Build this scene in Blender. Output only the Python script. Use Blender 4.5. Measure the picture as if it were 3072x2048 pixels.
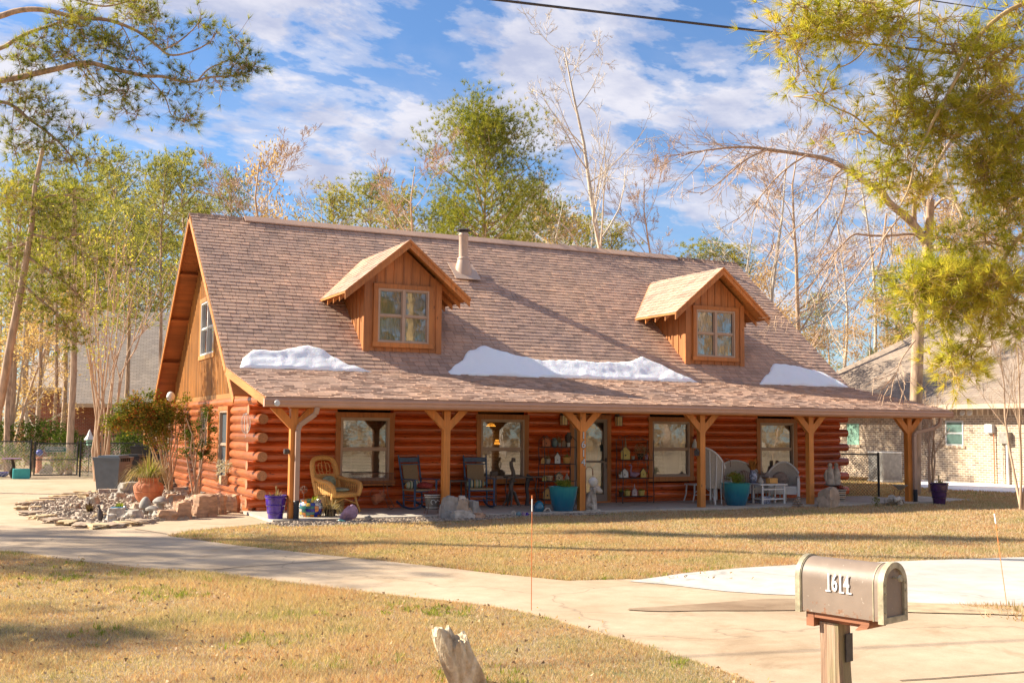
import bpy, bmesh, math, random
import numpy as np
from mathutils import Vector, Matrix, noise
R = math.radians
random.seed(7); rng = np.random.default_rng(7)
for o_ in list(bpy.data.objects): bpy.data.objects.remove(o_)
scn = bpy.context.scene
col = scn.collection
# ---------------------------------------------------------------- camera, sky, sun, exposure
cam_d = bpy.data.cameras.new('camera'); cam = bpy.data.objects.new('camera', cam_d); col.objects.link(cam)
cam_d.lens = 38.77; cam_d.sensor_width = 36; cam_d.clip_start = .1; cam_d.clip_end = 900
yw, pt, rl = R(26.012), R(4.549), R(0.499)
Fv = Vector((math.sin(yw)*math.cos(pt), math.cos(yw)*math.cos(pt), math.sin(pt)))
Rv = Vector((math.cos(yw), -math.sin(yw), 0)); Uv = Rv.cross(Fv)
Rv, Uv = math.cos(rl)*Rv+math.sin(rl)*Uv, -math.sin(rl)*Rv+math.cos(rl)*Uv
CAM = Vector((-5.64, -23.825, 1.79))
cam.matrix_world = Matrix(((Rv.x, Uv.x, -Fv.x, CAM.x), (Rv.y, Uv.y, -Fv.y, CAM.y), (Rv.z, Uv.z, -Fv.z, CAM.z), (0, 0, 0, 1)))
scn.camera = cam
SUN = Vector((-0.691, 0.469, 0.550)).normalized()
sl = bpy.data.lights.new('sun', 'SUN'); sl.energy = 3.6; sl.angle = R(.55); sl.color = (1, .90, .73)
so = bpy.data.objects.new('sun', sl); col.objects.link(so)
so.rotation_euler = SUN.to_track_quat('Z', 'Y').to_euler()
W = bpy.data.worlds.new('World'); scn.world = W; W.use_nodes = True
scn.view_settings.view_transform = 'Standard'; scn.view_settings.look = 'None'
scn.view_settings.exposure = 1.72; scn.view_settings.gamma = 1.0; scn.view_settings.use_curve_mapping = False
scn.render.resolution_x = 1024; scn.render.resolution_y = 682
scn.render.engine = 'CYCLES'
scn.cycles.max_bounces = 6; scn.cycles.transparent_max_bounces = 12; scn.cycles.caustics_reflective = False; scn.cycles.caustics_refractive = False

class N:                                    # small node-tree helper
    def __init__(s, nt): s.nt = nt
    def n(s, typ, **k):
        nd = s.nt.nodes.new(typ)
        ins = k.pop('i', {})
        for a, b in k.items(): setattr(nd, a, b)
        for a, b in ins.items():
            if isinstance(b, bpy.types.NodeSocket): s.nt.links.new(b, nd.inputs[a])
            elif b is not None: nd.inputs[a].default_value = b
        return nd
    def math(s, op, a, b=None, c=None, clamp=False):
        nd = s.n('ShaderNodeMath', operation=op, use_clamp=clamp, i={0: a}); 
        for q, v in ((1, b), (2, c)):
            if v is not None:
                if isinstance(v, bpy.types.NodeSocket): s.nt.links.new(v, nd.inputs[q])
                else: nd.inputs[q].default_value = v
        return nd.outputs[0]
    def noise(s, vec, sc, det=4, rough=.55, dist=0): return s.n('ShaderNodeTexNoise', i={'Vector': vec, 'Scale': sc, 'Detail': det, 'Roughness': rough, 'Distortion': dist}).outputs[0]
    def mapp(s, vec, scale=(1, 1, 1), loc=(0, 0, 0), rot=(0, 0, 0)): return s.n('ShaderNodeMapping', i={'Vector': vec, 'Scale': scale, 'Location': loc, 'Rotation': rot}).outputs[0]
    def ramp(s, fac, stops, interp='LINEAR'):
        nd = s.n('ShaderNodeValToRGB', i={0: fac}); cr = nd.color_ramp; cr.interpolation = interp
        while len(cr.elements) < len(stops): cr.elements.new(.5)
        for e, (p_, c_) in zip(cr.elements, stops): e.position = p_; e.color = tuple(c_)+(1,) if len(c_) == 3 else c_
        return nd.outputs[0]
    def mix(s, fac, a, b, bt='MIX'):
        nd = s.n('ShaderNodeMix', data_type='RGBA', blend_type=bt)
        for idx, v in ((0, fac), (6, a), (7, b)):
            if isinstance(v, bpy.types.NodeSocket): s.nt.links.new(v, nd.inputs[idx])
            else: nd.inputs[idx].default_value = (tuple(v)+(1,) if not isinstance(v, (int, float)) and len(v) == 3 else v)
        return nd.outputs[2]

# sky: Nishita with a procedural cloud deck laid on a plane overhead
w = N(W.node_tree); W.node_tree.nodes.clear()
sky = w.n('ShaderNodeTexSky', sky_type='NISHITA', sun_disc=False, sun_elevation=R(33.4), sun_rotation=R(-55.9), air_density=1.15, dust_density=.35, ozone_density=2.6, altitude=100)
tc = w.n('ShaderNodeTexCoord').outputs['Generated']
sx = w.n('ShaderNodeSeparateXYZ', i={0: tc})
zz = w.math('MAXIMUM', w.math('ADD', sx.outputs[2], .20), .05)
pv = w.n('ShaderNodeCombineXYZ', i={0: w.math('DIVIDE', sx.outputs[0], zz), 1: w.math('DIVIDE', sx.outputs[1], zz)}).outputs[0]
pm = w.mapp(pv, (1.0, 1.25, 1), (3.1, 1.9, 0), (0, 0, R(-32)))
c1 = w.noise(pm, 3.1, 10, .60, .25); c2 = w.noise(w.mapp(pv, (1, 1, 1), (2.7, 6.2, 0)), .95, 3, .5)
c3 = w.noise(w.mapp(pv, (1, 1.7, 1), (1.3, 5, 0), (0, 0, R(-25))), 11, 5, .6, .2)
cv = w.math('ADD', w.math('MULTIPLY', c1, .80), w.math('ADD', w.math('MULTIPLY', c2, .50), w.math('MULTIPLY', c3, .12)))
cm = w.ramp(cv, [(.685, (0, 0, 0)), (.725, (.50, .50, .50)), (.775, (1, 1, 1))], 'EASE')
thin = w.math('MULTIPLY', w.ramp(w.noise(pm, 1.6, 6, .6, .4), [(.45, (0, 0, 0)), (.75, (1, 1, 1))]), .26)
cden = w.math('MULTIPLY', w.ramp(sx.outputs[2], [(.0, (.2, .2, .2)), (.12, (.9, .9, .9)), (.3, (1, 1, 1))]), w.math('MAXIMUM', cm, thin))
cc = w.ramp(w.noise(pm, 5.2, 6, .6), [(.38, (1.8, 1.92, 2.5)), (.62, (2.95, 2.88, 3.1))])
skyb = w.mix(1.0, sky.outputs[0], (.34, .43, .55), 'MULTIPLY')
skyc = w.mix(w.math('MULTIPLY', cden, .93), skyb, cc)
bg = w.n('ShaderNodeBackground', i={'Color': skyc, 'Strength': .095})
wo = w.n('ShaderNodeOutputWorld', i={'Surface': bg.outputs[0]})

# ---------------------------------------------------------------- materials
def mat(name, fn):
    m = bpy.data.materials.new(name); m.use_nodes = True; nt = m.node_tree; nt.nodes.clear(); h = N(nt)
    sh = fn(h); nt.links.new(sh, h.n('ShaderNodeOutputMaterial').inputs[0]); return m
def bsdf(h, colr, rough=.6, **k):
    i = {'Base Color': colr if isinstance(colr, bpy.types.NodeSocket) else tuple(colr)+(1,), 'Roughness': rough}
    i.update({a.replace('_', ' '): b for a, b in k.items()})
    return h.n('ShaderNodeBsdfPrincipled', i=i).outputs[0]
def bump(h, height, st=.3, dist=.02): return h.n('ShaderNodeBump', i={'Height': height, 'Strength': st, 'Distance': dist}).outputs[0]
def OC(h): return h.n('ShaderNodeTexCoord').outputs['Object']
def UVc(h): return h.n('ShaderNodeTexCoord').outputs['UV']
def RI(h): return h.n('ShaderNodeNewGeometry').outputs['Random Per Island']
def tint(c, k): return tuple(min(1, x*k) for x in c)
def simple(name, c, rough=.6, var=.25, sc=9, bmp=0, metal=0, coat=0, aniso=(1, 1, 1), isl=0, spec=.5):
    def f(h):
        oc = h.mapp(OC(h), aniso); nz = h.noise(oc, sc, 5)
        cc_ = h.ramp(nz, [(.3, tint(c, 1-var)), (.7, tint(c, 1+var))])
        if isl: cc_ = h.mix(1, cc_, h.ramp(RI(h), [(0, (1-isl,)*3), (1, (1,)*3)]), 'MULTIPLY')
        k = {'Metallic': metal, 'Coat_Weight': coat, 'Specular_IOR_Level': spec}
        if bmp: k['Normal'] = bump(h, nz, bmp, .01)
        return bsdf(h, cc_, rough, **k)
    return mat(name, f)
def wood(name, c, axis=2, rough=.55, var=.35, knots=True, sc=1, isl=.25, coat=0, crack=0):
    s = [18*sc, 18*sc, 18*sc]; s[axis] = .9*sc
    def f(h):
        oc = OC(h); g = h.noise(h.mapp(oc, s), 1.3, 6, .65, .6); b = h.noise(oc, .9, 3)
        cc_ = h.ramp(g, [(.28, tint(c, 1-var)), (.5, c), (.75, tint(c, 1+var*.6))])
        cc_ = h.mix(1, cc_, h.ramp(b, [(.3, (.75, .72, .7)), (.7, (1.12, 1.08, 1.02))]), 'MULTIPLY')
        if isl: cc_ = h.mix(1, cc_, h.ramp(RI(h), [(0, (1-isl, 1-isl, 1-isl)), (1, (1.1, 1.08, 1.05))]), 'MULTIPLY')
        if knots:
            s2 = [3.2*sc]*3; s2[axis] = 1.6*sc
            vo = h.n('ShaderNodeTexVoronoi', i={'Vector': h.mapp(oc, s2), 'Scale': 1.0}).outputs['Distance']
            cc_ = h.mix(h.ramp(vo, [(.03, (.85,)*3), (.085, (0, 0, 0))]), cc_, tint(c, .3))
        if crack:
            s3 = [9, 9, 9]; s3[axis] = .55; k_ = h.noise(h.mapp(oc, s3, (3.3, 1.1, 2.2)), 1.0, 3, .5, .3)
            cc_ = h.mix(h.math('MULTIPLY', h.ramp(k_, [(.490, (0,)*3), (.500, (1,)*3), (.510, (0,)*3)]), crack), cc_, tint(c, .10))
            w_ = h.noise(h.mapp(oc, (.7, .7, 1.5)), 1.4, 4, .6); cc_ = h.mix(h.ramp(w_, [(.50, (0,)*3), (.72, (.22,)*3)]), cc_, (c[0]*.62+.10, c[1]*.62+.10, c[2]*.5+.07))
        return bsdf(h, cc_, rough, Normal=bump(h, g, .35, .004), Coat_Weight=coat)
    return mat(name, f)
M = {}
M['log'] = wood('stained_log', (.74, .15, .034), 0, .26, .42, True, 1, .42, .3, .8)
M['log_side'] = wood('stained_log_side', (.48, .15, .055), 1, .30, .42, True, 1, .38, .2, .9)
M['log_end'] = simple('log_end_grain', (.40, .185, .085), .7, .3, 30, .2)
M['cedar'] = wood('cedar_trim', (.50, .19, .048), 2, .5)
M['cedar_x'] = wood('cedar_trim_horizontal', (.50, .185, .045), 0, .5)
M['cedar_y'] = wood('cedar_trim_raking', (.58, .25, .07), 1, .5)
M['post'] = wood('post_wood', (.66, .25, .05), 2, .5, .28)
M['beam'] = wood('beam_wood', (.62, .235, .05), 0, .5, .28)
M['siding'] = wood('gable_siding', (.50, .235, .06), 2, .5, .3, False, 1, .35)
M['dormer'] = wood('dormer_siding', (.44, .17, .05), 2, .55, .35, True, 1, .3)
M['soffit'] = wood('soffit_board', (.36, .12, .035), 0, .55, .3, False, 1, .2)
def shingle(name, c):
    def f(h):
        oc = OC(h); r_ = RI(h); b = h.noise(oc, .55, 3, .5); g = h.noise(oc, 60, 3, .7); st = h.noise(h.mapp(oc, (3, .5, .5)), 1.2, 5, .6)
        cc_ = h.ramp(r_, [(0, tint(c, .76)), (.3, tint(c, .93)), (.7, tint(c, 1.05)), (1, (c[0]*1.16, c[1]*1.12, c[2]*1.08))])
        cc_ = h.mix(1, cc_, h.ramp(b, [(.3, (.80, .80, .86)), (.7, (1.12, 1.06, 1.0))]), 'MULTIPLY')
        cc_ = h.mix(1, cc_, h.ramp(st, [(.3, (.86, .86, .88)), (.7, (1.08, 1.06, 1.04))]), 'MULTIPLY')
        cc_ = h.mix(1, cc_, h.ramp(g, [(.3, (.78,)*3), (.7, (1.18,)*3)]), 'MULTIPLY')
        return bsdf(h, cc_, .88, Normal=bump(h, g, .3, .003))
    return mat(name, f)
M['shingle'] = shingle('brown_shingle', (.53, .355, .255))
M['shingle_grey'] = shingle('grey_shingle', (.40, .34, .30))
M['shingle_tan'] = shingle('tan_shingle', (.46, .35, .27))
def snow(h):
    oc = OC(h); a = h.noise(oc, 3, 5); b = h.noise(oc, 40, 3)
    return bsdf(h, h.ramp(b, [(.25, (.86, .87, .9)), (.42, (.93, .93, .94)), (1, (.95, .95, .96))]), .55, Normal=bump(h, h.math('ADD', a, h.math('MULTIPLY', b, .35)), .55, .05), Subsurface_Weight=.15)
M['snow'] = mat('snow', snow)
def roofuv(name, c):
    def f(h):
        uv = UVc(h); b = h.n('ShaderNodeTexBrick', offset=.5, i={'Vector': uv, 'Color1': tint(c, .86)+(1,), 'Color2': tint(c, 1.12)+(1,), 'Mortar': tint(c, .45)+(1,), 'Scale': 1.0, 'Mortar Size': .010, 'Mortar Smooth': .3, 'Bias': 0, 'Brick Width': .33, 'Row Height': .15})
        n_ = h.noise(uv, .8, 5, .6)
        return bsdf(h, h.mix(1, b.outputs[0], h.ramp(n_, [(.3, (.84, .84, .86)), (.7, (1.1, 1.07, 1.02))]), 'MULTIPLY'), .9, Normal=bump(h, b.outputs[1], -.6, .012))
    return mat(name, f)
M['roof_grey'] = roofuv('grey_roof_shingle', (.46, .39, .34)); M['roof_tan'] = roofuv('tan_roof_shingle', (.29, .225, .175))
M['gutter'] = simple('gutter_metal', (.50, .29, .20), .45, .06, 4)
M['spout_metal'] = simple('brown_spout_metal', (.40, .26, .19), .45, .08, 3)
M['tan_metal'] = simple('tan_metal', (.56, .40, .30), .45, .06, 3)
M['frame'] = simple('window_frame_tan', (.42, .30, .22), .45, .1, 4)
M['frame_grey'] = simple('window_frame_taupe', (.22, .175, .145), .45, .1, 4)
M['white_frame'] = simple('white_frame', (.62, .62, .6), .5, .08, 4)
def glassf(tr, c=(1, 1, 1)):
    def f(h):
        oc = OC(h); nb = bump(h, h.noise(oc, 1.6, 3, .5, .3), .05, .05)
        g = h.n('ShaderNodeBsdfGlossy', i={'Color': (.95, .97, 1, 1), 'Roughness': .03, 'Normal': nb}).outputs[0]
        t = h.n('ShaderNodeBsdfTransparent', i={'Color': c+(1,)}).outputs[0]
        fr = h.n('ShaderNodeFresnel', i={'IOR': 1.6}).outputs[0]
        return h.n('ShaderNodeMixShader', i={0: h.math('MULTIPLY_ADD', fr, 1.5, tr, True), 1: t, 2: g}).outputs[0]
    return f
M['glass'] = mat('window_glass', glassf(.16, (.72, .74, .72)))
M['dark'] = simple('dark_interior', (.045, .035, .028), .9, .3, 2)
M['screen'] = simple('window_screen_dark', (.06, .07, .08), .5, .15, 20)
M['blind'] = simple('blind_slats', (.50, .43, .34), .6, .1, 3)
M['curtain'] = simple('curtain_cloth', (.30, .29, .25), .8, .2, 5, 0, 0, 0, (12, 12, .4))
def emis(c, s): return lambda h: h.n('ShaderNodeEmission', i={'Color': c+(1,), 'Strength': s}).outputs[0]
M['lamp'] = mat('glowing_orange_glass', emis((1, .36, .04), 1.3))
M['iron'] = simple('wrought_iron', (.06, .045, .04), .5, .3, 30)
M['rust'] = simple('rusty_iron', (.17, .085, .05), .7, .35, 30)
M['black'] = simple('black_metal', (.018, .018, .02), .45, .2, 10)
M['black_plastic'] = simple('black_plastic', (.02, .022, .026), .45, .2, 10)
M['bin_grey'] = simple('grey_bin_plastic', (.10, .125, .155), .45, .12, 6)
M['bin_dark'] = simple('dark_bin_plastic', (.055, .05, .062), .5, .12, 6)
M['purple'] = simple('purple_glaze', (.055, .022, .26), .18, .4, 7, 0, 0, .6)
M['purple_dark'] = simple('dark_purple_glaze', (.045, .014, .075), .22, .35, 7, 0, 0, .5)
M['rock_purple'] = simple('purple_stone', (.33, .21, .30), .8, .35, 9, .6)
M['terracotta'] = simple('terracotta', (.52, .185, .085), .75, .22, 9, .2)
M['wicker'] = simple('honey_wicker', (.66, .35, .095), .6, .35, 70, .5)
M['wicker_white'] = simple('white_wicker', (.68, .66, .62), .6, .15, 60, .4)
M['wicker_grey'] = simple('weathered_wicker', (.44, .38, .31), .7, .25, 60, .4)
M['blue_paint'] = simple('blue_paint', (.045, .085, .15), .45, .25, 12)
M['rattan'] = simple('woven_panel', (.28, .19, .10), .8, .25, 90, .4)
M['rush'] = simple('rush_seat', (.34, .25, .13), .8, .25, 60, .4)
M['soil'] = simple('soil', (.06, .04, .025), .95, .4, 30, .6)
M['stone'] = simple('grey_stone', (.30, .27, .235), .85, .35, 7, .7)
M['stone_lt'] = simple('pale_stone', (.45, .39, .32), .85, .42, 8, .7)
M['weathered'] = wood('weathered_wood', (.33, .24, .16), 2, .8, .35, False)
M['grey_wood'] = wood('grey_driftwood', (.16, .135, .115), 2, .8, .4, False)
M['yellow_paint'] = simple('yellow_paint', (.62, .48, .13), .6, .15, 12)
M['white_paint'] = simple('white_paint', (.70, .69, .66), .6, .12, 12)
M['red_plant'] = simple('red_stems', (.42, .06, .03), .7, .4, 20, 0, 0, 0, (1, 1, 1), .4)
M['orange_plant'] = simple('orange_plumes', (.62, .25, .04), .8, .3, 20, 0, 0, 0, (1, 1, 1), .4)
M['teal_paint'] = simple('teal_door_paint', (.10, .25, .32), .45, .12, 5)
M['bucket'] = simple('galvanised_bucket', (.13, .12, .105), .5, .25, 9)
M['blue_stuff'] = simple('blue_ceramic', (.02, .04, .32), .2, .25, 9, 0, 0, .6)
M['leaf_grey'] = simple('pot_white', (.58, .56, .52), .6, .2, 9)
def glaze(h):
    oc = OC(h); z_ = h.n('ShaderNodeSeparateXYZ', i={0: oc}).outputs[2]
    n1 = h.noise(h.mapp(oc, (6, 6, 1.2)), 1.5, 5, .6); f_ = h.math('ADD', z_, h.math('MULTIPLY', n1, .35))
    return bsdf(h, h.ramp(f_, [(.15, (.008, .085, .17)), (.5, (.01, .15, .22)), (.78, (.03, .27, .27))]), .14, Coat_Weight=.8, Normal=bump(h, n1, .1, .01))
M['teal'] = mat('teal_glaze', glaze)
def concrete(c, c2, sc=1.0, bright=1):
    def f(h):
        oc = OC(h); a = h.noise(oc, .45*sc, 6, .6, .4); b = h.noise(oc, 4, 5, .65); g = h.noise(oc, 90, 2)
        cc_ = h.mix(h.ramp(a, [(.36, (0, 0, 0)), (.66, (1, 1, 1))]), c, c2)
        cc_ = h.mix(1, cc_, h.ramp(b, [(.3, (.86, .85, .83)), (.7, (1.07,)*3)]), 'MULTIPLY')
        cc_ = h.mix(1, cc_, h.ramp(g, [(.3, (.9,)*3), (.7, (1.06,)*3)]), 'MULTIPLY')
        vo = h.n('ShaderNodeTexVoronoi', feature='DISTANCE_TO_EDGE', i={'Vector': h.n('ShaderNodeVectorMath', operation='ADD', i={0: h.mapp(oc, (1, 1, 0), (.3, .2, 0)), 1: h.n('ShaderNodeTexNoise', i={'Vector': oc, 'Scale': 1.6, 'Detail': 4}).outputs[1]}).outputs[0], 'Scale': .17}).outputs['Distance']
        cc_ = h.mix(h.ramp(vo, [(.0, (.5,)*3), (.005, (.0,)*3)]), cc_, tint(c, .35))
        st = h.noise(h.mapp(oc, (1, 1, 1), (9, 4, 0)), .9, 7, .7, .8); cc_ = h.mix(1, cc_, h.ramp(st, [(.34, (.82, .78, .72)), (.46, (1, 1, 1))]), 'MULTIPLY')
        return bsdf(h, cc_, .85, Normal=bump(h, g, .25, .003))
    return f
M['drive'] = mat('driveway_concrete', concrete((.45, .325, .205), (.54, .41, .28)))
M['slab'] = mat('porch_concrete', concrete((.46, .405, .33), (.56, .50, .42), 1.4))
M['white_conc'] = mat('white_concrete', concrete((.47, .435, .39), (.58, .545, .50), .8))
def ground(h):
    oc = OC(h); a = h.noise(oc, .35, 5, .6, .5); b = h.noise(oc, 2.6, 6, .65, .3); g = h.noise(oc, 35, 5, .75); f3 = h.noise(h.mapp(oc, (150, 60, 1)), 1, 2, .7)
    straw = h.ramp(g, [(.3, (.24, .155, .09)), (.5, (.44, .32, .20)), (.68, (.62, .50, .34))])
    green = h.ramp(g, [(.3, (.07, .10, .02)), (.7, (.24, .26, .06))])
    cc_ = h.mix(h.ramp(h.math('ADD', h.math('MULTIPLY', a, .6), h.math('MULTIPLY', b, .55)), [(.60, (0, 0, 0)), (.72, (.75,)*3)]), straw, green)
    cc_ = h.mix(h.ramp(h.noise(oc, 1.3, 5, .6), [(.58, (0,)*3), (.75, (.7,)*3)]), cc_, (.33, .15, .06))
    return bsdf(h, h.mix(1, cc_, h.ramp(f3, [(.3, (.75,)*3), (.7, (1.2,)*3)]), 'MULTIPLY'), .9, Normal=bump(h, h.math('ADD', g, f3), .8, .03))
M['lawn'] = mat('dormant_lawn', ground)
def floor_forest(h):
    oc = OC(h); g = h.noise(oc, 5, 6, .7); a = h.noise(oc, .2, 4)
    cc_ = h.ramp(g, [(.3, (.16, .09, .045)), (.6, (.36, .22, .11)), (.75, (.48, .33, .17))])
    return bsdf(h, h.mix(h.ramp(a, [(.45, (0,)*3), (.6, (.7,)*3)]), cc_, (.22, .22, .06)), .95)
M['litter'] = mat('leaf_litter', floor_forest)
def leafm(name, cols, tr=.45, sc=1.1, rough=.55, ri=.5, off=-.4):
    def f(h):
        oc = OC(h); r_ = RI(h); b = h.noise(oc, sc, 3)
        k = h.math('MULTIPLY_ADD', r_, ri, h.math('MULTIPLY_ADD', b, 1.3, off))
        cc_ = h.ramp(k, [(i/(len(cols)-1)*.8+.1, c_) for i, c_ in enumerate(cols)])
        d = h.n('ShaderNodeBsdfDiffuse', i={'Color': cc_, 'Roughness': .3}).outputs[0]
        t = h.n('ShaderNodeBsdfTranslucent', i={'Color': h.mix(1, cc_, (1.25, 1.15, .6), 'MULTIPLY')}).outputs[0]
        return h.n('ShaderNodeMixShader', i={0: tr, 1: d, 2: t}).outputs[0]
    return mat(name, f)
M['pine'] = leafm('pine_needles', [(.09, .13, .035), (.20, .24, .05), (.36, .36, .07), (.50, .42, .10)], .5)
M['pine_far'] = leafm('far_pine_needles', [(.13, .17, .065), (.24, .27, .085), (.38, .37, .12), (.48, .41, .17)], .5)
M['pine_far_yellow'] = leafm('far_yellow_green_needles', [(.20, .24, .07), (.36, .36, .10), (.48, .43, .13), (.54, .42, .19)], .5)
M['pine_yellow'] = leafm('yellow_green_needles', [(.26, .31, .05), (.44, .45, .07), (.60, .56, .10), (.68, .50, .16)], .6)
M['tan_leaf'] = leafm('dry_tan_leaves', [(.40, .26, .14), (.60, .42, .23), (.72, .55, .34)], .5)
M['grass'] = leafm('grass_blades', [(.28, .31, .10), (.47, .35, .20), (.58, .46, .29), (.74, .63, .45), (.55, .31, .18)], .42, .9, .55, .8, -.45)
M['green_blade'] = leafm('green_blades', [(.12, .19, .03), (.25, .31, .05), (.38, .38, .09)], .45, 3)
M['dry_blade'] = leafm('dry_blades', [(.20, .13, .06), (.42, .33, .17), (.5, .45, .28)], .3, 3)
M['nandina'] = leafm('nandina_leaves', [(.07, .11, .02), (.14, .19, .035), (.30, .25, .05), (.42, .09, .04)], .35, 1.4)
M['dark_leaf'] = leafm('evergreen_leaves', [(.03, .055, .015), (.07, .11, .025), (.16, .2, .045)], .3, 1.5)
M['white_leaf'] = leafm('cream_leaves', [(.5, .5, .4), (.7, .68, .55)], .2, 3)
M['dead_leaf'] = simple('fallen_leaf', (.52, .34, .19), .8, .4, 20, 0, 0, 0, (1, 1, 1), .5)
M['bark'] = simple('pine_bark', (.42, .29, .20), .9, .4, 6, .9, 0, 0, (1.6, 1.6, .4))
M['bark_lt'] = simple('pale_bark', (.50, .42, .33), .85, .3, 5, .6, 0, 0, (1.6, 1.6, .4))
M['bark_tan'] = simple('smooth_tan_bark', (.50, .34, .22), .75, .3, 6, .4, 0, 0, (2, 2, .3))
M['bark_lichen'] = simple('lichen_bark', (.44, .30, .14), .85, .4, 5, .7, 0, 0, (2, 2, .5))
def brick(c1, c2, mortar, sc=1.0):
    def f(h):
        uv = UVc(h); b = h.n('ShaderNodeTexBrick', offset=.5, i={'Vector': uv, 'Color1': c1+(1,), 'Color2': c2+(1,), 'Mortar': mortar+(1,), 'Scale': 1.0, 'Mortar Size': .012, 'Mortar Smooth': .1, 'Bias': 0, 'Brick Width': .23*sc, 'Row Height': .083*sc})
        n_ = h.noise(uv, 1.2, 4); n2 = h.noise(uv, 30, 3)
        cc_ = h.mix(1, b.outputs[0], h.ramp(n_, [(.3, (.82, .82, .85)), (.7, (1.12, 1.08, 1.0))]), 'MULTIPLY')
        cc_ = h.mix(1, cc_, h.ramp(n2, [(.3, (.8,)*3), (.7, (1.15,)*3)]), 'MULTIPLY')
        return bsdf(h, cc_, .85, Normal=bump(h, b.outputs[1], -.5, .008))
    return f
M['brick_tan'] = mat('tan_brick', brick((.52, .38, .26), (.27, .20, .155), (.70, .60, .46), 1.0))
M['brick_red'] = mat('red_brick', brick((.42, .13, .07), (.30, .09, .05), (.4, .3, .25), 1.0))
def talav(h):
    oc = OC(h)
    sp = h.n('ShaderNodeSeparateXYZ', i={0: oc}); an = h.math('ARCTAN2', sp.outputs[1], sp.outputs[0])
    v = h.n('ShaderNodeCombineXYZ', i={0: h.math('MULTIPLY', an, 1.9), 1: h.math('MULTIPLY', sp.outputs[2], 11)}).outputs[0]
    vo = h.n('ShaderNodeTexVoronoi', i={'Vector': v, 'Scale': 1.5, 'Randomness': .35}); 
    cc_ = h.ramp(h.n('ShaderNodeSeparateColor', i={0: vo.outputs['Color']}).outputs[0], [(0, (.55, .53, .42)), (.22, (.7, .25, .03)), (.4, (.03, .16, .13)), (.55, (.62, .45, .06)), (.7, (.02, .03, .3)), (.85, (.6, .58, .5))], 'CONSTANT')
    e = h.n('ShaderNodeTexVoronoi', feature='DISTANCE_TO_EDGE', i={'Vector': v, 'Scale': 1.5, 'Randomness': .35}).outputs['Distance']
    return bsdf(h, h.mix(h.ramp(e, [(.05, (1,)*3), (.09, (0,)*3)]), cc_, (.02, .03, .12)), .25, Coat_Weight=.5)
M['talavera'] = mat('painted_talavera_glaze', talav)
def stripes(name, cs, axis=0, sc=9):
    def f(h):
        sp = h.n('ShaderNodeSeparateXYZ', i={0: OC(h)}).outputs[axis]
        k = h.math('FRACT', h.math('MULTIPLY', sp, sc)); n_ = len(cs)
        return bsdf(h, h.ramp(k, [(i/n_, c_) for i, c_ in enumerate(cs)], 'CONSTANT'), .85)
    return mat(name, f)
M['stripe'] = stripes('striped_cloth', [(.12, .2, .1), (.55, .5, .35), (.05, .08, .09), (.42, .24, .06), (.3, .38, .28), (.5, .42, .3)], 0, 5)
M['stripe_pot'] = stripes('striped_pot_glaze', [(.5, .45, .35), (.06, .035, .03), (.5, .45, .35), (.35, .2, .1)], 2, 9)
M['red_cloth'] = simple('red_cushion', (.34, .05, .04), .9, .45, 25)
M['green_cloth'] = simple('sage_cushion', (.28, .32, .22), .9, .3, 14)
M['brown_cloth'] = simple('taupe_cushion', (.27, .20, .16), .9, .3, 10)
M['numeral'] = simple('pale_numerals', (.50, .56, .58), .5, .1, 5)
M['numeral_white'] = simple('white_numerals', (.85, .85, .85), .4, .03, 5)
M['mailbox'] = simple('taupe_mailbox_paint', (.205, .145, .105), .5, .12, 3, .05)
def mbox(h):
    oc = OC(h); a = h.noise(oc, 3.5, 5, .6); f_ = h.noise(oc, 60, 3, .7); z_ = h.n('ShaderNodeSeparateXYZ', i={0: oc}).outputs[2]; c = (.245, .18, .135)
    cc_ = h.ramp(a, [(.3, tint(c, .84)), (.7, tint(c, 1.14))]); r_ = h.noise(oc, 26, 5, .7)
    cc_ = h.mix(h.ramp(h.math('SUBTRACT', r_, h.math('MULTIPLY', z_, 1.6)), [(.50, (0,)*3), (.60, (.9,)*3)]), cc_, (.25, .10, .04))
    cc_ = h.mix(h.ramp(h.noise(oc, 48, 2, .5), [(.70, (0,)*3), (.74, (.7,)*3)]), cc_, (.42, .34, .27))
    return bsdf(h, cc_, .52, Normal=bump(h, h.math('ADD', h.math('MULTIPLY', h.noise(oc, 5, 2), 1.0), h.math('MULTIPLY', f_, .05)), .35, .02))
M['mailbox'] = mat('worn_taupe_mailbox_paint', mbox)
M['mailbox_trim'] = simple('worn_mailbox_rim', (.40, .34, .22), .5, .4, 18, .3)
M['gravel'] = simple('gravel', (.46, .37, .28), .9, .35, 20, .8)
M['petrified'] = simple('petrified_wood', (.46, .27, .16), .8, .42, 5, .8, 0, 0, (1, 1, 3))
M['flag'] = simple('flagstone', (.40, .29, .20), .85, .3, 6, .6)
M['wire'] = simple('cable_sheath', (.05, .042, .045), .6, .2, 20)
M['orange'] = simple('orange_fibreglass', (.72, .20, .05), .5, .1, 5)
M['sign_green'] = simple('green_sign', (.01, .12, .10), .5, .08, 5)
M['teal_flat'] = simple('turquoise_paint', (.05, .42, .42), .5, .12, 5)
M['glass_far'] = simple('dim_window_glass', (.14, .23, .20), .12, .45, 2, 0, 0, .5)
M['shutter'] = simple('mint_shade', (.24, .44, .33), .6, .08, 3)

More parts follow.
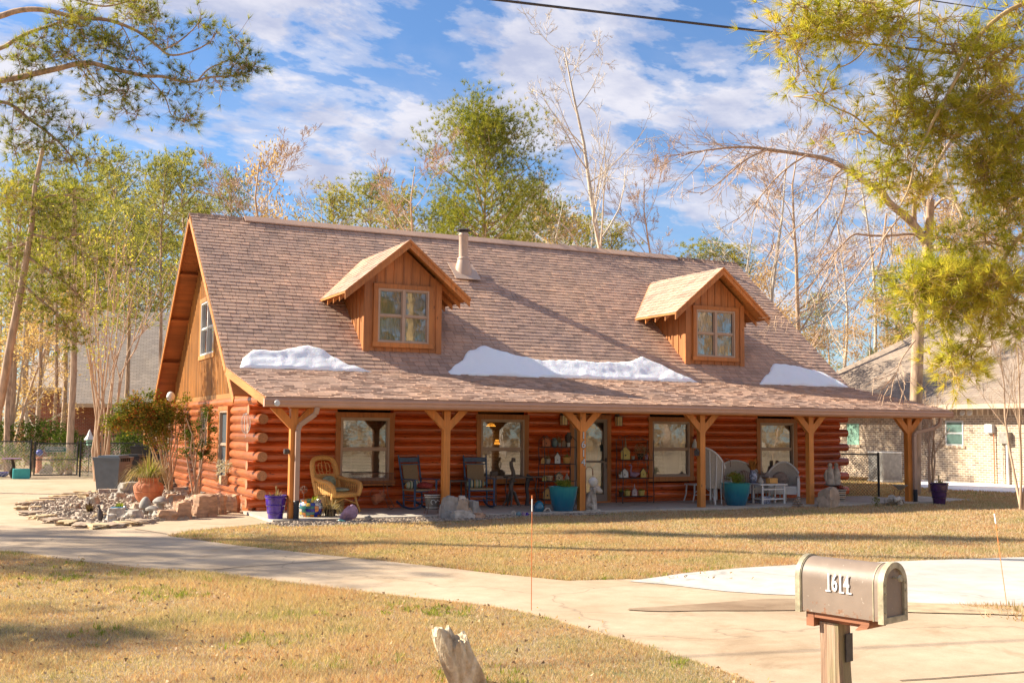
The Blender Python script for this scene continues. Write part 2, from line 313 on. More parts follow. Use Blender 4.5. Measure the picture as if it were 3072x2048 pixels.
# ---------------------------------------------------------------- mesh helpers
class MB:
    def __init__(s): s.v = []; s.f = []; s.m = []; s.T = Matrix.Identity(4); s.mi = 0; s.uv = None
    def add(s, vs, fs):
        b = len(s.v); T = s.T
        s.v += [tuple(T @ Vector(p_)) for p_ in vs]; s.f += [tuple(b+i for i in f_) for f_ in fs]; s.m += [s.mi]*len(fs); return s
    def box(s, x0, y0, z0, x1, y1, z1, bev=0):
        if x0 > x1: x0, x1 = x1, x0
        if y0 > y1: y0, y1 = y1, y0
        if z0 > z1: z0, z1 = z1, z0
        if bev <= 0:
            return s.add([(x0, y0, z0), (x1, y0, z0), (x1, y1, z0), (x0, y1, z0), (x0, y0, z1), (x1, y0, z1), (x1, y1, z1), (x0, y1, z1)],
                         [(0, 3, 2, 1), (4, 5, 6, 7), (0, 1, 5, 4), (1, 2, 6, 5), (2, 3, 7, 6), (3, 0, 4, 7)])
        b = min(bev, (x1-x0)*.45, (y1-y0)*.45, (z1-z0)*.45)
        bm = bmesh.new(); bmesh.ops.create_cube(bm, size=1)
        for v_ in bm.verts: v_.co = Vector(((x0+x1)/2+v_.co.x*(x1-x0), (y0+y1)/2+v_.co.y*(y1-y0), (z0+z1)/2+v_.co.z*(z1-z0)))
        bmesh.ops.bevel(bm, geom=bm.edges[:]+bm.verts[:], offset=b, segments=2, profile=.6, affect='EDGES')
        bm.verts.index_update(); s.add([v_.co[:] for v_ in bm.verts], [tuple(v_.index for v_ in f_.verts) for f_ in bm.faces]); bm.free(); return s
    def cbox(s, c, size, rot=None, bev=0):
        o_ = s.T; s.T = s.T @ Matrix.Translation(c) @ (rot.to_4x4() if rot is not None else Matrix.Identity(4))
        a, b, d = [q/2 for q in size]; s.box(-a, -b, -d, a, b, d, bev); s.T = o_; return s
    def beam(s, p0, p1, wd, ht, up=(0, 0, 1), bev=0):      # rectangular bar from p0 to p1
        p0, p1 = Vector(p0), Vector(p1); d = p1-p0; L = d.length; y_ = d.normalized(); u = Vector(up)
        x_ = y_.cross(u)
        if x_.length < 1e-4: x_ = y_.cross(Vector((1, 0, 0)))
        x_.normalize(); z_ = x_.cross(y_)
        rot = Matrix((x_, y_, z_)).transposed(); return s.cbox((p0+p1)/2, (wd, L, ht), rot, bev)
    def tube(s, pts, r, n=8, cap=True, closed=False):
        pts = [Vector(q) for q in pts]; k = len(pts); rr = r if isinstance(r, (list, tuple)) else [r]*k
        vs = []; prev = None
        for i, q in enumerate(pts):
            if closed: t = pts[(i+1) % k]-pts[i-1]
            else: t = pts[min(i+1, k-1)]-pts[max(i-1, 0)]
            if t.length < 1e-9: t = Vector((0, 0, 1))
            t.normalize()
            if prev is None:
                a = Vector((0, 0, 1)) if abs(t.z) < .9 else Vector((1, 0, 0)); u = t.cross(a).normalized()
            else:
                u = prev-t*prev.dot(t)
                u = u.normalized() if u.length > 1e-6 else t.orthogonal().normalized()
            prev = u; w_ = t.cross(u)
            for j in range(n):
                an = 2*math.pi*j/n; vs.append(q+(u*math.cos(an)+w_*math.sin(an))*rr[i])
        fs = []
        for i in range(k if closed else k-1):
            for j in range(n):
                a = i*n+j; b = i*n+(j+1) % n; c_ = ((i+1) % k)*n+(j+1) % n; d = ((i+1) % k)*n+j; fs.append((a, b, c_, d))
        if cap and not closed: fs += [tuple(range(n-1, -1, -1)), tuple((k-1)*n+j for j in range(n))]
        return s.add(vs, fs)
    def lathe(s, prof, n=24, c=(0, 0, 0), cap=True, wob=None):
        vs = []
        for (r, z) in prof:
            for j in range(n):
                a = 2*math.pi*j/n; rr = r*(wob(a, z) if wob else 1); vs.append((c[0]+rr*math.cos(a), c[1]+rr*math.sin(a), c[2]+z))
        fs = [(i*n+j, i*n+(j+1) % n, (i+1)*n+(j+1) % n, (i+1)*n+j) for i in range(len(prof)-1) for j in range(n)]
        if cap: fs += [tuple(range(n-1, -1, -1)), tuple((len(prof)-1)*n+j for j in range(n))]
        return s.add(vs, fs)
    def blob(s, c, r, seed=0, amp=.25, fr=1.3, sub=3, flat=0, strat=0):
        bm = bmesh.new(); bmesh.ops.create_icosphere(bm, subdivisions=sub, radius=1)
        r = r if isinstance(r, (tuple, list)) else (r, r, r)
        for v_ in bm.verts:
            p_ = v_.co.copy(); d = 1+amp*noise.noise(p_*fr+Vector((seed*3.7, seed*1.3, 0)))*1.6+amp*.5*noise.noise(p_*fr*2.7+Vector((0, seed*2.1, 3)))+amp*.25*noise.noise(p_*fr*6.1+Vector((seed, 4, 0)))
            q = p_*d
            if flat: q.z = max(q.z, -flat)
            if strat: q.z += strat*math.sin(q.z*14+seed)
            v_.co = Vector((q.x*r[0], q.y*r[1], q.z*r[2]))+Vector(c)
        bm.verts.index_update(); s.add([v_.co[:] for v_ in bm.verts], [tuple(v_.index for v_ in f_.verts) for f_ in bm.faces]); bm.free(); return s
    def sphere(s, c, r, sub=2): return s.blob(c, r, 0, 0, 1, sub)
    def rock(s, c, size, seed=0, cuts=12):       # faceted boulder: hull of an ellipsoid cut by random planes
        rn = random.Random(seed); bm = bmesh.new(); bmesh.ops.create_icosphere(bm, subdivisions=3, radius=1)
        pl = []
        for _ in range(cuts):
            n_ = Vector((rn.gauss(0, 1), rn.gauss(0, 1), rn.gauss(0, .8))).normalized(); pl.append((n_, rn.uniform(.42, .80)))
        for v_ in bm.verts:
            q = v_.co.copy()
            for n_, d in pl:
                e = q.dot(n_)-d
                if e > 0: q -= n_*e*.97
            q *= 1+.16*noise.noise(q*2.6+Vector((seed, 0, 0)))+.09*noise.noise(q*6+Vector((seed, 3, 0)))+.05*noise.noise(q*13+Vector((seed, 3, 7)))
            v_.co = Vector((q.x*size[0], q.y*size[1], q.z*size[2]))+Vector(c)
        bm.verts.index_update(); s.add([v_.co[:] for v_ in bm.verts], [tuple(v_.index for v_ in f_.verts) for f_ in bm.faces]); bm.free(); return s
    def block(s, c, size, seed=0, amp=.16, taper=.15, rz=0, tilt=0):      # rough squared-off stone
        bm = bmesh.new(); bmesh.ops.create_cube(bm, size=2); bmesh.ops.subdivide_edges(bm, edges=bm.edges[:], cuts=6, use_grid_fill=True)
        rt = Matrix.Rotation(rz, 3, 'Z') @ Matrix.Rotation(tilt, 3, 'Y')
        for v_ in bm.verts:
            q = v_.co.copy(); L = max(abs(q.x), abs(q.y), abs(q.z)); q *= .80+.20*(L/max(q.length, .01))*1.25
            q.x *= 1-taper*(q.z+1)*.5; q.y *= 1-taper*(q.z+1)*.5; sd = Vector((seed*3.1, seed*1.7, seed))
            q *= 1+amp*noise.noise(q*1.3+sd)+amp*.6*noise.noise(Vector((q.x*4, q.y*4, q.z*1.2))+sd)+amp*.35*noise.noise(q*7+sd)
            v_.co = rt @ Vector((q.x*size[0], q.y*size[1], q.z*size[2]))+Vector(c)
        bm.verts.index_update(); s.add([v_.co[:] for v_ in bm.verts], [tuple(v_.index for v_ in f_.verts) for f_ in bm.faces]); bm.free(); return s
    def prism(s, poly, h0, h1, axis='z'):        # polygon extruded along an axis
        n = len(poly)
        def q(a, b, h): return (a, b, h) if axis == 'z' else ((a, h, b) if axis == 'y' else (h, a, b))
        vs = [q(a, b, h0) for a, b in poly]+[q(a, b, h1) for a, b in poly]
        return s.add(vs, [tuple(range(n-1, -1, -1)), tuple(range(n, 2*n))]+[(i, (i+1) % n, n+(i+1) % n, n+i) for i in range(n)])
    def build(s, name, mats, parent=None, smooth=False, loc=None, uvf=None, ang=35):
        me = bpy.data.meshes.new(name); me.from_pydata(s.v, [], s.f)
        for m_ in (mats if isinstance(mats, (list, tuple)) else [mats]): me.materials.append(M[m_] if isinstance(m_, str) else m_)
        if any(s.m): me.polygons.foreach_set('material_index', s.m)
        if smooth:
            me.polygons.foreach_set('use_smooth', [True]*len(s.f))
            if ang:
                bm = bmesh.new(); bm.from_mesh(me)
                for e in bm.edges:
                    if len(e.link_faces) == 2 and e.calc_face_angle(0) > R(ang): e.smooth = False
                bm.to_mesh(me); bm.free()
        if uvf:
            ul = me.uv_layers.new(name='UVMap')
            for lp in me.loops: ul.data[lp.index].uv = uvf(me.vertices[lp.vertex_index].co)
        me.update(); o_ = bpy.data.objects.new(name, me); col.objects.link(o_)
        if parent is not None: o_.parent = parent
        if loc is not None: o_.location = loc
        return o_
def tag(o_, label=None, cat=None, group=None, kind=None):
    if label: o_['label'] = label
    if cat: o_['category'] = cat
    if group: o_['group'] = group
    if kind: o_['kind'] = kind
    return o_
def thing(name, label, cat, loc=(0, 0, 0), rz=0, group=None, scale=1):
    e = bpy.data.objects.new(name, None); col.objects.link(e); e.empty_display_size = .2
    e.location = (loc[0], loc[1], loc[2] if len(loc) > 2 else 0); e.rotation_euler = (0, 0, rz); e.scale = (scale,)*3 if isinstance(scale, (int, float)) else scale
    return tag(e, label, cat, group)
def dup(root, loc, rz=0, label=None, scale=None, group=None):
    r = root.copy(); col.objects.link(r); r.location = (loc[0], loc[1], loc[2] if len(loc) > 2 else root.location.z); r.rotation_euler = (0, 0, rz)
    if scale: r.scale = (scale,)*3 if isinstance(scale, (int, float)) else scale
    if label: r['label'] = label
    if group: r['group'] = group
    for ch in list(root.children):
        c_ = ch.copy(); col.objects.link(c_); c_.parent = r
        for g in list(ch.children):
            d = g.copy(); col.objects.link(d); d.parent = c_
    return r
def struct(o_): o_['kind'] = 'structure'; return o_
def npmesh(name, V, F, matname, parent=None, smooth=False):
    me = bpy.data.meshes.new(name); V = np.asarray(V, np.float32); F = np.asarray(F, np.int32); nf, k = F.shape
    me.vertices.add(len(V)); me.vertices.foreach_set('co', V.ravel()); me.loops.add(nf*k); me.loops.foreach_set('vertex_index', F.ravel())
    me.polygons.add(nf); me.polygons.foreach_set('loop_start', np.arange(nf, dtype=np.int32)*k)
    try: me.polygons.foreach_set('loop_total', np.full(nf, k, np.int32))
    except Exception: pass
    me.materials.append(M[matname]); me.update(calc_edges=True); me.validate()
    o_ = bpy.data.objects.new(name, me); col.objects.link(o_)
    if parent is not None: o_.parent = parent
    return o_
def smooth_poly(pts, it=2):
    for _ in range(it):
        q = []
        for i in range(len(pts)):
            a = pts[i]; b = pts[(i+1) % len(pts)]
            q += [(a[0]*.75+b[0]*.25, a[1]*.75+b[1]*.25), (a[0]*.25+b[0]*.75, a[1]*.25+b[1]*.75)]
        pts = q
    return pts
def smooth_line(pts, it=2):
    for _ in range(it):
        q = [pts[0]]
        for a, b in zip(pts[:-1], pts[1:]): q += [tuple(x*.75+y*.25 for x, y in zip(a, b)), tuple(x*.25+y*.75 for x, y in zip(a, b))]
        q.append(pts[-1]); pts = q
    return pts

# ================================================================ GROUND, DRIVEWAY, PORCH SLAB
GZ = -0.06
def sheet(name, poly, z, m, thick=0):
    mb = MB(); n = len(poly)
    if thick: mb.prism(poly, z-thick, z)
    else: mb.add([(a, b, z) for a, b in poly], [tuple(range(n))])
    o_ = mb.build(name, m); me = o_.data
    if not thick and me.polygons[0].normal.z < 0: me.flip_normals()
    elif thick:
        bm = bmesh.new(); bm.from_mesh(me); bmesh.ops.recalc_face_normals(bm, faces=bm.faces[:]); bm.to_mesh(me); bm.free()
    return struct(o_)
mb = MB(); mb.add([(-300, -120, GZ), (420, -120, GZ), (420, 420, GZ), (-300, 420, GZ)], [(0, 1, 2, 3)]); struct(mb.build('lawn', 'lawn'))
sheet('forest_floor', [(-200, 23.5), (-6, 22.5), (2, 24), (16, 22), (60, 26), (300, 30), (300, 380), (-200, 380)], GZ+.004, 'litter')
drive_near = [(-5.175, -5.415), (-4.495, -7.108), (-3.778, -8.359), (-3.107, -9.112), (-2.568, -9.953), (-1.829, -11.397), (-1.085, -12.517), (-0.478, -13.542), (-0.388, -15.117), (-0.322, -16.362), (-0.350, -17.060), (-0.474, -17.773)]
drive_near = [(-60, 6), (-24, -3), (-9.5, -5.6)]+drive_near+[(1.4, -19.5), (9, -23), (22, -24)]
drive_far = [(4.243, -15.726), (3.985, -15.479), (3.874, -14.386), (3.510, -13.131), (1.818, -11.985), (0.990, -11.806), (0.477, -10.891), (-0.172, -9.501), (-0.860, -8.205), (-1.789, -6.380), (-2.586, -4.360), (-2.164, -3.746), (-1.205, -3.050), (-0.467, -2.556), (-0.024, -2.397)]
drive_pts = smooth_line(drive_near, 2)+[(22, -16)]+drive_far+[(.1, -2.45), (-.4, -2.3), (-.4, -.6), (-.3, 9), (-.3, 16.5), (-8, 18.2), (-60, 20)]
sheet('driveway', drive_pts, GZ+.010, 'drive', .06)
white_poly = [(1.655, -12.176), (2.721, -11.807), (3.759, -11.639), (4.802, -11.626), (5.911, -11.824), (6.986, -11.956), (8.188, -12.124), (9.043, -12.280)]+[(14, -12.6), (14, -16.5)]+[(4.544, -15.481), (4.322, -15.315), (3.625, -14.825), (3.253, -14.312), (2.777, -13.873), (2.545, -13.695), (2.228, -13.313), (1.928, -12.601)]
sheet('concrete_apron', white_poly, GZ+.016, 'white_conc')
sheet('porch_slab', [(-.33, -2.46), (17.25, -2.46), (17.25, .1), (-.33, .1)], 0, 'slab', .12)
sheet('side_path', [(17.27, -2.3), (19.2, -1.9), (19.0, -.2), (17.27, -.4)], -.02, 'slab', .08)
M['damp'] = mat('damp_concrete', concrete((.25, .16, .09), (.38, .27, .17), 2.0)); M['dirt'] = simple('sandy_dirt', (.46, .33, .20), .9, .3, 5, .5)
sheet('damp_patch', smooth_poly([(0.409, -13.941), (0.996, -13.981), (1.621, -14.005), (2.236, -13.962), (2.717, -14.165), (2.532, -14.535), (2.195, -14.766), (1.622, -14.568), (1.157, -14.348), (0.730, -14.256)], 1), GZ+.0185, 'damp')
sheet('dirt_strip', smooth_poly([(2.767, -14.108), (3.149, -14.423), (3.607, -14.842), (4.040, -15.172), (4.269, -15.365), (4.485, -15.645), (4.084, -15.966), (3.740, -15.690), (3.278, -15.427), (2.745, -15.045), (2.407, -14.625)], 1), GZ+.0205, 'dirt')
# gravel strip in front of the porch and the dirt bed under the eave
gp = [(-0.502, -2.701), (-0.276, -3.320), (0.593, -3.415), (1.428, -3.491), (2.674, -3.302), (3.809, -3.203), (4.940, -2.891), (6.432, -2.853), (7.115, -2.698)]
strip = gp+[(gp[-1][0], -2.44), (-.3, -2.44)]
sheet('gravel_strip', strip, GZ+.014, 'gravel')
# driveway joint lines: dark seams laid as thin strips of soil-coloured filler
def seam(pts, wd=.025):
    mb = MB()
    for a, b in zip(pts[:-1], pts[1:]):
        d = Vector((b[0]-a[0], b[1]-a[1], 0)).normalized(); n_ = Vector((-d.y, d.x, 0))*wd/2
        mb.add([(a[0]-n_.x, a[1]-n_.y, 0), (b[0]-n_.x, b[1]-n_.y, 0), (b[0]+n_.x, b[1]+n_.y, 0), (a[0]+n_.x, a[1]+n_.y, 0)], [(0, 1, 2, 3)])
    o_ = mb.build('joint_seam', 'soil', None, loc=(0, 0, GZ+.0165)); struct(o_)
seam([(-2.761, -9.216), (-2.381, -9.038), (-1.828, -8.953), (-1.025, -8.748), (-0.648, -8.556)]); seam([(-2.930, -2.911), (-2.551, -4.058)]); seam([(0.648, -17.572), (0.935, -17.627), (1.763, -17.743), (2.179, -17.797)], .02)
# loose pebbles of the gravel strip
def scatter_in(poly, n, rn):
    xs = [q[0] for q in poly]; ys = [q[1] for q in poly]; out = []
    def inside(x, y):
        c_ = False; j = len(poly)-1
        for i in range(len(poly)):
            if (poly[i][1] > y) != (poly[j][1] > y) and x < (poly[j][0]-poly[i][0])*(y-poly[i][1])/(poly[j][1]-poly[i][1])+poly[i][0]: c_ = not c_
            j = i
        return c_
    while len(out) < n:
        x = rn.uniform(min(xs), max(xs)); y = rn.uniform(min(ys), max(ys))
        if inside(x, y): out.append((x, y))
    return out
def pebble_mesh(name, pts, r0, r1, z, m, rn):
    mb = MB()
    for x, y in pts:
        r = rn.uniform(r0, r1); a = rn.uniform(0, 6.28); k = rn.uniform(.6, 1)
        vs = []; 
        for q in range(5):
            t = a+q*1.257+rn.uniform(-.3, .3); vs.append((x+r*math.cos(t), y+r*k*math.sin(t), z-.004))
        vs += [(v_[0]*.55+x*.45, v_[1]*.55+y*.45, z+r*rn.uniform(.5, .9)) for v_ in vs]
        mb.add(vs, [(i, (i+1) % 5, 5+(i+1) % 5, 5+i) for i in range(5)]+[(5, 6, 7, 8, 9)])
    return tag(mb.build(name, m), kind='stuff')
rn = random.Random(3)
M['pebble'] = simple('pebbles', (.43, .335, .25), .85, .4, 3, 0, 0, 0, (1, 1, 1), .55)
tag(pebble_mesh('gravel', scatter_in(strip, 1500, rn), .02, .045, GZ+.016, 'pebble', rn), 'tan pebbles filling the narrow strip in front of the porch slab', 'gravel')

# ================================================================ LOG CABIN
XL, XR, YB = -0.07, 16.32, 11.3
house = thing('log_cabin', 'long log cabin with brown shingle roof, two dormers and a full front porch', 'house', (0, 0, 0))
H = lambda mb, name, m, smooth=False, parent=house, **k: mb.build(name, m, parent, smooth, **k)
def logseg(mb, a, b, r=.107, n=14, seed=0):
    rn = random.Random(seed); k = max(2, int((Vector(b)-Vector(a)).length/1.2)+1); pts = [Vector(a).lerp(Vector(b), i/(k-1)) for i in range(k)]
    mb.tube(pts, [r*rn.uniform(.985, 1.015) for _ in pts], n)
def cuts(a, b, ops, z):
    segs = [(a, b)]
    for (o0, o1, z0, z1) in ops:
        if z0-.06 < z < z1+.06:
            ns = []
            for s0, s1 in segs:
                if o1 <= s0 or o0 >= s1: ns.append((s0, s1)); continue
                if o0 > s0: ns.append((s0, o0))
                if o1 < s1: ns.append((o1, s1))
            segs = ns
    return segs
WIN = [(1.64, 3.02), (5.07, 6.45), (9.875, 11.255), (13.31, 14.69)]
fo = [(a+.03, b-.03, .52, 2.12) for a, b in WIN]+[(7.60, 8.74, -.1, 2.13)]
fw = MB()
for k in range(11):
    z = .163+.2*k; even = k % 2 == 0
    for i, (a, b) in enumerate(cuts(XL-.215 if even else XL+.08, XR+.215 if even else XR-.08, fo, z)): logseg(fw, (a, .085, z), (b, .085, z), .108, 14, k*7+i)
    if even:
        for xx, s in ((XL-.217, -1), (XR+.217, 1)): fe = MB(); fe.tube([(xx, .085, z), (xx+s*.004, .085, z)], .104, 14); H(fe, 'log_end', 'log_end', True)
fw.box(XL, .03, -.06, 7.58, .16, .075); fw.box(8.76, .03, -.06, XR, .16, .075)
H(fw, 'front_log_wall', 'log', True)
# side walls (left and right), each a stack of logs whose odd courses run past the corner
def side_wall(xc, sgn, ops, name):
    w_ = MB()
    for k in range(11):
        z = .163+.2*k; odd = k % 2 == 1
        for i, (a, b) in enumerate(cuts(-.404 if odd and sgn < 0 else .19, YB+.35 if odd else YB, ops, z)):
            logseg(w_, (xc, a, z), (xc, b, z), .108, 14, k*5+i+50)
        if odd and sgn < 0: fe = MB(); fe.tube([(xc, -.408, z), (xc, -.404, z)], .104, 14); H(fe, 'log_end', 'log_end', True)
    w_.box(xc-.06, .2, -.06, xc+.06, YB, .075)
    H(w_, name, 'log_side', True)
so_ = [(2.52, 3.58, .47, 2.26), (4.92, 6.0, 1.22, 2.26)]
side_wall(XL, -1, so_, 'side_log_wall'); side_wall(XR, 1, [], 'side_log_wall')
for xx in (XL, XR): tp = MB(); logseg(tp, (xx, -.2, 2.375), (xx, YB+.3, 2.375), .11, 14, 1); H(tp, 'top_plate_log', 'log_side', True)
tp = MB(); tp.box(XL, .0, 2.265, XR, .17, 2.47); H(tp, 'front_plate', 'beam')
bw = MB(); bw.box(XL, YB-.1, 0, XR, YB+.1, 2.6); H(bw, 'rear_wall', 'log')
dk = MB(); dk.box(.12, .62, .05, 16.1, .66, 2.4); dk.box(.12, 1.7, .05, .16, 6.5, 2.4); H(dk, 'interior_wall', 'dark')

# gable ends: battens over boards
def gable(xc, sgn, parent):
    th = .829; pk = 7.554-.17; 
    zt = lambda y: pk-th*(6.575-y) if y < 6.575 else pk-.917*(y-6.575)
    zb = 2.50
    g = MB()
    y0 = 6.575-(pk-zb)/th; y0 = max(y0, .75)
    if sgn > 0: g.prism([(y0, zb), (YB, zb), (YB, zt(YB)), (6.575, pk), (y0, max(zt(y0), zb+.01))], xc-.02, xc+.02, 'x')
    else:
        for P in ([(y0, zb), (YB, zb), (YB, zt(YB)), (7.32, zt(7.32)), (7.32, 3.70), (5.36, 3.70), (5.36, zt(5.36)), (y0, max(zt(y0), zb+.01))], [(5.36, 5.22), (7.32, 5.22), (7.32, zt(7.32)), (6.575, pk), (5.36, zt(5.36))]): g.prism(P, xc-.02, xc+.02, 'x')
    y = y0+.05
    while y < YB-.05:
        z1 = zt(y); zz0 = zb
        for (wy0, wy1, wz0, wz1) in ([(5.28, 7.38, 3.62, 5.3)] if sgn < 0 else []):
            if wy0 < y < wy1:
                g.box(xc+sgn*.018, y-.035, zb, xc+sgn*.045, y+.035, wz0); zz0 = wz1
        if z1 > zz0+.05: g.box(xc+sgn*.018, y-.035, zz0, xc+sgn*.045, y+.035, z1)
        y += .165
    g.box(xc+sgn*.02, y0, zb-.02, xc+sgn*.05, YB, zb+.10)
    H(g, 'gable_siding', 'siding')
gable(0, -1, house); gable(XR, 1, house)

# ---- windows
def window(x0, x1, z0, z1, y, parent, blind='slats', tw=.115, mull=False, grid=False, name='window', screen=False, axis='x', mt='cedar', fm='frame'):
    """double hung window in wooden trim; built facing -y at plane y, in house axes"""
    T = Matrix.Identity(4) if axis == 'x' else Matrix(((0, 1, 0, 0), (-1, 0, 0, 0), (0, 0, 1, 0), (0, 0, 0, 1)))
    t = MB(); t.T = T; sg = 1
    t.box(x0, y-.03, z0+tw, x0+tw, y+.12, z1-tw, .004); t.box(x1-tw, y-.03, z0+tw, x1, y+.12, z1-tw, .004)
    t.box(x0-.01, y-.036, z1-tw, x1+.01, y+.12, z1, .004); t.box(x0-.02, y-.045, z0, x1+.02, y+.12, z0+tw, .004)
    root = t.build(name, mt, parent)
    a, b, c_, d = x0+tw, x1-tw, z0+tw, z1-tw
    f = MB(); f.T = T; fw_ = .045
    f.box(a, y-.02, c_, a+fw_, y+.1, d); f.box(b-fw_, y-.02, c_, b, y+.1, d); f.box(a+fw_, y-.02, d-fw_, b-fw_, y+.1, d); f.box(a+fw_, y-.02, c_, b-fw_, y+.1, c_+fw_)
    zm = (c_+d)/2; f.box(a+fw_, y+.0, zm-.02, b-fw_, y+.05, zm+.02)
    parts_x = [(a+fw_, b-fw_)]
    if mull: xm = (a+b)/2; f.box(xm-.04, y-.022, c_+fw_, xm+.04, y+.1, d-fw_); parts_x = [(a+fw_, xm-.04), (xm+.04, b-fw_)]
    for p0, p1 in parts_x:
        for zz0, zz1, yy in ((c_+fw_, zm-.02, .035), (zm+.02, d-fw_, .015)):
            e = .022; f.box(p0, y+yy, zz0, p0+e, y+yy+.03, zz1); f.box(p1-e, y+yy, zz0, p1, y+yy+.03, zz1)
            f.box(p0+e, y+yy, zz1-e, p1-e, y+yy+.03, zz1); f.box(p0+e, y+yy, zz0, p1-e, y+yy+.03, zz0+e)
        if grid: f.box((p0+p1)/2-.006, y+.05, zm+.04, (p0+p1)/2+.006, y+.055, d-fw_-.02); f.box(p0+.02, y+.056, (zm+d)/2-.006, p1-.02, y+.06, (zm+d)/2+.006)
    f.build('sash_frame', fm, root)
    g = MB(); g.T = T
    for p0, p1 in parts_x: g.add([(p0, y+.046, c_+fw_), (p1, y+.046, c_+fw_), (p1, y+.046, d-fw_), (p0, y+.046, d-fw_)], [(0, 1, 2, 3)])
    g.build('pane', 'screen' if screen else 'glass', root)
    if blind:
        s = MB(); s.T = T
        if blind == 'slats':
            z = c_+.05; 
            while z < d-.03:
                s.add([(a+fw_+.01, y+.10, z), (b-fw_-.01, y+.10, z), (b-fw_-.01, y+.128, z+.021), (a+fw_+.01, y+.128, z+.021)], [(0, 1, 2, 3)]); z += .0335
            s.box(a+fw_, y+.09, d-.05, b-fw_, y+.14, d-.01)
            for q in (.25, .75): xx = a+(b-a)*q; s.box(xx-.004, y+.095, c_+.03, xx+.004, y+.1, d-.05)
            s.build('blind', 'blind', root)
        else:
            n = 40; vs = []
            for i in range(n+1):
                xx = a+(b-a)*i/n; yy = y+.13+.018*math.sin(i*1.7)+.01*math.sin(i*.6)
                vs += [(xx, yy, c_), (xx, yy, d)]
            s.add(vs, [(2*i, 2*i+2, 2*i+3, 2*i+1) for i in range(n)]); s.build('curtain', 'curtain', root, True)
    return root
for i, (a, b) in enumerate(WIN): window(a, b, .5, 2.14, -.005, house, 'slats')
window(-3.60, -2.50, .45, 2.28, -.20, house, None, .10, axis='y', screen=True, name='side_window')
window(-6.02, -4.90, 1.20, 2.28, -.20, house, None, .10, axis='y', screen=True, name='side_window')
window(-7.40, -5.28, 3.60, 5.30, -.03, house, 'curtain', .12, True, False, 'gable_window', axis='y', mt='siding', fm='white_frame')
def drape(poly, y):
    m_ = MB(); m_.prism(poly, y, y+.03, 'y'); o_ = m_.build('drape', 'white_drape', house); bq = bmesh.new(); bq.from_mesh(o_.data); bmesh.ops.recalc_face_normals(bq, faces=bq.faces[:]); bq.to_mesh(o_.data); bq.free()
M['white_drape'] = simple('white_drape', (.62, .56, .44), .85, .15, 5, 0, 0, 0, (14, 14, .5))
drape([(1.8, 2.0), (2.02, 1.75), (2.12, 1.3), (2.3, 1.25), (2.42, 1.7), (2.1, 2.03)], .28); drape([(2.86, 2.0), (2.86, .65), (2.62, .65), (2.55, 1.5), (2.75, 1.75)], .28)
drape([(5.2, 1.9), (5.28, 1.2), (5.2, .9)], .28); drape([(10.55, 2.05), (11.05, 1.5), (11.1, .7), (10.6, .65), (10.5, 1.4)], .28); drape([(10.05, .65), (10.05, 1.3), (10.35, .66)], .28)
drape([(13.7, 2.03), (14.1, 2.03), (14.3, 1.2), (14.05, .9), (13.95, 1.5)], .28); drape([(13.42, 2.0), (13.55, 2.0), (13.5, 1.4), (13.42, 1.3)], .28)
# lit pendant, and a small glowing orange cone, behind the second window
lp = MB(); (5.590, 1.876); px_, pz_ = (5.590, 1.876); lp.lathe([(.03, .085), (.07, .07), (.13, 0), (.125, -.005)], 18, (px_, .3, pz_-.03)); H(lp, 'pendant_lamp', 'lamp', True)
lp = MB(); px_, pz_ = (5.754, 1.477); lp.lathe([(.035, .06), (.04, .055), (.075, -.05), (.07, -.052)], 14, (px_, .3, pz_)); H(lp, 'glowing_cone', 'lamp', True)

# ---- front door
dt = MB(); dt.box(7.58, -.035, 0, 7.70, .12, 2.16, .004); dt.box(8.65, -.035, 0, 8.76, .12, 2.16, .004); dt.box(7.58, -.04, 2.06, 8.76, .12, 2.17, .004); dt.box(7.60, -.06, -.01, 8.74, .12, .035)
door = H(dt, 'front_door', 'cedar')
f = MB(); a, b = 7.88, 8.65
f.box(7.70, -.01, .035, 7.88, .06, 2.06); f.box(7.76, -.025, .035, 7.80, -.01, 2.06)
f.box(a, -.02, .035, a+.07, .02, 2.06); f.box(b-.10, -.02, .035, b, .02, 2.06); f.box(a+.07, -.02, 1.98, b-.10, .02, 2.06); f.box(a+.07, -.02, .035, b-.10, .02, .20); f.box(a+.07, -.025, .985, b-.10, .02, 1.035)
f.build('storm_door_frame', 'frame_grey', door)
g = MB(); g.add([(a+.07, 0, .20), (b-.1, 0, .20), (b-.1, 0, 1.98), (a+.07, 0, 1.98)], [(0, 1, 2, 3)]); g.build('storm_door_glass', 'glass', door)
i_ = MB(); i_.box(7.88, .14, .05, 8.66, .19, 2.06); i_.box(8.0, .125, .2, 8.28, .14, .85, .01); i_.box(8.32, .125, .2, 8.6, .14, .85, .01); i_.build('inner_door', 'teal_paint', door)
og = MB(); og.prism([(8.3+.17*math.cos(t), 1.38+.5*math.sin(t)) for t in [q*math.pi/14 for q in range(28)]], .115, .138, 'y'); og.build('oval_light', 'curtain', door)
hd = MB(); hd.box(8.585, -.05, 1.0, 8.625, -.02, 1.10, .005); hd.tube([(8.605, -.03, 1.05), (8.605, -.07, 1.05), (8.50, -.07, 1.045)], .010, 8); hd.tube([(8.605, -.05, .95), (8.605, -.075, .92), (8.605, -.075, .87), (8.605, -.05, .85)], .008, 8); hd.build('handle', 'iron', door)

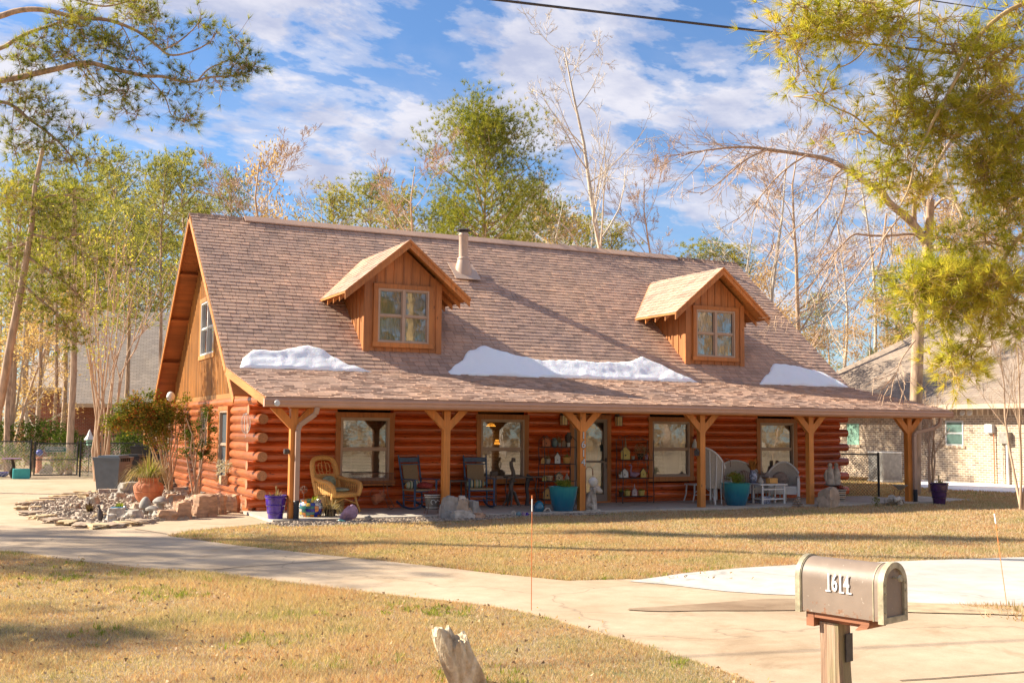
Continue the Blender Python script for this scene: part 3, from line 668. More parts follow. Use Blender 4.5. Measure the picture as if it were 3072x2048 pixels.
# ---- roofs
def shingles(mb, o_, u, v, ul, vl, n_, course=.158, tab=.28, clip=None, seed=0, hs=(.013, .014, .019)):
    """rows of tabs, each its own small raised slab; o_ = lower left corner, u along the eave, v up the slope"""
    rn = random.Random(seed); o_, u, v, n_ = Vector(o_), Vector(u), Vector(v), Vector(n_); rows = int(vl/course)+1
    for r in range(rows):
        v0 = r*course; v1 = min(v0+course*1.04, vl)
        if v1-v0 < .02: break
        a0, a1 = clip(v0) if clip else (0, ul); x = a0-rn.uniform(0, tab)
        while x < a1:
            w_ = tab*rn.choice([.5, .7, .85, 1.0]); xa, xb = max(x, a0), min(x+w_-.010, a1); x += w_
            if xb-xa < .02: continue
            h_ = rn.choice(hs); sag = rn.uniform(-.003, .003)
            pa, pb = o_+u*xa+v*(v0+sag), o_+u*xb+v*(v0+sag); pc, pd = o_+u*xb+v*v1, o_+u*xa+v*v1
            mb.add([pa, pb, pa+n_*h_, pb+n_*h_, pc+n_*.003, pd+n_*.003], [(0, 1, 3, 2), (2, 3, 4, 5), (0, 2, 5), (1, 4, 3)])
RX0, RX1 = -.569, 17.717
ridge = (6.575, 7.554); kink = (1.16, 3.111); eave = (-2.60, 2.375)
def pl(a, b):
    d = Vector((0, b[0]-a[0], b[1]-a[1])); L = d.length; d.normalize(); return d, L, Vector((0, -d.z, d.y))
rd = MB(); dv, L, nn = pl(kink, ridge)
shingles(rd, (RX0, kink[0], kink[1]), (1, 0, 0), dv, RX1-RX0, L, nn, seed=1)
roof = H(rd, 'roof', 'shingle')
rp = MB(); dv2, L2, nn2 = pl(eave, kink)
shingles(rp, (RX0, eave[0], eave[1]), (1, 0, 0), dv2, RX1-RX0, L2, nn2, seed=2, hs=(.012, .017, .023))
proof = H(rp, 'porch_roof', 'shingle')
rear = (12.4, 7.554-.917*(12.4-6.575)); t_ = .15
rr = MB(); dv3, L3, nn3 = pl(ridge, rear)
shingles(rr, (RX0, ridge[0], ridge[1]), (1, 0, 0), dv3, RX1-RX0, L3, Vector((0, -dv3.z, dv3.y)), .4, 1.2, seed=3); H(rr, 'rear_roof', 'shingle')
# ridge cap
rc = MB(); x = RX0
for i in range(90):
    x = RX0+i*(RX1-RX0)/90; w_ = (RX1-RX0)/90+.03; h0 = .02+.006*(i % 2)
    rc.add([(x, 6.575-.17, 7.554-.14+.02), (x, 6.575, 7.554+h0), (x, 6.575+.16, 7.554-.146+.02), (x+w_, 6.575-.17, 7.554-.14+.012), (x+w_, 6.575, 7.554+h0-.008), (x+w_, 6.575+.16, 7.554-.146+.012)], [(0, 1, 4, 3), (1, 2, 5, 4), (0, 3, 4, 1), (0, 1, 2)])
vt = MB(); vt.prism([(6.36, 7.42), (6.36, 7.455), (6.575, 7.62), (6.79, 7.455), (6.79, 7.42), (6.575, 7.59)], .9, 15.2, 'x')
H(rc, 'ridge_cap', 'shingle', parent=roof); H(vt, 'ridge_vent', 'shingle', parent=roof)
# deck / soffit boards under the shingles
dk = MB()
def deck(mb, a, b, x0, x1, t, off=.004):
    d, L, n_ = pl(a, b); 
    if n_.z < 0: n_ = -n_
    A = Vector((0, a[0], a[1]))-n_*off; B = Vector((0, b[0], b[1]))-n_*off
    vs = []
    for x in (x0, x1):
        for q in (A, B, B-n_*t, A-n_*t): vs.append((x, q.y, q.z))
    mb.add(vs, [(0, 3, 2, 1), (4, 5, 6, 7), (0, 1, 5, 4), (3, 7, 6, 2), (0, 4, 7, 3), (1, 2, 6, 5)])
deck(dk, (kink[0]-.75, kink[1]-.75*.829), (6.575, 7.554), RX0+.02, RX1-.02, .04); deck(dk, (6.575, 7.554), rear, RX0+.02, RX1-.02, .04)
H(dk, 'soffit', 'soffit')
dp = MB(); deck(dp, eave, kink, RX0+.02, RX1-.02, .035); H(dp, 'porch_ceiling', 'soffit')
# board lines on the rake soffit and lookouts
for xx in ((RX0+.05, -.03), (XR+.03, RX1-.05)):
    lo = MB(); q = .12
    while q < L3-.1:
        P = Vector((0, ridge[0], ridge[1]))+dv3*q; nd = Vector((0, -nn3.y, -nn3.z)) if nn3.z > 0 else nn3
        lo.beam((xx[0], P.y-.034*.0, P.z-.055), (xx[1], P.y, P.z-.055), .118, .012, up=(0, .676, .737)); q += .125
    q = .1
    while q < L-.1:
        P = Vector((0, kink[0], kink[1]))+dv*q; lo.beam((xx[0], P.y, P.z-.055), (xx[1], P.y, P.z-.055), .118, .012, up=(0, -.64, .77)); q += .125
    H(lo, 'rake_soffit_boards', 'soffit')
for q in (2.0, 3.75, 5.5, 7.2):
    P = Vector((0, ridge[0], ridge[1]))+dv3*q
    for x0, x1 in ((RX0+.04, 0), (XR, RX1-.04)): lk = MB(); lk.beam((x0, P.y, P.z-.13), (x1, P.y, P.z-.13), .10, .12, up=(0, .676, .737)); H(lk, 'lookout', 'soffit')
for q in (1.0, 3.0, 5.0):
    P = Vector((0, kink[0], kink[1]))+dv*q
    for x0, x1 in ((RX0+.04, 0), (XR, RX1-.04)): lk = MB(); lk.beam((x0, P.y, P.z-.13), (x1, P.y, P.z-.13), .10, .12, up=(0, -.64, .77)); H(lk, 'lookout', 'soffit')
# rake boards
def rake(mb, a, b, x, w_, t, off=0):
    d, L, n_ = pl(a, b)
    if n_.z < 0: n_ = -n_
    A = Vector((x, a[0], a[1]))-n_*(w_/2+off); B = Vector((x, b[0], b[1]))-n_*(w_/2+off); mb.beam(A, B, t, w_, up=n_)
for x, s in ((RX0, -1), (RX1, 1)):
    rk = MB(); rake(rk, kink, ridge, x-s*.0, .15, .03, .004); rake(rk, (kink[0]-.80, kink[1]-.80*.829), kink, x-s*.035, .16, .03, .03); rake(rk, ridge, rear, x, .15, .03, .004); H(rk, 'rake_board', 'cedar_y')
    rk = MB(); rake(rk, eave, (kink[0]-.03, kink[1]-.006), x-s*.002, .17, .034, .004); H(rk, 'porch_rake_board', 'cedar_y')
    rk = MB(); rake(rk, kink, ridge, x-s*.028, .07, .02, .155); rake(rk, ridge, rear, x+s*.018, .055, .02, -.003); H(rk, 'rake_edge', 'black_metal' if False else 'frame_grey')
# gutter with rolled front lip, and drip edge
gt = MB(); gp_ = [(-2.62, 2.345), (-2.635, 2.345), (-2.65, 2.33), (-2.65, 2.295), (-2.635, 2.28), (-2.635, 2.225), (-2.60, 2.185), (-2.53, 2.185), (-2.53, 2.345), (-2.545, 2.345), (-2.545, 2.20), (-2.60, 2.20), (-2.62, 2.23)]
gt.prism(gp_, RX0-.02, RX1+.02, 'x'); gt.box(RX0-.022, -2.65, 2.19, RX0-.018, -2.53, 2.345); gt.box(RX1+.018, -2.65, 2.19, RX1+.022, -2.53, 2.345)
H(gt, 'gutter', 'gutter'); ge = MB(); ge.box(RX0, -2.625, 2.348, RX1, -2.50, 2.368); H(ge, 'drip_edge', 'gutter')
# porch beam, rafters
bm_ = MB(); bm_.box(.0, -2.27, 2.165, RX1-.35, -2.15, 2.36, .006); H(bm_, 'porch_beam', 'beam')
rf = MB(); x = -.1
while x < RX1-.2:
    d = Vector((0, kink[0], kink[1])); rf.beam((x, -2.5, 2.375-.04-.075+.02), (x, 1.0, 3.08-.04-.075), .04, .13); x += .61
H(rf, 'rafters', 'beam')
# posts with knee braces
PX = [.03, 3.30, 6.59, 9.845, 13.14, 16.46]
posts = []
for i, x in enumerate(PX):
    p_ = MB(); p_.box(x, -2.283, 0, x+.148, -2.135, 2.163, .008); po = H(p_, 'porch_post', 'post'); posts.append(po)
    for s in (-1, 1):
        b_ = MB(); cx_ = x+.074; x_out = cx_+s*.47
        poly = [(cx_+s*.074, 1.755), (cx_+s*.48, 2.163), (cx_+s*.265, 2.163), (cx_+s*.074, 1.965)]
        b_.prism(poly, -2.275, -2.17, 'y'); bo = b_.build('knee_brace', 'post', po)
        bmm = bmesh.new(); bmm.from_mesh(bo.data); bmesh.ops.recalc_face_normals(bmm, faces=bmm.faces[:]); bmm.to_mesh(bo.data); bmm.free()
def text(body, name, m, size, loc, rot, parent=None, ext=.004, sx=1, bold=0):
    c_ = bpy.data.curves.new(name, 'FONT'); c_.body = body; c_.size = size; c_.extrude = ext; c_.offset = bold; c_.align_x = 'CENTER'; c_.align_y = 'CENTER'
    o_ = bpy.data.objects.new(name, c_); me = bpy.data.meshes.new_from_object(o_); bpy.data.objects.remove(o_)
    me.name = name; me.materials.clear(); me.materials.append(M[m]); o_ = bpy.data.objects.new(name, me); col.objects.link(o_)
    o_.location = loc; o_.rotation_euler = rot; o_.scale = (sx, 1, 1)
    if parent is not None: o_.parent = parent
    return o_
for i, ch in enumerate('1614'):
    text(ch, 'house_number', 'iron', .26, (6.59+.078, -2.288, 1.66-.198*i), (R(90), 0, 0), posts[2], .003, 1.05, .0)
    text(ch, 'house_number', 'numeral', .225, (6.59+.078, -2.296, 1.66-.198*i), (R(90), 0, 0), posts[2], .005, 1.0, .0)
# downspouts
def spout(pts, pipe, parent, bz):
    d_ = MB()
    for a, b in zip(pts[:-1], pts[1:]): d_.beam(a, b, .095, .07, up=(0, -1, 0), bev=.012)
    H(d_, 'downspout', 'spout_metal', parent=house)
    d_ = MB(); x, y, z0, z1 = pipe; k = int((z1-z0)/.018)
    d_.lathe([((.062 if i % 2 else .052), z0+i*(z1-z0)/k) for i in range(k+1)], 18, (x, y, 0)); H(d_, 'drain_pipe', 'black_plastic', True)
spout([(.47, -2.60, 2.19), (.45, -2.55, 2.06), (.19, -2.37, 1.84), (.155, -2.36, 1.74), (.155, -2.36, .33)], (.155, -2.36, GZ-.02, .36), house, 0)
spout([(17.35, -2.58, 2.19), (17.33, -2.55, 2.02), (17.2, -2.5, 1.92), (16.64, -2.36, 1.79), (16.61, -2.36, 1.70), (16.61, -2.36, .30)], (16.61, -2.36, GZ-.02, .32), house, 0)
# security camera light at the gutter, small birdhouse plaque
fl = MB(); cx_, cz_ = (-0.330, 2.253); fl.lathe([(.0, 0), (.05, .01), (.06, .04), (.05, .06)], 16, (0, 0, 0)); fl.T = Matrix.Identity(4)
fo_ = fl.build('flood_lamp', 'white_frame', house, True, (cx_-.03, -2.66, cz_)); fo_.rotation_euler = (R(90), 0, 0)
# wall lanterns
M['cream_glass'] = simple('cream_lantern_glass', (.70, .56, .30), .4, .15, 9)
for px_, pz_ in ((7.367, 2.031), (8.938, 2.024)):
    l_ = MB(); l_.box(-.06, -.02, .09, .06, .08, .2, .02); l_.tube([(0, .04, .15), (0, -.04, .22), (0, -.07, .15)], .012, 8); l_.box(-.085, -.13, .10, .085, .0, .12)
    l_.box(-.075, -.125, -.13, .075, .0, -.12); 
    for sx_ in (-.075, -.004, .067): l_.box(sx_, -.126, -.12, sx_+.008, -.118, .10)
    la = l_.build('wall_lantern', 'iron', house, loc=(px_, -.03, pz_)); g_ = MB(); g_.box(-.07, -.118, -.12, .07, -.005, .10); g_.build('lantern_glass', 'cream_glass', la)
# corner board and floodlight under the rear eave, back porch
bp_ = MB(); bp_.box(-1.35, YB, 2.28, 4, 15.2, 2.42); H(bp_, 'back_porch_roof', 'shingle')
for (px_, py_) in ((-.62, 13.4), (-.0, 14.6)): bp_ = MB(); bp_.box(px_, py_, GZ, px_+.16, py_+.16, 2.28); H(bp_, 'back_porch_post', 'cedar')
bp_ = MB(); bp_.box(-1.42, 11.8, 2.24, -1.32, 15.2, 2.40); bp_.tube([(-1.3, 13.5, 2.25), (-1.25, 13.5, 2.1), (-.6, 13.5, 1.95), (-.55, 13.5, 1.8)], .045, 8); H(bp_, 'back_gutter', 'iron')
fl = MB(); a_, b_ = (9.491, 2.657); fl.blob((-.45, a_, b_), (.12, .12, .14), 3, .05); H(fl, 'floodlight', 'white_frame', True)

# ---- dormers
def dormer(cx_):
    dn = MB(); yf = 1.812; hw = 1.0; z0 = 3.69; sl_ = .829
    roofy = lambda z: kink[0]+(z-kink[1])/sl_
    zt = lambda x: 6.408-.17-.836*abs(x)
    # front wall: boards and battens, one gabled panel
    zc = 5.24; xa_ = (zt(0)-zc)/.836
    dn.prism([(cx_-hw, z0-.02), (cx_+hw, z0-.02), (cx_+hw, 3.86), (cx_-hw, 3.86)], yf, yf+.03, 'y')
    for s in (-1, 1): dn.prism([(cx_+s*hw, 3.86), (cx_+s*.70, 3.86), (cx_+s*.70, zt(.70)), (cx_+s*hw, zt(hw))], yf, yf+.03, 'y')
    dn.prism([(cx_-.70, zc), (cx_+.70, zc), (cx_+.70, zt(.70)), (cx_, zt(0)), (cx_-.70, zt(.70))], yf, yf+.03, 'y')
    for s in (-1, 1):
        ye = roofy(zt(hw))+.25
        dn.prism([(yf+.03, z0-.05), (ye, zt(hw)), (yf+.03, zt(hw))], cx_+s*hw-(.0 if s > 0 else .0), cx_+s*(hw-.03), 'x')
        k = 0
        for q in range(7):
            y = yf+.12+q*.27
            zb = kink[1]+(y-kink[0])*sl_
            if zb < zt(hw)-.05: dn.box(cx_+s*hw, y-.03, zb-.05, cx_+s*(hw+.02), y+.03, zt(hw))
        dn.box(cx_+s*(hw-.13), yf-.022, z0-.04, cx_+s*(hw+.022), yf-.001, zt(hw)+.0, .003)
        dn.box(cx_+s*(hw+.001), yf-.02, z0-.04, cx_+s*(hw+.022), yf+.10, zt(hw), .003)
    for q in range(-4, 5):
        x = q*.235
        if .72 < abs(x) < hw-.15: dn.box(cx_+x-.022, yf-.018, z0-.03, cx_+x+.022, yf-.001, zt(abs(x)+.03))
        elif abs(x) <= .72: dn.box(cx_+x-.022, yf-.018, z0-.03, cx_+x+.022, yf-.001, 3.86); dn.box(cx_+x-.022, yf-.018, 5.24, cx_+x+.022, yf-.001, zt(abs(x)+.03))
    bmn = bmesh.new(); o_ = dn.build('dormer', 'dormer', house); bmn.from_mesh(o_.data); bmesh.ops.recalc_face_normals(bmn, faces=bmn.faces[:]); bmn.to_mesh(o_.data); bmn.free()
    # window (trim kept as sub-parts of the dormer)
    window(cx_-.785, cx_+.785, 3.774, 5.334, yf-.03, o_, 'curtain', .115, True, True, 'dormer_window', fm='frame')
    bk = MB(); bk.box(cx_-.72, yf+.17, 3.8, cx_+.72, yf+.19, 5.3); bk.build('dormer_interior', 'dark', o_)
    # roof
    yr = 1.40; hs = 1.626; ze = 5.049; za = 6.408; yv0 = roofy(ze)+.02; yv1 = roofy(za)+.03
    rm = MB()
    for s in (-1, 1):
        up = Vector((-s*hs, 0, za-ze)); L_ = up.length; up.normalize(); n_ = Vector((s*up.z, 0, abs(up.x)))
        u_ = Vector((0, 1, 0)); clip = lambda v, L_=L_: (0, (yv0-yr)+(yv1-yv0)*v/L_)
        shingles(rm, (cx_+s*hs, yr, ze), u_, up, 4, L_, n_, .155, .28, clip, int(cx_*7)+s)
    r_ = rm.build('dormer_roof', 'shingle', o_)
    dm = MB()
    for s in (-1, 1):
        A = [(cx_+s*hs, yr+.02, ze-.004), (cx_, yr+.02, za-.004), (cx_, yv1, za-.004), (cx_+s*hs, yv0, ze-.004)]
        B = [(x, y, z-.045) for x, y, z in A]; dm.add(A+B, [(0, 1, 2, 3), (7, 6, 5, 4), (0, 4, 5, 1), (1, 5, 6, 2), (2, 6, 7, 3), (3, 7, 4, 0)])
    dm.build('dormer_soffit', 'cedar_y', o_)
    br = MB()
    for s in (-1, 1):
        P = [(cx_+s*(hs+.0), ze-.006), (cx_, za-.006), (cx_, za-.20), (cx_+s*(hs-.0), ze-.20)]
        br.prism(P, yr-.005, yr+.04, 'y')
        P = [(cx_+s*(hs+.012), ze+.006), (cx_, za+.010), (cx_, za-.06), (cx_+s*(hs+.012), ze-.064)]
        br.prism(P, yr-.03, yr-.007, 'y')
    o2 = br.build('barge_board', 'cedar', o_); bmn = bmesh.new(); bmn.from_mesh(o2.data); bmesh.ops.recalc_face_normals(bmn, faces=bmn.faces[:]); bmn.to_mesh(o2.data); bmn.free()
    for s in (-1, 1):
        for y in (1.95, 2.45, 2.95):
            rt = MB(); xo = cx_+s*(hs-.03); xi = cx_+s*(hw-.1); zi = ze+(hs-hw+.1)*.836
            rt.prism([(xo, ze-.05), (xi, zi-.05), (xi, zi-.20), (xo, ze-.19)], y, y+.04, 'y')
            o2 = rt.build('rafter_tail', 'cedar', o_); bmn = bmesh.new(); bmn.from_mesh(o2.data); bmesh.ops.recalc_face_normals(bmn, faces=bmn.faces[:]); bmn.to_mesh(o2.data); bmn.free()
    for s in (-1, 1): fe_ = MB(); fe_.box(cx_+s*(hs-.02), yr+.01, ze-.052, cx_+s*(hs+.008), yv0-.1, ze-.003); fe_.build('eave_edge', 'cedar_y', o_)
dormer(3.862); dormer(13.317)
# ---- flue pipe
VX, VY = 6.83, 4.95; vz = kink[1]+(VY-kink[0])*.829
c_ = MB(); c_.lathe([(.235, -.22), (.25, .05), (.17, .36), (.165, .40), (.155, .42), (.135, .43), (.135, 1.05), (.138, 1.055), (.15, 1.06), (.15, 1.10), (.135, 1.11), (.12, 1.15)], 28, (0, 0, 0))
ch = c_.build('flue_pipe', 'tan_metal', house, True, (VX, VY, vz)); c_ = MB(); c_.lathe([(.178, .36), (.182, .38), (.178, .40)], 28); c_.build('storm_collar', 'tan_metal', ch, True)
c_ = MB(); c_.lathe([(.12, 1.15), (.12, 1.19), (.20, 1.19), (.21, 1.215), (.17, 1.24), (.0, 1.25)], 28); c_.build('flue_cap', 'iron', ch, True)
c_ = MB(); c_.cbox((0, -.05, 0), (.78, .85, .012), Matrix.Rotation(math.atan(.829), 3, 'X')); fl_ = c_.build('flashing', 'tan_metal', ch); fl_.location = (0, -.02, .028)

# ---- snow left on the roof: heaped on the slope break
def snow_patch(outline, label, seed):
    """outline: list of (x, v) top edge points; v = distance up the slope from the break"""
    xs = [q[0] for q in outline]; x0, x1 = xs[0], xs[-1]; nx = int((x1-x0)/.06); nv = 16; vs = []; fs = []
    def top(x):
        for (a, va), (b, vb) in zip(outline[:-1], outline[1:]):
            if a <= x <= b: t = (x-a)/(b-a+1e-9); t = t*t*(3-2*t)*.5+t*.5; return va+(vb-va)*t
        return outline[-1][1]
    for i in range(nx+1):
        x = x0+(x1-x0)*i/nx; tv = max(.012, top(x)+.04*noise.noise(Vector((x*2.2, seed, 0)))+.035*noise.noise(Vector((x*6, seed, 0)))+.02*noise.noise(Vector((x*15, seed, 0))))
        bt = -.03+.04*noise.noise(Vector((x*1.5, seed, 5)))+.03*noise.noise(Vector((x*6, seed, 5))); ex = min(1, min(x-x0, x1-x)/.25)
        for j in range(nv+1):
            s_ = j/nv; ss = .5-.5*math.cos(math.pi*s_); v = bt+(tv-bt)*ss; d = min(v-bt, tv-v); h_ = .08*min(1, max(0, d)/.06)**.5*math.sqrt(max(0, ex))*(.8+.5*noise.noise(Vector((x*1.3, v*2, seed)))+.25*noise.noise(Vector((x*5, v*6, seed))))
            P = Vector((x, kink[0], kink[1]))+dv*max(v, 0)+(dv2*min(v, 0))+nn*(h_+.006); vs.append(P)
    for i in range(nx):
        for j in range(nv): a = i*(nv+1)+j; fs.append((a, a+nv+1, a+nv+2, a+1))
    mb = MB(); mb.add(vs, fs); o_ = mb.build('snow_patch', 'snow', None, True, ang=0)
    return tag(o_, label, 'snow', 'snow patches left on the cabin roof')
def onroof(P): return [(q[0], max(0, (q[1]-kink[0])/dv.y)) for q in P]
snow_patch(onroof([(-0.271, 1.099, 3.061), (-0.123, 1.468, 3.364), (0.165, 1.683, 3.540), (0.735, 1.692, 3.547), (1.114, 1.784, 3.623), (1.481, 1.897, 3.716), (1.824, 1.779, 3.619), (2.027, 1.569, 3.447), (2.327, 1.336, 3.255), (2.863, 1.123, 3.081)]), 'leftmost white snow patch on the slope break, left of the nearer dormer', 1)
snow_patch(onroof([(4.841, 1.252, 3.186), (5.209, 1.513, 3.401), (5.747, 1.957, 3.765), (6.220, 2.175, 3.944), (6.521, 2.019, 3.816), (7.168, 1.801, 3.637), (7.640, 1.709, 3.562), (8.467, 1.770, 3.611), (9.484, 1.723, 3.573), (10.342, 1.784, 3.623), (10.969, 1.992, 3.794), (11.239, 1.836, 3.666), (11.795, 1.407, 3.314), (12.255, 1.166, 3.116)]), 'longest white snow patch, two humps stretching between the dormers', 2)
snow_patch(onroof([(14.366, 1.201, 3.145), (14.916, 1.525, 3.410), (15.548, 1.964, 3.771), (16.005, 1.946, 3.756), (16.858, 1.763, 3.606), (17.343, 1.450, 3.349), (17.674, 1.184, 3.131)]), 'rightmost small white snow patch beyond the right dormer', 3)

# ================================================================ OBJECTS ON AND ROUND THE PORCH
def one(mb, name, m, loc, label, cat, rz=0, smooth=False, group=None, ang=35):      # a thing that is a single mesh
    o_ = mb.build(name, m, None, smooth, loc if len(loc) == 3 else (loc[0], loc[1], 0), ang=ang); o_.rotation_euler = (0, 0, rz); return tag(o_, label, cat, group)
def at(p_, z=0): return (p_[0], min(p_[1], -.36) if z == 0 and -1.2 < p_[1] < 3 and 0 < p_[0] < 16.3 else p_[1], z)
def tuft(mb, c, n, L, spread, wd, rn, droop=.0, base=.03):
    """n narrow blades fanning from c"""
    for _ in range(n):
        a = rn.uniform(0, 6.283); t = rn.uniform(0, 1)**.7*spread; l = L*rn.uniform(.55, 1.1)
        d = Vector((math.cos(a)*math.sin(t), math.sin(a)*math.sin(t), math.cos(t))); s_ = d.cross(Vector((0, 0, 1)));
        s_ = s_.normalized() if s_.length > .01 else Vector((1, 0, 0)); b = Vector(c)+Vector((math.cos(a), math.sin(a), 0))*rn.uniform(0, base)
        m_ = b+d*l*.55; e = b+d*l+Vector((0, 0, -droop*l*math.sin(t))); w_ = wd*.5
        mb.add([b-s_*w_, b+s_*w_, m_+s_*w_*.8, m_-s_*w_*.8, e], [(0, 1, 2, 3), (3, 2, 4)])
def leafball(mb, c, r, n, ls, rn, shell=.5, asp=.5):
    """n small leaves through a lumpy ball"""
    c = Vector(c)
    for _ in range(n):
        d = Vector((rn.gauss(0, 1), rn.gauss(0, 1), rn.gauss(0, 1))).normalized(); k = rn.uniform(shell, 1)
        p_ = c+Vector((d.x*r[0], d.y*r[1], d.z*r[2]))*k*(1+.25*noise.noise(d*2.3+c))
        a = Vector((rn.gauss(0, 1), rn.gauss(0, 1), rn.gauss(0, .6))).normalized(); b = a.orthogonal().normalized(); b = (Matrix.Rotation(rn.uniform(0, 6.28), 3, a) @ b); l = ls*rn.uniform(.6, 1.3)
        mb.add([p_-a*l*.5, p_+b*l*asp*.5, p_+a*l*.5, p_-b*l*asp*.5], [(0, 1, 2, 3)])
rn = random.Random(11)

# --- ribbed purple barrel pots
def ribbed_pot(name, label, loc, hgt, r, m, seed):
    t = thing(name, label, 'plant pot', loc)
    prof = [(.62, 0), (.66, .04)]
    for k in range(3):
        z = .08+k*.29; w_ = .66+.12*k
        prof += [(w_, z), (w_+.03, z+.12), (w_+.05, z+.22), (w_+.13, z+.245), (w_+.13, z+.265), (w_+.07, z+.285)]
    prof += [(1.02, .96), (1.04, 1.0), (.94, 1.0), (.90, .93), (.2, .92)]
    p_ = MB(); p_.lathe([(a*r, z*hgt) for a, z in prof], 32, cap=False); p_.build('pot', m, t, True)
    s = MB(); s.lathe([(.0, .925*hgt), (.9*r, .93*hgt)], 20, cap=False); s.build('soil', 'soil', t)
    r_ = random.Random(seed); l = MB(); l.tube([(0, 0, .9*hgt), (.01, .01, 1.15*hgt), (0, 0, 1.32*hgt)], [.016, .012, .02], 6); tuft(l, (0, 0, .93*hgt), 40, .17, 1.4, .03, r_, .3, r*.5); l.build('dead_plant', 'dry_blade', t)
    return t
q = (-0.184, -2.091)
ribbed_pot('ribbed_pot', 'glossy violet ribbed pot with a dried plant left of the downspout post', at(q, GZ), .52, .215, 'purple', 1)
q = (16.915, -2.862)
ribbed_pot('ribbed_pot', 'dark plum ribbed pot on the lawn beyond the right end of the porch', at(q, GZ), .57, .235, 'purple_dark', 2)
# --- Talavera pot with a wire globe
q = (0.608, -1.780)
t = thing('painted_pot', 'round pot painted with colourful floral tiles beside the corner post', 'plant pot', at(q, GZ))
p_ = MB(); p_.lathe([(.15, 0), (.19, .03), (.245, .13), (.26, .22), (.235, .32), (.20, .36), (.215, .385), (.225, .40), (.19, .40), (.17, .36), (.05, .35)], 40, cap=False); p_.build('pot', 'talavera', t, True)
p_ = MB(); p_.lathe([(0, .355), (.19, .36)], 16, cap=False); p_.build('soil', 'soil', t); p_ = MB(); tuft(p_, (.05, 0, .36), 22, .14, .9, .03, rn, 0, .1); p_.build('succulent', 'green_blade', t)
g = MB(); gc = Vector((-.16, -.03, .60)); g.tube([(-.13, -.02, .3), (-.16, -.03, .53)], .006, 5)
for k in range(4):
    a = math.pi*k/4; g.tube([gc+Vector((math.cos(a)*math.cos(u)*.075, math.sin(a)*math.cos(u)*.075, math.sin(u)*.075)) for u in [j*.45 for j in range(14)]], .004, 4, closed=True)
g.tube([gc+Vector((.075*math.cos(u), .075*math.sin(u), 0)) for u in [j*.45 for j in range(14)]], .004, 4, closed=True)
g.build('wire_globe', 'rust', t)
# --- dead twiggy pot and straw bale behind
q = (1.002, -1.834); t = thing('dead_plant_pot', 'small dark pot with a mass of dead brown stems by the purple stone', 'plant pot', at(q, GZ))
p_ = MB(); p_.lathe([(.09, 0), (.13, .2), (.14, .2), (.12, .18)], 16); p_.build('pot', 'soil', t, True); p_ = MB(); tuft(p_, (0, 0, .17), 170, .36, 1.9, .012, rn, .9, .1); p_.build('dead_stems', 'dry_blade', t)
q = (1.315, -0.788); b = MB(); b.cbox((0, 0, .19), (.50, .34, .34), None, .05)
for _ in range(240):
    x, y, z = rn.uniform(-.25, .25), -.17, rn.uniform(.03, .34); b.beam((x, y, z), (x+rn.uniform(-.05, .05), y-rn.uniform(.005, .03), z+rn.uniform(-.03, .05)), .005, .005)
M['straw'] = simple('straw', (.50, .33, .13), .9, .35, 40, .6, 0, 0, (1, 1, 1), .4); one(b, 'straw_bale', 'straw', at(q, 0), 'small straw bale under the honey wicker armchair', 'bale', .2)
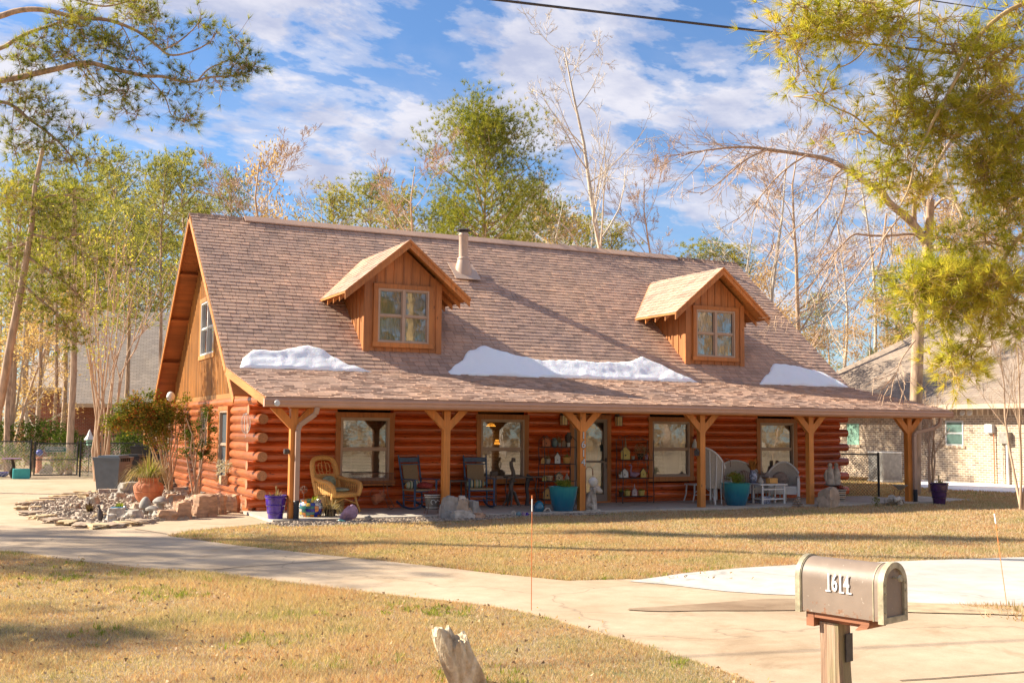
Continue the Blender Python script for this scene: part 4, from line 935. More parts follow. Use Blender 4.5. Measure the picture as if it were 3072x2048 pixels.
# --- wicker armchair (honey)
def wicker_armchair(name, label, loc, rz, m, w=.66, cushion='green_cloth', back=1.0):
    t = thing(name, label, 'armchair', loc, rz)
    # chair faces -y locally; seat z .42
    b = MB()                                                     # back: broad rounded frame, woven lower, open scrolls above
    bp = lambda u, v: Vector((u, .28+.22*v, .42+v*(back-.40)*1.0))
    outer = [bp(-.31, -.1), bp(-.33, .5), bp(-.31, .85), bp(-.2, 1.0), bp(.2, 1.0), bp(.31, .85), bp(.33, .5), bp(.31, -.1)]
    b.tube(smooth_line([tuple(v) for v in outer], 2), .055, 8); b.build('back_frame', m, t, True)
    b = MB(); n = 10
    for i in range(n):
        for j in range(8):
            u0, u1, v0 = -.29+.58*i/n, -.29+.58*(i+1)/n, j/8*.52; b.add([bp(u0, v0), bp(u1, v0), bp(u1, v0+.065), bp(u0, v0+.065)], [(0, 1, 2, 3)])
    b.build('woven_back', m, t)
    b = MB()
    for s in (-1, 1):
        for k in range(3): b.tube([bp(s*(.03+.09*k)+.0, .5)]+[bp(s*(.03+.09*k)+s*.04*math.sin(u), .5+.4*u/3.1*(1-.16*k)) for u in (.8, 1.6, 2.4, 3.1)], .007, 5)
        b.tube([bp(s*.10+.06*math.cos(a)*1.0, .72+.13*math.sin(a)) for a in [q_*.5 for q_ in range(13)]], .007, 5)
    b.build('scroll_work', m, t)
    s_ = MB(); s_.cbox((0, .0, .39), (w-.06, .56, .09), None, .03); s_.lathe([(.0, 0)], 3) if False else None
    s_.tube([(-w/2, -.26, .37), (-.2, -.33, .37), (.2, -.33, .37), (w/2, -.26, .37)], .05, 8); s_.build('seat', m, t, True)
    for s in (-1, 1):
        a = MB(); X = s*(w/2+.01)
        a.tube(smooth_line([(s*.31, .36, .72), (X+s*.03, .1, .66), (X+s*.05, -.2, .64), (X+s*.04, -.34, .58), (X, -.36, .45), (X-s*.02, -.32, .36)], 2), .052, 8)
        for k in range(9):
            y = -.30+k*.07; a.add([(X, y, .38), (X, y+.055, .38), (X+s*.02, y+.055, .63), (X+s*.02, y, .62)], [(0, 1, 2, 3)])
        a.build('arm', m, t, True)
    for sx_ in (-1, 1):
        for sy in (-1, 1):
            l = MB(); l.tube([(sx_*(w/2-.03), sy*.24, .37), (sx_*(w/2+.0), sy*.27, .2), (sx_*(w/2+.05), sy*.34, 0)], [.028, .024, .022], 8); l.build('leg', m, t, True)
    r_ = MB(); 
    for s in (-1, 1): r_.tube([(s*(w/2), -.27, .19), (s*(w/2), .27, .19)], .014, 6); r_.tube([(-w/2, s*.27, .17), (0, s*.27, .30), (w/2, s*.27, .17)], .014, 6)
    r_.build('stretcher', m, t, True)
    if cushion:
        c_ = MB(); c_.blob((0, -.02, .47), (.27, .27, .055), 2, .06, 1, 3); c_.build('seat_cushion', 'green_cloth' if cushion == 'green_cloth' else cushion, t, True)
        c_ = MB(); c_.blob((0, .27, .60), (.21, .07, .17), 5, .06, 1, 3); c_.build('back_cushion', cushion, t, True)
    return t
q = (1.420, -0.313)
wicker_armchair('wicker_armchair', 'honey coloured wicker armchair with sage cushions beside the corner post', at((q[0]+.02, -.80), 0), R(22), 'wicker', .68, 'green_cloth', 1.12)
# --- purple stone, teal glass lump, shell rock, grey rock
def rockthing(px, size, label, m, seed, rz=0, z=GZ, name='rock', cat='rock', cuts=9, sink=.15, group=None):
    b = MB(); b.rock((0, 0, size[2]*(1-sink)), size, seed, cuts); return one(b, name, m, at(px, z), label, cat, rz, True, group, ang=28)
rockthing((1.106, -2.728), (.21, .13, .19), 'purplish rough stone at the porch edge before the wire basket stand', 'rock_purple', 4)
M['glass_lump'] = simple('slag_glass', (.10, .33, .33), .2, .3, 9, 0, 0, .4)
rockthing((0.921, -2.906), (.085, .06, .05), 'small lump of turquoise slag glass against the purplish stone', 'glass_lump', 8)
rockthing((0.277, -2.507), (.20, .07, .045), 'long white fossil rock in front of the painted pot', 'stone_lt', 12)
rockthing((1.541, -2.720), (.11, .08, .075), 'small grey rock alone in the gravel near the porch edge', 'stone', 15)
# --- wire plant stand
q = (2.395, -0.009); t = thing('wire_plant_stand', 'rusty wire basket stand on scrolled legs under the first window', 'plant stand', at(q, 0))
b = MB(); z0, z1 = .57, .79; X, Y = .49, .13
for zz_ in (z0, z1): b.tube([(-X, -Y, zz_), (X, -Y, zz_), (X, Y, zz_), (-X, Y, zz_)], .006, 5, closed=True)
for k in range(33):
    x = -X+2*X*k/32
    for y in (-Y, Y): b.tube([(x, y*.9, z0), (x, y*1.08, (z0+z1)/2), (x, y, z1)], .0035, 4, False)
b.build('basket', 'rust', t)
for s in (-1, 1):
    b = MB(); b.tube([(s*.36+.07*math.cos(a)*s, -.12, .50+.05*math.sin(a)) for a in [k*.5 for k in range(11)]], .007, 5)
    b.tube([(s*.30, -.12, .57), (s*.33, -.13, .3), (s*.47, -.16, .06)], .008, 5); b.tube([(s*.30, .12, .57), (s*.33, .13, .3), (s*.45, .16, .01)], .008, 5)
    b.tube([(s*(.40+.05*math.cos(a)), -.16, .055+.05*math.sin(a)) for a in [k*.5 for k in range(13)]], .007, 5); b.build('leg', 'rust', t)
b = MB(); b.tube([(-.32, -.12, .3), (.32, -.12, .3)], .006, 5); b.build('crossbar', 'rust', t)
# clay pig ornament hanging from the stand
q = (2.52, -.40); t = thing('clay_pig', 'terracotta pig ornament standing between the legs of the wire stand', 'ornament', at(q, .12), R(8))
b = MB(); b.tube([(-.15, 0, .12), (-.1, 0, .12), (0, 0, .13), (.09, 0, .16), (.14, 0, .19), (.18, 0, .19)], [.05, .10, .105, .09, .06, .035], 16); b.blob((-.06, 0, .05), (.07, .07, .07), 1, .1); b.build('body', 'terracotta', t, True)
for s in (-1, 1): b = MB(); b.tube([(.08, s*.05, .22), (.09, s*.08, .29)], [.03, .006], 6); b.build('ear', 'terracotta', t, True)
b = MB(); b.tube([(-.15, 0, .16), (-.2, 0, .24), (-.14, 0, .32), (-.05, 0, .33)], .006, 5); b.build('wire_tail', 'rust', t)
# --- rocking chairs
def rocker(label, loc, rz, red):
    t = thing('rocking_chair', label, 'rocking chair', loc, rz, 'blue rocking chairs')
    bl = 'blue_paint'
    for s in (-1, 1):
        b = MB(); b.tube([(s*.25, .22, .08), (s*.25, .25, .45), (s*.27, .42, 1.13), (s*.27, .44, 1.19)], [.02, .022, .02, .013], 8); b.build('back_post', bl, t, True)
        b = MB(); b.tube([(s*.29, -.26, .08), (s*.29, -.26, .62), (s*.29, -.26, .66)], [.02, .024, .028], 8); b.build('front_post', bl, t, True)
        b = MB(); b.beam((s*.30, -.33, .665), (s*.27, .30, .66), .075, .022, bev=.008); b.build('armrest', bl, t)
        b = MB(); pts = [(s*.27, -.46, .10), (s*.27, -.3, .045), (s*.26, 0, .018), (s*.25, .3, .06), (s*.24, .52, .15)]; pts = smooth_line(pts, 2)
        for p0, p1 in zip(pts[:-1], pts[1:]): b.beam(p0, p1, .03, .045)
        b.build('rocker', bl, t)
        for zz_ in (.20, .31): b = MB(); b.tube([(s*.28, -.26, zz_), (s*.25, .23, zz_)], .011, 6); b.build('side_rail', bl, t, True)
    for y, z, k in ((-.26, .27, 1), (-.26, .18, 1), (.23, .24, 1), (-.26, .40, 1.6)): b = MB(); b.tube([(-.28, y, z), (.28, y, z)], .011*k, 6); b.build('stretcher', bl, t, True)
    b = MB(); b.beam((-.26, .41, 1.08), (.26, .41, 1.08), .025, .11, bev=.01); b.build('top_rail', bl, t); b = MB(); b.beam((-.26, .38, .98), (.26, .38, .98), .02, .03); b.beam((-.26, .28, .55), (.26, .28, .55), .02, .04); b.build('back_rail', bl, t)
    b = MB(); b.add([(-.2, .262, .50), (.2, .262, .50), (.2, .368, .97), (-.2, .368, .97), (-.2, .28, .50), (.2, .28, .50), (.2, .386, .97), (-.2, .386, .97)], [(0, 1, 2, 3), (7, 6, 5, 4), (0, 4, 5, 1), (2, 6, 7, 3)]); b.build('woven_back', 'rattan', t)
    b = MB(); b.cbox((0, -.02, .43), (.56, .50, .04), None, .015); b.build('seat', 'rush', t)
    b = MB(); b.blob((-.05, .12, .53), (.24, .08, .11), 2, .05, 1, 3); b.build('striped_pillow', 'stripe', t, True)
    if red: b = MB(); b.blob((.12, -.06, .52), (.19, .17, .08), 7, .1, 2, 3); b.build('red_pillow', 'red_cloth', t, True)
    return t
q = (3.359, -0.341); rocker('left blue rocking chair with a red pillow, beside the bird house table', at((q[0]+.05, -.60), 0), R(14), True)
q = (4.823, -0.163); rocker('right blue rocking chair with only a striped pillow, just right of the second post', at((q[0]+.05, -.62), 0), R(-10), False)
# --- small table + large church bird house
q = (4.404, 0.945); t = thing('side_table', 'small dark wooden table between the rockers holding the big bird house', 'table', at(q, 0))
b = MB(); b.cbox((0, 0, .60), (.50, .38, .035), None, .01); b.build('table_top', 'grey_wood', t)
for sx_ in (-1, 1):
    for sy in (-1, 1): b = MB(); b.tube([(sx_*.2, sy*.14, .58), (sx_*.21, sy*.15, 0)], [.022, .016], 8); b.build('leg', 'grey_wood', t, True)
def birdhouse(name, label, loc, w, h, m, mr, rz=0, steeple=0, cross=False, holes=1, dp=None, z0=0, group=None):
    t = thing(name, label, 'bird house', loc, rz, group); d = dp or w*.9; e = h*.55
    b = MB(); b.prism([(-w/2, 0), (w/2, 0), (w/2, e), (0, h*.93), (-w/2, e)], -d/2, d/2, 'y'); b.build('box', m, t)
    r_ = MB()
    for s in (-1, 1):
        sl_ = (h*.93-e)/(w/2); a = (s*(w/2+w*.12), e-sl_*w*.12+.01); c_ = (0, h*.93+.01)
        r_.prism([a, c_, (c_[0], c_[1]+h*.045), (a[0]+s*.0, a[1]+h*.045)], -d/2-w*.12, d/2+w*.05, 'y')
    r_.build('roof', mr, t)
    for k in range(holes):
        hh = MB(); hh.lathe([(w*.09, 0), (w*.09, .004)], 14); ho = hh.build('entrance_hole', 'black', t, loc=(0, -d/2-.001, e*(.55-.0*k)+(k*h*.22))); ho.rotation_euler = (R(90), 0, 0)
    if steeple: s_ = MB(); s_.lathe([(w*.14, 0), (w*.10, steeple*.4), (.003, steeple)], 4, (0, -d*.2, h*.86)); s_.build('steeple', mr if steeple < .3 else m, t)
    if cross: c_ = MB(); c_.box(-.01, -d/2-.006, h*.62, .01, -d/2, h*.80); c_.box(-.03, -d/2-.007, h*.71, .03, -d/2-.001, h*.73); c_.build('cross', 'black', t)
    return t
birdhouse('church_bird_house', 'large weathered church bird house with a cross on the small porch table', at((q[0]+.0, q[1]-.02), .62), .30, .60, 'weathered', 'grey_wood', R(-38), .06, True, 1, .34)
# --- metal bucket with red plant on a wire stand
q = (3.163, -2.031); t = thing('plant_bucket', 'dark galvanised bucket of red stems on a wire stand left of the second post', 'plant bucket', at(q, 0))
b = MB(); b.lathe([(.125, .10), (.14, .16), (.17, .40), (.178, .41), (.172, .42), (.155, .40), (.05, .38)], 28, cap=False); b.build('bucket', 'bucket', t, True)
b = MB()
for zz_, rr in ((.40, .176), (.36, .170), (.14, .137)): b.tube([(rr*math.cos(a), rr*math.sin(a), zz_) for a in [k*.314 for k in range(20)]], .007, 5, closed=True)
b.tube([(-.05+.05*math.cos(a), -.163, .26+.045*math.sin(a)) for a in [k*.45 for k in range(11)]], .007, 5); b.tube([(.0, -.165, .24), (.05, -.16, .30), (.10, -.145, .27)], .007, 5); b.build('cream_scroll_trim', 'leaf_grey', t)
b = MB()
for k in range(4): a = k*1.57+.6; b.tube([(.15*math.cos(a), .15*math.sin(a), .22), (.16*math.cos(a), .16*math.sin(a), .12), (.21*math.cos(a), .21*math.sin(a), 0)], .006, 5)
b.build('wire_stand', 'rust', t); b = MB(); tuft(b, (0, 0, .38), 150, .20, 1.25, .011, rn, .1, .12); b.build('red_stems', 'red_plant', t)
# --- rock pile by the second post
rk = thing('stone_pile', 'pile of rounded grey and tan stones heaped against the second post', 'rock pile', at((3.526, -2.747), GZ))
for k, (x, y, z, sx_, sy, sz, m) in enumerate([(-.25, .05, .22, .22, .17, .26, 'stone'), (.02, 0, .25, .20, .16, .17, 'flag'), (.24, .05, .20, .19, .15, .18, 'stone'), (-.05, -.16, .09, .30, .12, .10, 'stone_lt'), (.34, -.12, .06, .24, .12, .07, 'petrified'), (-.32, -.12, .08, .16, .12, .10, 'stone'), (.0, 0, .43, .09, .07, .05, 'stone_lt'), (.12, -.05, .12, .16, .12, .13, 'flag')]):
    b = MB(); b.block((x, y, z), (sx_*.9, sy*.9, sz*.9), 30+k, .2, .3, k); b.build('stone', m, rk, True, ang=28)
# --- twisted pedestal sculpture, plant table, tall pot stand
q = (5.848, 0.334); t = thing('driftwood_pedestal', 'grey twisted wooden pedestal on five curved feet under the second window', 'ornament', at(q, 0))
b = MB(); pts = [(.035*math.sin(z*11), .0, z) for z in [.32+k*.045 for k in range(17)]]; b.tube(pts, [.055-.0008*k for k in range(17)], 10); b.tube([(.02, 0, 1.03), (.03, 0, 1.12)], [.055, .05], 8); b.build('twisted_stem', 'grey_wood', t, True)
for k in range(5): a = k*1.257+.4; b = MB(); b.tube([(0, 0, .36), (.07*math.cos(a), .07*math.sin(a), .31), (.13*math.cos(a), .13*math.sin(a), .15), (.22*math.cos(a), .22*math.sin(a), .0)], [.03, .032, .028, .02], 8); b.build('foot', 'grey_wood', t, True)
b = MB(); b.lathe([(.09, .56), (.11, .575), (.09, .59)], 18); b.build('disc', 'grey_wood', t, True)
q = (6.261, 0.320); t = thing('slender_table', 'dark narrow table on a gnarled trunk leg and thin side legs under the second window', 'table', at(q, 0))
b = MB(); b.cbox((-.12, 0, .67), (.95, .24, .03), None, .01); b.build('table_top', 'grey_wood', t)
b = MB(); b.tube([(-.02, 0, 0), (0, 0, .2), (-.03, 0, .4), (.0, 0, .6), (.06, 0, .66)], [.06, .04, .045, .06, .12], 9); b.build('trunk_leg', 'iron', t, True)
for x in (.24, -.55): b = MB(); b.tube([(x, 0, .66), (x-.04, 0, .4), (x+.0, 0, .2), (x+.03, 0, 0)], .014, 6); b.build('thin_leg', 'iron', t, True)
q = (5.376, 0.247); t = thing('pot_stand', 'small bowl on tall thin wire legs between the right rocker and the twisted pedestal', 'plant stand', at(q, 0))
b = MB(); b.lathe([(.05, .70), (.085, .72), (.10, .80), (.085, .81), (.07, .75)], 18, cap=False); b.build('bowl', 'grey_wood', t, True)
for k in range(3): a = k*2.1+.5; b = MB(); b.tube([(.08*math.cos(a), .08*math.sin(a), .72), (.11*math.cos(a), .11*math.sin(a), 0)], .008, 5); b.build('leg', 'rust', t, True)
# outlet box
# --- etageres (wire shelves)
def etagere(name, label, loc, wd, shelves, arch, hh, depth=.30):
    t = thing(name, label, 'shelf rack', loc)
    for sx_ in (-1, 1):
        for sy in (-1, 1):
            p_ = MB(); top = shelves[-1]+(.0 if arch else hh-shelves[-1]); X = sx_*wd/2
            pts = [(X, sy*depth/2, 0)]
            for k in range(1, 9): z = top*k/8; pts.append((X+.012*math.sin(k*1.8)*sx_, sy*depth/2, z))
            p_.tube(pts, .012, 5); p_.build('upright', 'iron', t, True)
    for i, z in enumerate(shelves):
        s_ = MB(); s_.tube([(-wd/2, -depth/2, z), (wd/2, -depth/2, z), (wd/2, depth/2, z), (-wd/2, depth/2, z)], .009, 5, closed=True)
        for k in range(9): y = -depth/2+depth*k/8; s_.tube([(-wd/2, y, z), (wd/2, y, z)], .004, 4, False)
        if i: 
            for k in range(5):
                x = -wd/2+wd*(k+.5)/5; s_.tube([(x, depth/2, shelves[i-1]), (x+.0, depth/2, z)], .004, 4, False); s_.tube([(x, depth/2, z-.12), (x+.04, depth/2, z-.04), (x, depth/2, z)], .004, 4, False); s_.tube([(x, depth/2, z-.12), (x-.04, depth/2, z-.04), (x, depth/2, z)], .004, 4, False)
        s_.build('shelf', 'iron', t)
    a = MB()
    if arch:
        for sy in (-1, 1):
            for sx_ in (-1, 1): a.tube([(sx_*wd/2, sy*depth/2, shelves[-1]), (sx_*wd*.5, sy*depth*.5, shelves[-1]+.16), (sx_*wd*.44, 0, shelves[-1]+.27), (sx_*wd*.38, -sy*.1, shelves[-1]+.2)], .008, 5)
    else:
        z = shelves[-1]; 
        a.tube([(-wd/2, depth/2, hh), (wd/2, depth/2, hh)], .008, 5)
        for k in range(5):
            x = -wd*.38+k*wd*.19; a.tube([(x+.05*math.cos(u), depth/2, hh+.06+.05*math.sin(u)) for u in [j*.6 for j in range(9)]], .006, 4)
        a.tube([(-wd*.45, depth/2, hh), (0, depth/2, hh+.16), (wd*.45, depth/2, hh)], .006, 4)
    a.build('scroll_crest', 'iron', t)
    return t
qa = (7.059, 0.051); S1 = [.13, .56, .97, 1.37]; etagere('wire_shelf', 'arched black wire shelf rack left of the front door', at((qa[0], -.24), 0), .86, S1, True, 1.7)
qb = (9.252, -0.168); S2 = [.12, .60, 1.05]; etagere('wire_shelf', 'scroll topped wire shelf rack right of the front door', at((qb[0], -.24), 0), .90, [.16, .61, 1.06], False, 1.55)
ya, yb = -.26, -.26
def pot(label, loc, r, h, m, pm='green_blade', ph=.12, n=40, name='plant_pot', sp=1.1):
    t = thing(name, label, 'plant pot', loc); b = MB(); b.lathe([(r*.72, 0), (r*.8, .01), (r, h*.9), (r*1.06, h*.92), (r*1.06, h), (r*.9, h), (r*.85, h*.85), (.01, h*.8)], 20, cap=False); b.build('pot', m, t, True)
    if n: b = MB(); tuft(b, (0, 0, h*.85), n, ph, sp, .02, rn, .2, r*.6); b.build('plant', pm, t)
    return t
# items on the left rack
birdhouse('bird_house', 'dark red bird house with a grey roof on the top shelf of the left rack', at((qa[0]-.25, ya), 1.38), .19, .27, 'terracotta', 'grey_wood', R(-30), 0)
M['teal_jar'] = simple('blue_grey_jar', (.14, .22, .24), .4, .2, 9)
b = MB(); b.lathe([(.05, 0), (.075, .04), (.075, .15), (.045, .19), (.05, .21)], 18); one(b, 'jar', 'teal_jar', at((qa[0]-.04, ya), 1.38), 'blue grey jar on the top shelf of the left rack', 'jar', 0, True)
pot('dry twig arrangement in a pot on the top shelf of the left rack', at((qa[0]+.10, ya), 1.38), .05, .1, 'stone', 'dry_blade', .24, 45)
b = MB(); b.lathe([(.07, 0), (.075, .1), (.07, .26), (.05, .3)], 16); b.box(-.05, -.08, .25, .05, -.05, .35); one(b, 'bottle', 'dark_leaf' if False else 'iron', at((qa[0]+.33, ya), 1.38), 'tall dark bottle at the right end of the top shelf, left rack', 'bottle', 0, True)
pot('small pale pot in front of the tall dark bottle', at((qa[0]+.30, ya-.09), 1.38), .045, .1, 'leaf_grey', n=0)
pot('wicker basket of twigs on the second shelf of the left rack', at((qa[0]-.22, ya), .98), .075, .11, 'wicker_grey', 'dry_blade', .13, 40)
birdhouse('bird_house', 'narrow white rustic bird house with a tall steep roof, middle of the left rack', at((qa[0]+.05, ya), .98), .13, .28, 'white_paint', 'grey_wood', R(-25), .05)
pot('pale basket of green plants at the right of the second shelf, left rack', at((qa[0]+.30, ya), .98), .095, .15, 'wicker', 'green_blade', .12, 60)
M['calico'] = simple('speckled_ceramic', (.42, .30, .18), .5, .7, 30)
pot('wide speckled ceramic bowl on the third shelf of the left rack', at((qa[0]-.20, ya), .57), .12, .12, 'calico', n=0)
birdhouse('bird_house', 'speckled cottage bird house on the third shelf of the left rack', at((qa[0]+.09, ya), .57), .17, .20, 'calico', 'green_cloth', R(-20), 0)
b = MB(); b.lathe([(.04, 0), (.065, .05), (.05, .09), (.02, .13), (.025, .17)], 16); one(b, 'gourd', 'stone_lt', at((qa[0]+.31, ya), .57), 'small pale gourd on the third shelf of the left rack', 'gourd', 0, True)
birdhouse('bird_house', 'tan wooden bird house on the lowest shelf of the left rack', at((qa[0]-.20, ya), .14), .22, .28, 'wicker', 'grey_wood', R(-35), 0)
b = MB(); b.cbox((0, 0, .02), (.4, .1, .04), None, .015); one(b, 'driftwood_piece', 'grey_wood', at((qa[0]+.22, ya), .14), 'flat piece of driftwood on the lowest shelf of the left rack', 'driftwood')
# items on the right rack
birdhouse('bird_house', 'tall yellow bird house with a pointed spire on the right rack', at((qb[0]-.22, yb), 1.07), .22, .34, 'yellow_paint', 'weathered', R(-30), .25)
pot('small round pale pot beside the tall yellow bird house', at((qb[0]+.0, yb), 1.07), .045, .08, 'stone_lt', n=0)
t = thing('ivy_pot', 'trailing dry vine in a pot on the top shelf of the right rack', 'plant pot', at((qb[0]+.22, yb), 1.07)); b = MB(); b.lathe([(.06, 0), (.09, .14), (.08, .14)], 16); b.build('pot', 'soil', t, True)
b = MB(); leafball(b, (0, 0, .22), (.2, .13, .18), 420, .035, rn); tuft(b, (.1, -.05, .1), 30, .35, 2.4, .012, rn, .9, .08); b.build('vine', 'dry_blade', t)
pot('pink pot at the right end of the top shelf, right rack', at((qb[0]+.36, yb-.05), 1.07), .05, .12, 'rock_purple', n=0)
birdhouse('bird_house', 'white painted bird house with a grey roof, left of the purple goose', at((qb[0]-.24, yb), .62), .17, .24, 'white_paint', 'grey_wood', R(-30), 0)
t = thing('goose_figure', 'dull purple goose figure on the middle shelf of the right rack', 'ornament', at((qb[0]+.03, yb), .62)); b = MB(); b.tube([(-.12, 0, .05), (-.06, 0, .07), (.03, 0, .07), (.14, 0, .09), (.17, 0, .10)], [.02, .065, .07, .03, .01], 14)
b.tube([(-.08, 0, .09), (-.10, 0, .18), (-.07, 0, .27), (-.10, 0, .31), (-.15, 0, .30)], [.03, .02, .018, .026, .006], 10); b.build('body', 'rock_purple', t, True)
birdhouse('bird_house', 'small yellow bird house at the right of the middle shelf, right rack', at((qb[0]+.30, yb), .62), .13, .24, 'yellow_paint', 'grey_wood', R(-25), 0)
for dx, lab in ((-.17, 'yellow sunflower pot on the lowest shelf, left of the pink house'), (.25, 'yellow sunflower pot on the lowest shelf, right of the pink house')):
    pot(lab, at((qb[0]+dx, yb), .17), .085, .13, 'yellow_paint', 'green_blade', .08, 30)
M['pink_paint'] = simple('pink_white_paint', (.58, .46, .44), .6, .2, 14)
birdhouse('bird_house', 'pinkish white church bird house with a steeple between the sunflower pots', at((qb[0]+.04, yb), .17), .12, .20, 'pink_paint', 'pink_paint', R(-20), .13)
for dx, z, w_, h_, m, rf_, lab in ((-.36, .98, .10, .16, 'wicker', 'grey_wood', 'tiny tan bird house at the left end of the second shelf, left rack'), (-.33, .57, .09, .15, 'yellow_paint', 'grey_wood', 'tiny yellow bird house at the left end of the third shelf, left rack'), (.20, 1.38, .10, .18, 'weathered', 'terracotta', 'narrow brown bird house beside the tall dark bottle')):
    birdhouse('bird_house', lab, at((qa[0]+dx, ya-.04), z), w_, h_, m, rf_, R(-28), 0)
pot('little white pot of twigs at the left end of the middle shelf, right rack', at((qb[0]-.37, yb), .62), .045, .08, 'leaf_grey', 'dry_blade', .12, 20); pot('little terracotta pot beside the small yellow bird house, right rack', at((qb[0]+.39, yb), .62), .045, .08, 'terracotta', 'green_blade', .08, 20)
pot('dark pot of trailing ivy at the left of the lowest shelf, right rack', at((qb[0]-.34, yb), .17), .06, .10, 'soil', 'green_blade', .12, 40)
# --- big teal planters
def planter(label, loc, r, h, seed, lift):
    t = thing('glazed_planter', label, 'planter', loc, 0, 'large teal glazed planters'); b = MB()
    b.lathe([(.60*r, 0), (.64*r, .03*h), (.80*r, .3*h), (.93*r, .62*h), (.985*r, .9*h), (1.0*r, .965*h), (1.035*r, .975*h), (1.04*r, 1.0*h), (.96*r, 1.0*h), (.93*r, .9*h), (.02, .88*h)], 48, cap=False); b.build('pot', 'teal', t, True)
    b = MB(); b.lathe([(0, .885*h), (.92*r, .89*h)], 20, cap=False); b.build('soil', 'soil', t)
    r_ = random.Random(seed); b = MB()
    for k in range(9): a = r_.uniform(0, 6.28); d = r_.uniform(0, .6)*r; leafball(b, (d*math.cos(a), d*math.sin(a), h+lift*r_.uniform(.2, .9)), (r*.34, r*.34, lift*.5), 110, .035, r_)
    b.build('foliage', 'green_blade', t); return t
q = (6.258, -2.394); planter('nearer teal glazed planter in front of the house number post', at((q[0], q[1]+.28), GZ), .325, .595, 4, .12)
q = (11.188, -2.153); planter('farther teal glazed planter before the white wicker chairs', at((q[0], q[1]+.28), GZ), .35, .60, 5, .22)
# --- egg, shells, trinkets
q = (5.623, -2.168); b = MB(); b.lathe([(.04, 0), (.085, .03), (.118, .11), (.115, .17), (.09, .24), (.05, .285), (.0, .30)], 28); one(b, 'glass_egg', 'teal', at(q, GZ), 'turquoise glazed egg standing in the gravel', 'ornament', 0, True)
b = MB(); b.tube([(.08*math.cos(a), .02*math.sin(a*2), .07+.07*math.sin(a)) for a in [k*.42-.6 for k in range(10)]], .018, 8); one(b, 'horseshoe', 'stone_lt', at((5.753, -2.314), GZ), 'pale horseshoe shaped stone beside the turquoise egg', 'ornament', 0, True)
for k, (px_, r_, m, lab) in enumerate([((4.772, -2.643), .07, 'stone_lt', 'white shell at the left of the little porch edge trinkets'), ((4.793, -2.838), .07, 'teal_jar', 'bluish crystal lump among the porch edge trinkets'), ((4.919, -2.790), .06, 'rock_purple', 'mauve stone among the porch edge trinkets'), ((5.094, -2.664), .055, 'purple', 'purple glass shard at the right of the porch edge trinkets')]):
    b = MB(); b.rock((0, 0, r_*.8), (r_, r_*.8, r_*1.1), 60+k, 6); one(b, 'trinket_stone', m, at(px_, GZ), lab, 'stone', k, True, ang=28)
# --- shepherd hooks
def hook(label, loc, h, r, extra):
    t = thing('garden_hook', label, 'garden hook', loc); b = MB()
    b.tube([(0, 0, 0), (0, 0, h*.9)]+[(r-r*math.cos(a), 0, h*.9+r*math.sin(a)) for a in [k*.39 for k in range(1, 9)]]+[(2*r+.01, 0, h*.9-.10)], .009, 6); b.build('rod', 'rust', t, True)
    b = MB(); b.tube([(-.1, -.05, .01), (0, 0, .06), (.18, 0, .01)], .007, 5); b.build('foot', 'rust', t)
    return t
q = (6.698, -2.346); hook('rusty shepherd hook right of the house number post carrying a white lantern', at(q, GZ), 1.05, .09, 1)
t = thing('hanging_lantern', 'white round lantern hanging from the rusty shepherd hook', 'lantern', (q[0]+.19, q[1], .52)); b = MB(); b.lathe([(.02, 0), (.07, .03), (.105, .10), (.10, .16), (.06, .20), (.05, .22)], 20); b.build('globe', 'leaf_grey', t, True); b = MB(); b.tube([(0, 0, .22), (-.03, 0, .32), (.0, 0, .42)], .005, 4); b.build('chain', 'rust', t)
q = (10.593, -2.182); hook('bare shepherd hook left of the farther teal planter', at(q, GZ), 1.22, .10, 0)
# --- dog statue
q = (6.912, -2.227); t = thing('dog_statue', 'stone statue of a sitting shaggy dog beside the house number post', 'statue', at(q, 0), R(-15))
b = MB(); b.tube([(-.07, .06, .04), (-.06, .05, .14), (-.02, .02, .26), (.01, -.01, .36), (.04, -.03, .44), (.05, -.03, .49)], [.12, .125, .105, .085, .07, .06], 14)      # haunch to chest to neck
b.blob((.07, -.04, .50), (.115, .095, .095), 3, .2); b.tube([(.10, -.07, .47), (.19, -.11, .42), (.22, -.12, .41)], [.075, .058, .03], 10)
for s in (-1, 1):
    b.tube([(.03+s*.03, -.04+s*.045, .34), (.06+s*.03, -.06+s*.05, .18), (.07+s*.03, -.08+s*.05, .02), (.11+s*.03, -.11+s*.05, .015)], [.045, .036, .03, .028], 10)
    b.tube([(-.05, .05+s*.08, .12), (.02, .02+s*.11, .10), (.03, .01+s*.11, .02), (.09, -.02+s*.11, .02)], [.075, .06, .035, .03], 10)
b.build('body', 'stone_lt', t, True)
for s in (-1, 1): e = MB(); e.tube([(.045, -.03+s*.075, .57), (.03, -.03+s*.12, .49), (.04, -.04+s*.12, .37)], [.03, .048, .02], 8); e.build('ear', 'stone', t, True)
e = MB(); e.cbox((0, 0, .012), (.36, .30, .03), None, .01); e.build('plinth', 'stone_lt', t)
# --- orange reflector stakes
def stake(label, base, top):
    t = thing('driveway_stake', label, 'marker stake', base, 0, 'thin orange driveway marker stakes'); d = Vector(top)-Vector(base); b = MB(); b.tube([(0, 0, -.1), d*.92], .0042, 6); b.build('rod', 'orange', t, True)
    b = MB(); b.tube([d*.86, d*.97], .0065, 8); b.build('white_band', 'numeral_white', t, True); b = MB(); b.tube([d*.97, d], .0068, 8); b.build('orange_tip', 'orange', t, True)
q = (-0.421, -13.634); stake('upright thin orange stake at the lawn edge near the middle of the photo', (q[0], q[1], GZ), (q[0]+.0, q[1]+.0, GZ+1.175))
q = (4.348, -15.446); stake('leaning thin orange stake at the far right beside the pale concrete', (q[0], q[1], GZ), tuple(Vector((5.274, -14.503, 0.874))))
b = MB()
